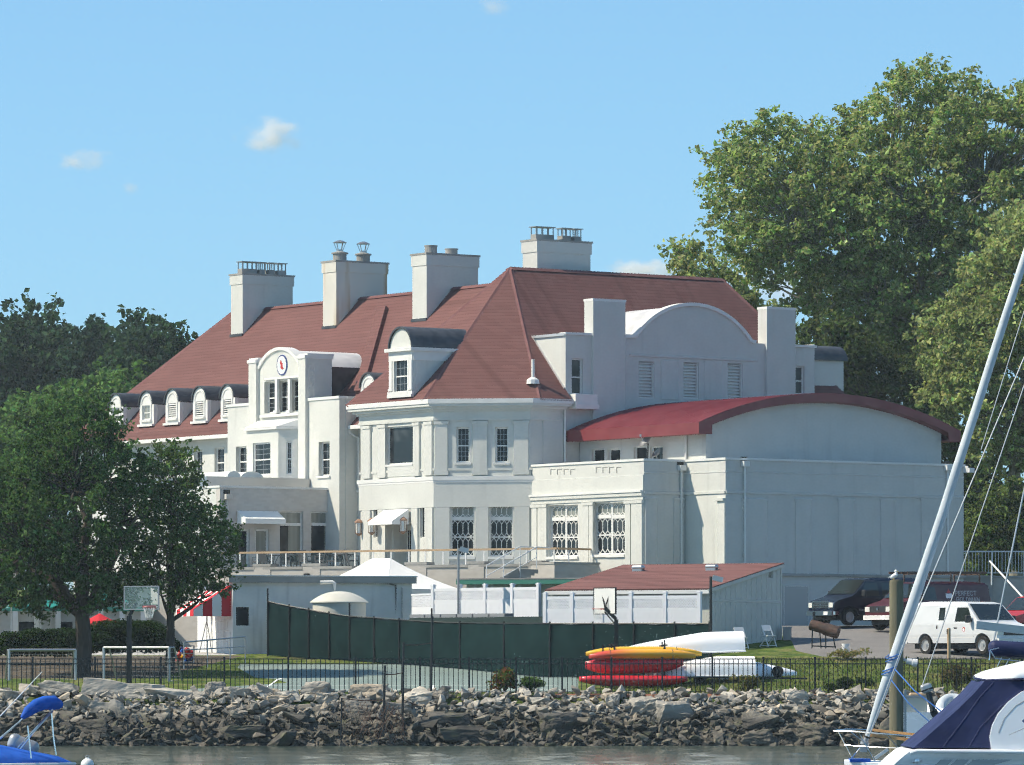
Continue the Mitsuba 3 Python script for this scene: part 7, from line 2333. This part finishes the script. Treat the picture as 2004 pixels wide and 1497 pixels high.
put('boom', [boxat(bm0, nrm(bm1 - bm0), [0, 1, 0], nrm(np.cross(nrm(bm1 - bm0), [0, 1, 0]) * -1), 0, np.linalg.norm(bm1 - bm0), -.07, .07, -.075, .075)], 'galvanised', parent=SY)
put('sail_bag', [rounded(3.2, .5, .26, .12, 3)] if False else [moved(rounded(2.6, .5, .30, .13, 3), placeM(sp(2070, 1276, 96), [1, 0, -.06], [0, 1, 0]))], 'navy_canvas', parent=SY, smooth=45)
ra = [rail([sp(1936, 1292, 95.5), sp(1938, 1272, 95.5), sp(1955, 1268, 95.5)], .018), rail([sp(1938, 1273, 95.5), sp(1948, 1289, 95.5), sp(2010, 1296, 95.5)], .02), rail([sp(1960, 1287, 95.5), sp(1952, 1304, 95.5)], .014), rail([sp(1976, 1288, 95.5), sp(1968, 1302, 95.5)], .014)]
put('stern_rail', ra, 'chrome', parent=SY, smooth=40)

# ---- skiff with outboard between the pile and the cruiser
SK = thing('skiff', 'white skiff with a tilted grey outboard motor moored by the rocks', 'boat')
kD2 = 140.0
c = P(1812, 1415, kD2)
rows = []
for t in np.linspace(0, 1, 14):
    w = .75 * (1 - t ** 3) + .03
    y = kD2 + 4.0 * t
    zt_ = c[2] + .30 + .25 * t * t
    rows.append([[c[0] - w, y, zt_], [c[0] - w * .9, y, c[2] - .1], [c[0] - w * .5, y, c[2] - .55 + .5 * t * t], [c[0] + w * .5, y, c[2] - .55 + .5 * t * t], [c[0] + w * .9, y, c[2] - .1], [c[0] + w, y, zt_], [c[0] + w * .9, y, zt_ - .02], [c[0], y, zt_ - .3], [c[0] - w * .9, y, zt_ - .02]])
rows = np.array(rows); m, n = rows.shape[1], len(rows)
i, j = np.meshgrid(np.arange(n - 1), np.arange(m), indexing='ij')
q = np.stack([i * m + j, (i + 1) * m + j, (i + 1) * m + (j + 1) % m, i * m + (j + 1) % m], -1).reshape(-1, 4)
fan = np.array([[0, k, k + 1] for k in range(1, m - 1)])
put('hull', cat([(rows.reshape(-1, 3), q), (rows.reshape(-1, 3), fan)]), 'gelcoat', parent=SK, smooth=35)
bx0, bx1 = P(1771, 0, kD2)[0], P(1816, 0, kD2)[0]
put('cabin_box', [wbox(bx0, bx1, kD2 + .2, kD2 + 1.0, P(0, 1412, kD2)[2], P(0, 1364, kD2)[2])], 'tank_cream', parent=SK)
put('trim', [wbox(bx0 - .03, bx1 + .03, kD2 + .15, kD2 + 1.02, P(0, 1366, kD2)[2], P(0, 1361, kD2)[2]), wbox(bx0 - .03, bx0 + .0, kD2 + .15, kD2 + .2, P(0, 1414, kD2)[2], P(0, 1364, kD2)[2])], 'steel_grey', parent=SK)
put('seat_cushion', [moved(rounded(.5, .4, .12, .05, 3), placeM(P(1797, 1360, kD2 + .5), [1, 0, 0], [0, 1, 0]))], 'wood_rail', parent=SK, smooth=40)
om = put('outboard_motor', [moved(rounded(.30, .34, .26, .07, 3), placeM(P(1813, 1347, kD2 - .2), nrm([1, 0, .35]), [0, 1, 0], nrm([-.35, 0, 1])))], 'galvanised', parent=SK, smooth=40)
put('leg', [bar(P(1817, 1354, kD2 - .2), P(1826, 1392, kD2 - .35), .10, .12), bar(P(1826, 1390, kD2 - .3), P(1832, 1402, kD2 - .3), .05, .2)], 'iron', parent=om)
put('cowl_stripe', [moved(wbox(-.155, .155, -.172, .172, -.06, -.01), placeM(P(1813, 1347, kD2 - .2), nrm([1, 0, .35]), [0, 1, 0], nrm([-.35, 0, 1])))], 'black_plastic', parent=om)
IN = thing('inflatable_dinghy', 'grey inflatable dinghy behind the skiff, partly hidden by the canvas', 'boat')
c = P(1868, 1388, 150.0)
th = np.linspace(-.6, np.pi + .6, 22)
put('tube', [tube([c + [.42 * math.cos(t), .8 * abs(math.sin(t)) - .2, .36 * math.sin(t) - .05] for t in th], .16, 14), tube([c + [-.55, -.3, -.22], c + [-.3, .8, -.25], c + [.9, 1.2, -.25]], .17, 12)], 'sail_cover', parent=IN, smooth=45)
put('transom', [moved(wbox(-.3, .3, -.03, .03, -.22, .2), placeM(c + np.array([.02, .2, -.1]), [1, 0, 0], [0, 1, 0]))], 'tank_cream', parent=IN)
put('engine_cowl', [moved(rounded(.22, .25, .3, .08, 3), placeM(c + np.array([.0, -.05, .02]), [1, 0, 0], [0, 1, 0]))], 'iron', parent=IN, smooth=40)

# ---- boat with blue canvas at the lower left
LB = thing('covered_boat', 'small motor boat under a bright blue cover at the lower left', 'boat')
lD = 108.0
kk2 = lD / FPX
lp = lambda px, py, D=lD: P(px, py, D)
rows = []
tip = lp(146, 1494)
for t in np.linspace(0, 1, 18):
    x = tip[0] - 5.5 * t
    w = .95 * (1 - (1 - min(t / .5, 1)) ** 2) ** .7 + .06
    py = np.interp(x, [lp(-400, 0)[0], lp(0, 0)[0], lp(60, 0)[0], lp(110, 0)[0], tip[0]], [1430, 1457, 1470, 1478, 1494])
    zc = EYE - (py - HY) * kk2
    zs_ = EYE - (1500 - HY) * kk2 + .05
    th_ = np.linspace(0, np.pi, 13)
    rows.append([[x, lD + w * math.cos(q), zs_ + (zc - zs_) * math.sin(q) ** .8] for q in th_])
rows = np.array(rows); m, n = rows.shape[1], len(rows)
i, j = np.meshgrid(np.arange(n - 1), np.arange(m - 1), indexing='ij')
q = np.stack([i * m + j, (i + 1) * m + j, (i + 1) * m + j + 1, i * m + j + 1], -1).reshape(-1, 4)
put('cover', (rows.reshape(-1, 3), q), 'blue_canvas', parent=LB, smooth=50)
hr = []
for t in np.linspace(0, 1, 18):
    x = tip[0] + .02 - 5.5 * t
    w = 1.0 * (1 - (1 - min(t / .5, 1)) ** 2) ** .7 + .05
    zs_ = EYE - (1500 - HY) * kk2 + .06
    hr.append([[x, lD - w, zs_], [x, lD - w * .85, zs_ - .5], [x, lD, zs_ - .85], [x, lD + w * .85, zs_ - .5], [x, lD + w, zs_]])
hr = np.array(hr); m, n = hr.shape[1], len(hr)
i, j = np.meshgrid(np.arange(n - 1), np.arange(m - 1), indexing='ij')
q = np.stack([i * m + j, i * m + j + 1, (i + 1) * m + j + 1, (i + 1) * m + j], -1).reshape(-1, 4)
put('hull', (hr.reshape(-1, 3), q), 'gelcoat', parent=LB, smooth=50)
put('gunwale', [tube(hr[:, 0] + [0, -.02, 0], .035, 6)], 'white_paint', parent=LB)
# folded bimini top in its boot, on a tubular frame
bpts = [lp(44, 1404, lD - .5), lp(54, 1393, lD - .45), lp(70, 1381, lD - .3), lp(88, 1375, lD), lp(104, 1375, lD + .3), lp(116, 1379, lD + .5)]
v, f = tube(bpts, [.05, .11, .14, .15, .15, .10], 14)
v = v + (meshkit.fbm(v * 5, 3, 2)[:, None] - .5) * [.04, .04, .08]
put('bimini_boot', (v, f), 'blue_canvas', parent=LB, smooth=45)
fr_ = [tube([lp(48, 1402, lD - .5), lp(22, 1428, lD - .4), lp(-30, 1470, lD - .3)], .016, 6), tube([lp(44, 1407, lD - .52), lp(-10, 1452, lD - .4)], .014, 6), tube([lp(104, 1388, lD - .2), lp(70, 1425, lD - .2), lp(35, 1463, lD - .2)], .018, 6), tube([lp(104, 1392, lD + .3), lp(60, 1440, lD + .2), lp(38, 1468, lD + .2)], .016, 6), tube([lp(101, 1396, lD - .6), lp(105, 1445, lD - .6), lp(110, 1478, lD - .6)], .016, 6), tube([lp(54, 1420, lD - .7), lp(58, 1455, lD - .7), lp(61, 1484, lD - .7)], .016, 6)]
put('bimini_frame', fr_, 'chrome', parent=LB, smooth=40)
om = put('outboard_motor', [moved(rounded(.62, .36, .34, .13, 3), placeM(lp(48, 1460, lD + .9), nrm([1, 0, -.35]), [0, 1, 0], nrm([.35, 0, 1])))], 'steel_grey', parent=LB, smooth=45)
put('cowl', [moved(rounded(.26, .38, .36, .12, 3), placeM(lp(28, 1452, lD + .9), nrm([1, 0, -.35]), [0, 1, 0], nrm([.35, 0, 1])))], 'galvanised', parent=om, smooth=45)
FRD = thing('fishing_rod', 'thin pale fishing rod slanting up beside the blue bimini', 'fishing rod')
put('rod', [tube([lp(-20, 1423, lD + .3), lp(82, 1315, lD + .3)], [.018, .010], 6)], 'white_paint', parent=FRD)
put('handle', [tube([lp(-20, 1423, lD + .3), lp(-34, 1438, lD + .3)], .024, 6)], 'black_plastic', parent=FRD)
BU = thing('buoy', 'round white mooring buoy in the water beside the blue boat', 'buoy')
bc = P(171, 1496, 146.0)
put('float', [lathe([bc[0], bc[1], -.02], [(.19 * math.cos(t), .19 * math.sin(t) + .05) for t in np.linspace(-1.2, 1.3, 14)] + [(.05, .26), (0, .26)], 24)], 'white_paint', parent=BU, smooth=40)
put('eye', [tube([[bc[0] + .05 * math.cos(t), bc[1], .25 + .05 * math.sin(t)] for t in np.linspace(0, 6.28, 14)], .012, 5, False)], 'steel_grey', parent=BU)
# =============================================================== trees
def tree(label, sil, D, thick, trunk_px, trunk_r, n_clump, n_leaf, leaf, cols, seed, rc=.9, bark='bark', limbs=12, group=None, name='tree', gap=.0, cat_='tree', depth_bias=1.0, var=.28, ytrunk=None, shape=(1, 1, .8), sub=8, tone=.16, inset=.2):
    """A tree whose crown fills a real volume: sil is its outline in photo pixels at distance D, inflated to a depth of thick."""
    r = np.random.default_rng(seed)
    k = D / FPX
    poly = Polygon([((x - CX) * k, EYE - (y - HY) * k) for x, y in sil]).buffer(0)
    inner = poly.buffer(-rc * inset)
    poly = inner if inner.area > .4 * poly.area else poly
    x0, z0, x1, z1 = poly.bounds
    bd = poly.boundary
    dmax = 0
    pts = []
    tries = 0
    poly = max(getattr(poly, 'geoms', [poly]), key=lambda g_: g_.area)
    bd = poly.boundary
    while len(pts) < n_clump * 6 and tries < 400000:
        tries += 1
        p = Point(r.uniform(x0, x1), r.uniform(z0, z1))
        if not poly.contains(p): continue
        d = bd.distance(p)
        pts.append((p.x, p.y, d)); dmax = max(dmax, d)
    C = []
    tree_pts = None
    for x, z, d in pts:
        e = min(d / dmax, 1)
        h = thick * math.sqrt(max(e * (2 - e), .02))
        y = D + h * np.sign(r.uniform(-1, 1)) * r.random() ** .45 * depth_bias
        c = np.array([x, y, z])
        if C and np.min(np.linalg.norm((np.array(C) - c) * [1, .8, 1], axis=1)) < rc * .80: continue
        C.append(c)
        if len(C) >= n_clump: break
    C = np.array(C)
    rad = rc * (.55 + .65 * r.random((len(C), 1))) * np.array(shape)
    v, f, c = leaf_cloud(r, C, rad, n_leaf, leaf, cols, var, .45, sub, tone)
    # each clump has its own tone of green
    t = thing(name, label, cat_, group)
    put('crown', (v, f), 'leaf', parent=t, color=c)
    # trunk and limbs reach into the crown
    tx, ty, tb = trunk_px
    base = P(tx, tb, D)
    if ytrunk is None: base[2] = min(base[2], float(ground(base[0], D))) - .1
    fork = P(ty[0], ty[1], D)
    br = [tube([base, base * .5 + fork * .5 + r.normal(0, trunk_r * .3, 3) * [1, 1, 0], fork], [trunk_r * 1.15, trunk_r * .95, trunk_r * .8], 10)]
    k2 = min(limbs, len(C))
    idx = [int(r.integers(len(C)))]
    dd = np.linalg.norm(C - C[idx[0]], axis=1)
    while len(idx) < k2:
        j = int(np.argmax(dd)); idx.append(j); dd = np.minimum(dd, np.linalg.norm(C - C[j], axis=1))
    cen = fork + (C[idx] - fork) * .62
    nodes, own = [], np.argmin(np.linalg.norm(C[:, None] - cen[None], axis=2), axis=1)
    for j in range(k2):
        m = (fork + cen[j]) / 2 + np.array([0, 0, .12 * np.linalg.norm(cen[j] - fork)]) + r.normal(0, .25, 3)
        lr = trunk_r * .48
        br.append(tube([fork - [0, 0, trunk_r], m, cen[j]], [lr, lr * .7, lr * .42], 7))
        for q in np.nonzero(own == j)[0]:
            mm = (cen[j] + C[q]) / 2 + r.normal(0, .18, 3)
            br.append(tube([cen[j], mm, C[q]], [lr * .30, lr * .18, .015], 5))
    put('trunk', br, bark, parent=t)
    return t


GREEN = [(.200, .300, .080), (.225, .325, .090), (.170, .260, .075), (.250, .320, .105)]
OLIVE = [(.310, .360, .130), (.270, .335, .120), (.350, .380, .155), (.235, .300, .110)]
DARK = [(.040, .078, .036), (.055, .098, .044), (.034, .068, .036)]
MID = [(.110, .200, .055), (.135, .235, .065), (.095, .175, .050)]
# ---- great plane trees behind the hall at the right
tree('huge plane tree with an open crown rising above the hall roof', [(1300, 500), (1330, 468), (1368, 470), (1392, 492), (1420, 520), (1392, 450), (1378, 380), (1392, 300), (1420, 262), (1450, 262), (1470, 225), (1505, 205), (1530, 225), (1560, 203), (1578, 240), (1610, 240), (1650, 200), (1700, 190), (1718, 150), (1765, 120), (1815, 118), (1835, 150), (1885, 128), (1945, 135), (1960, 160), (2000, 150), (2120, 150), (2200, 300), (2200, 500), (2120, 640), (1990, 690), (1900, 740), (1840, 760), (1780, 740), (1700, 700), (1640, 660), (1570, 620), (1500, 580), (1440, 560), (1400, 545), (1340, 540)], 292, 6.5, (1800, (1790, 700), 1130), .62, 760, 116000, .265, OLIVE + GREEN[:2], 51, 1.05, 'bark_pale', 20, shape=(1, 1, .7), inset=.5)
tree('lighter plane tree at the right edge in front of the huge one', [(1800, 720), (1790, 650), (1830, 590), (1880, 560), (1900, 480), (1950, 420), (2000, 400), (2120, 380), (2180, 560), (2150, 800), (2060, 900), (1980, 940), (1930, 930), (1900, 880), (1850, 850), (1810, 800)], 276, 4.0, (1990, (1985, 900), 1130), .4, 260, 42000, .27, OLIVE, 52, .95, 'bark_pale', 12, shape=(1, 1, .7), inset=.5)
tree('dark leafy tree low behind the right end of the hall', [(1560, 640), (1600, 620), (1680, 650), (1760, 700), (1840, 740), (1880, 840), (1930, 920), (1990, 960), (2080, 930), (2140, 1000), (2140, 1150), (1880, 1150), (1860, 1000), (1840, 880), (1760, 800), (1680, 780), (1600, 760), (1560, 700)], 284, 3.5, (1960, (1950, 1040), 1140), .3, 260, 48000, .28, [(.080, .115, .036), (.100, .135, .042), (.065, .10, .034)], 53, 1.0, limbs=10)
tree('bushy young tree beside the pale steel railing', [(1890, 1010), (1920, 960), (1970, 940), (2030, 950), (2090, 1000), (2090, 1110), (1890, 1115), (1880, 1060)], 262, 2.2, (1960, (1960, 1080), 1135), .14, 90, 16000, .22, [(.12, .16, .045), (.09, .135, .04)], 54, .7, limbs=7)
tree('plane tree whose small top shows left of the huge crown', [(1302, 500), (1322, 472), (1352, 462), (1376, 478), (1392, 500), (1440, 515), (1470, 560), (1500, 590), (1560, 600), (1540, 660), (1300, 660), (1295, 560), (1312, 530)], 300, 2.4, (1400, (1400, 640), 1100), .25, 90, 10000, .27, OLIVE, 55, .8, 'bark_pale', 8, inset=.5)
# ---- far trees at the left
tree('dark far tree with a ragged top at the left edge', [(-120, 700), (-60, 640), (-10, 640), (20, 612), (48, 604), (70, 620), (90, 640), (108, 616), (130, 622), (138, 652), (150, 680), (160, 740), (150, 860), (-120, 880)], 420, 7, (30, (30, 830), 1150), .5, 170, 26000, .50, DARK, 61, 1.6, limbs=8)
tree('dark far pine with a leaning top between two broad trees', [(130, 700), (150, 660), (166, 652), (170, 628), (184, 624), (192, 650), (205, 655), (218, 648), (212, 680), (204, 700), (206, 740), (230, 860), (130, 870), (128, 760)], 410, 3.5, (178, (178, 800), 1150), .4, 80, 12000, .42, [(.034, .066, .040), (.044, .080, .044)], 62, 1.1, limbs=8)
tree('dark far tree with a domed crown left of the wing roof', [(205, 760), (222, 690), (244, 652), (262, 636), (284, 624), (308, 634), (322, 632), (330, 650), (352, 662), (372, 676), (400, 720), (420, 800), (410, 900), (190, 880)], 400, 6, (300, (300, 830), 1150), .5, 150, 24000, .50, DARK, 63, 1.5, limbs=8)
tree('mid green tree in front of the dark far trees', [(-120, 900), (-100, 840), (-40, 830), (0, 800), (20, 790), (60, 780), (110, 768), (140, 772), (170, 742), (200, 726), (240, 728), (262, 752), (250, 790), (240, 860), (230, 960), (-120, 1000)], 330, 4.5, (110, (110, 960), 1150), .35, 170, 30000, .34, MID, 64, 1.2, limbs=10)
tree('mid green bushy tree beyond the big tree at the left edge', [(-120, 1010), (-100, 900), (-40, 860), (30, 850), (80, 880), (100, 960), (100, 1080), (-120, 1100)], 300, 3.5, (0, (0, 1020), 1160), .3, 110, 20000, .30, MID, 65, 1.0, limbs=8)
# ---- the two trees by the court
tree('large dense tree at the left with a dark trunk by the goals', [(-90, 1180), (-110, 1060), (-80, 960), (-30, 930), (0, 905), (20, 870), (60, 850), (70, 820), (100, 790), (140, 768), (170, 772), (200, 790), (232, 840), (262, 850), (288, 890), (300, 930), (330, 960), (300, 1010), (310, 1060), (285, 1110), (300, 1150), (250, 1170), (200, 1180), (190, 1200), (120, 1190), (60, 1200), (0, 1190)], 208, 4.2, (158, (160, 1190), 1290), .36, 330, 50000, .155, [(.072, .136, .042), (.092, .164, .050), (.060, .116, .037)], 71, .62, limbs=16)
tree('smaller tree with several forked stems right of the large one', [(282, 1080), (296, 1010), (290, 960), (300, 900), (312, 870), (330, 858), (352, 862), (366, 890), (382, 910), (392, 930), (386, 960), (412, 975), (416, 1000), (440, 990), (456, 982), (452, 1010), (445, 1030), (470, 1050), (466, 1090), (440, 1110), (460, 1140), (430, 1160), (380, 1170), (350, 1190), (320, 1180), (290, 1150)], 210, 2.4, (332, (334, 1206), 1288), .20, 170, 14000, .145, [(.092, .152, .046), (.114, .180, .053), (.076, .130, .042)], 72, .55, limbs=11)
# rolling land beyond the trees closes the horizon

# =============================================================== small fair-weather clouds, far away
def cloud(label, px, py, wpx, hpx, dens, seed, D=3000.0, kind=0):
    r = np.random.default_rng(seed)
    n = (28, 36, 64)                      # z, y, x
    z, y, x = np.meshgrid(*[np.linspace(-1, 1, m) for m in n], indexing='ij')
    k = D / FPX
    q = np.stack([x * wpx * k / 40, y * wpx * k / 55, z * hpx * k / 40 * 1.3], -1)
    body = 1.0 - (x / .85) ** 2 - (y / .85) ** 2 - (np.where(z < 0, z * 1.25, z) / .8) ** 2
    g = np.clip(body * .9 - 1.45 + 2.35 * meshkit.fbm(q * 2.6 + seed, 5, seed), 0, 1)
    g *= (np.abs(x) < .97) & (np.abs(y) < .97) & (np.abs(z) < .97)
    c = P(px, py, D)
    M_ = T4().translate(list(c)).scale([wpx * k / 2, wpx * k / 2 * .8, hpx * k / 2])
    key = thing('cloud', label, 'cloud')
    vol = mi.VolumeGrid(np.ascontiguousarray(g[..., None], dtype=np.float32))
    scene[key] = {'type': 'cube', 'to_world': M_, 'bsdf': {'type': 'null'},
                  'interior': {'type': 'heterogeneous', 'albedo': .985, 'scale': dens, 'sigma_t': {'type': 'gridvolume', 'grid': vol, 'to_world': M_ @ T4().translate([-1, -1, -1]).scale(2)}}}
    labels[key]['kind'] = 'stuff'


cloud('small white cloud right of the middle of the left half of the sky', 532, 268, 165, 110, .10, 3)
cloud('flat small white cloud at the left of the sky', 165, 316, 140, 66, .08, 5)
cloud('faint wisp of cloud below the flat cloud', 256, 368, 60, 44, .05, 9)
cloud('faint wisp of cloud at the top edge of the sky', 965, 14, 110, 70, .05, 12)
cloud('low white cloud behind the roof ridge right of the tallest chimney', 1262, 530, 190, 66, .14, 15)
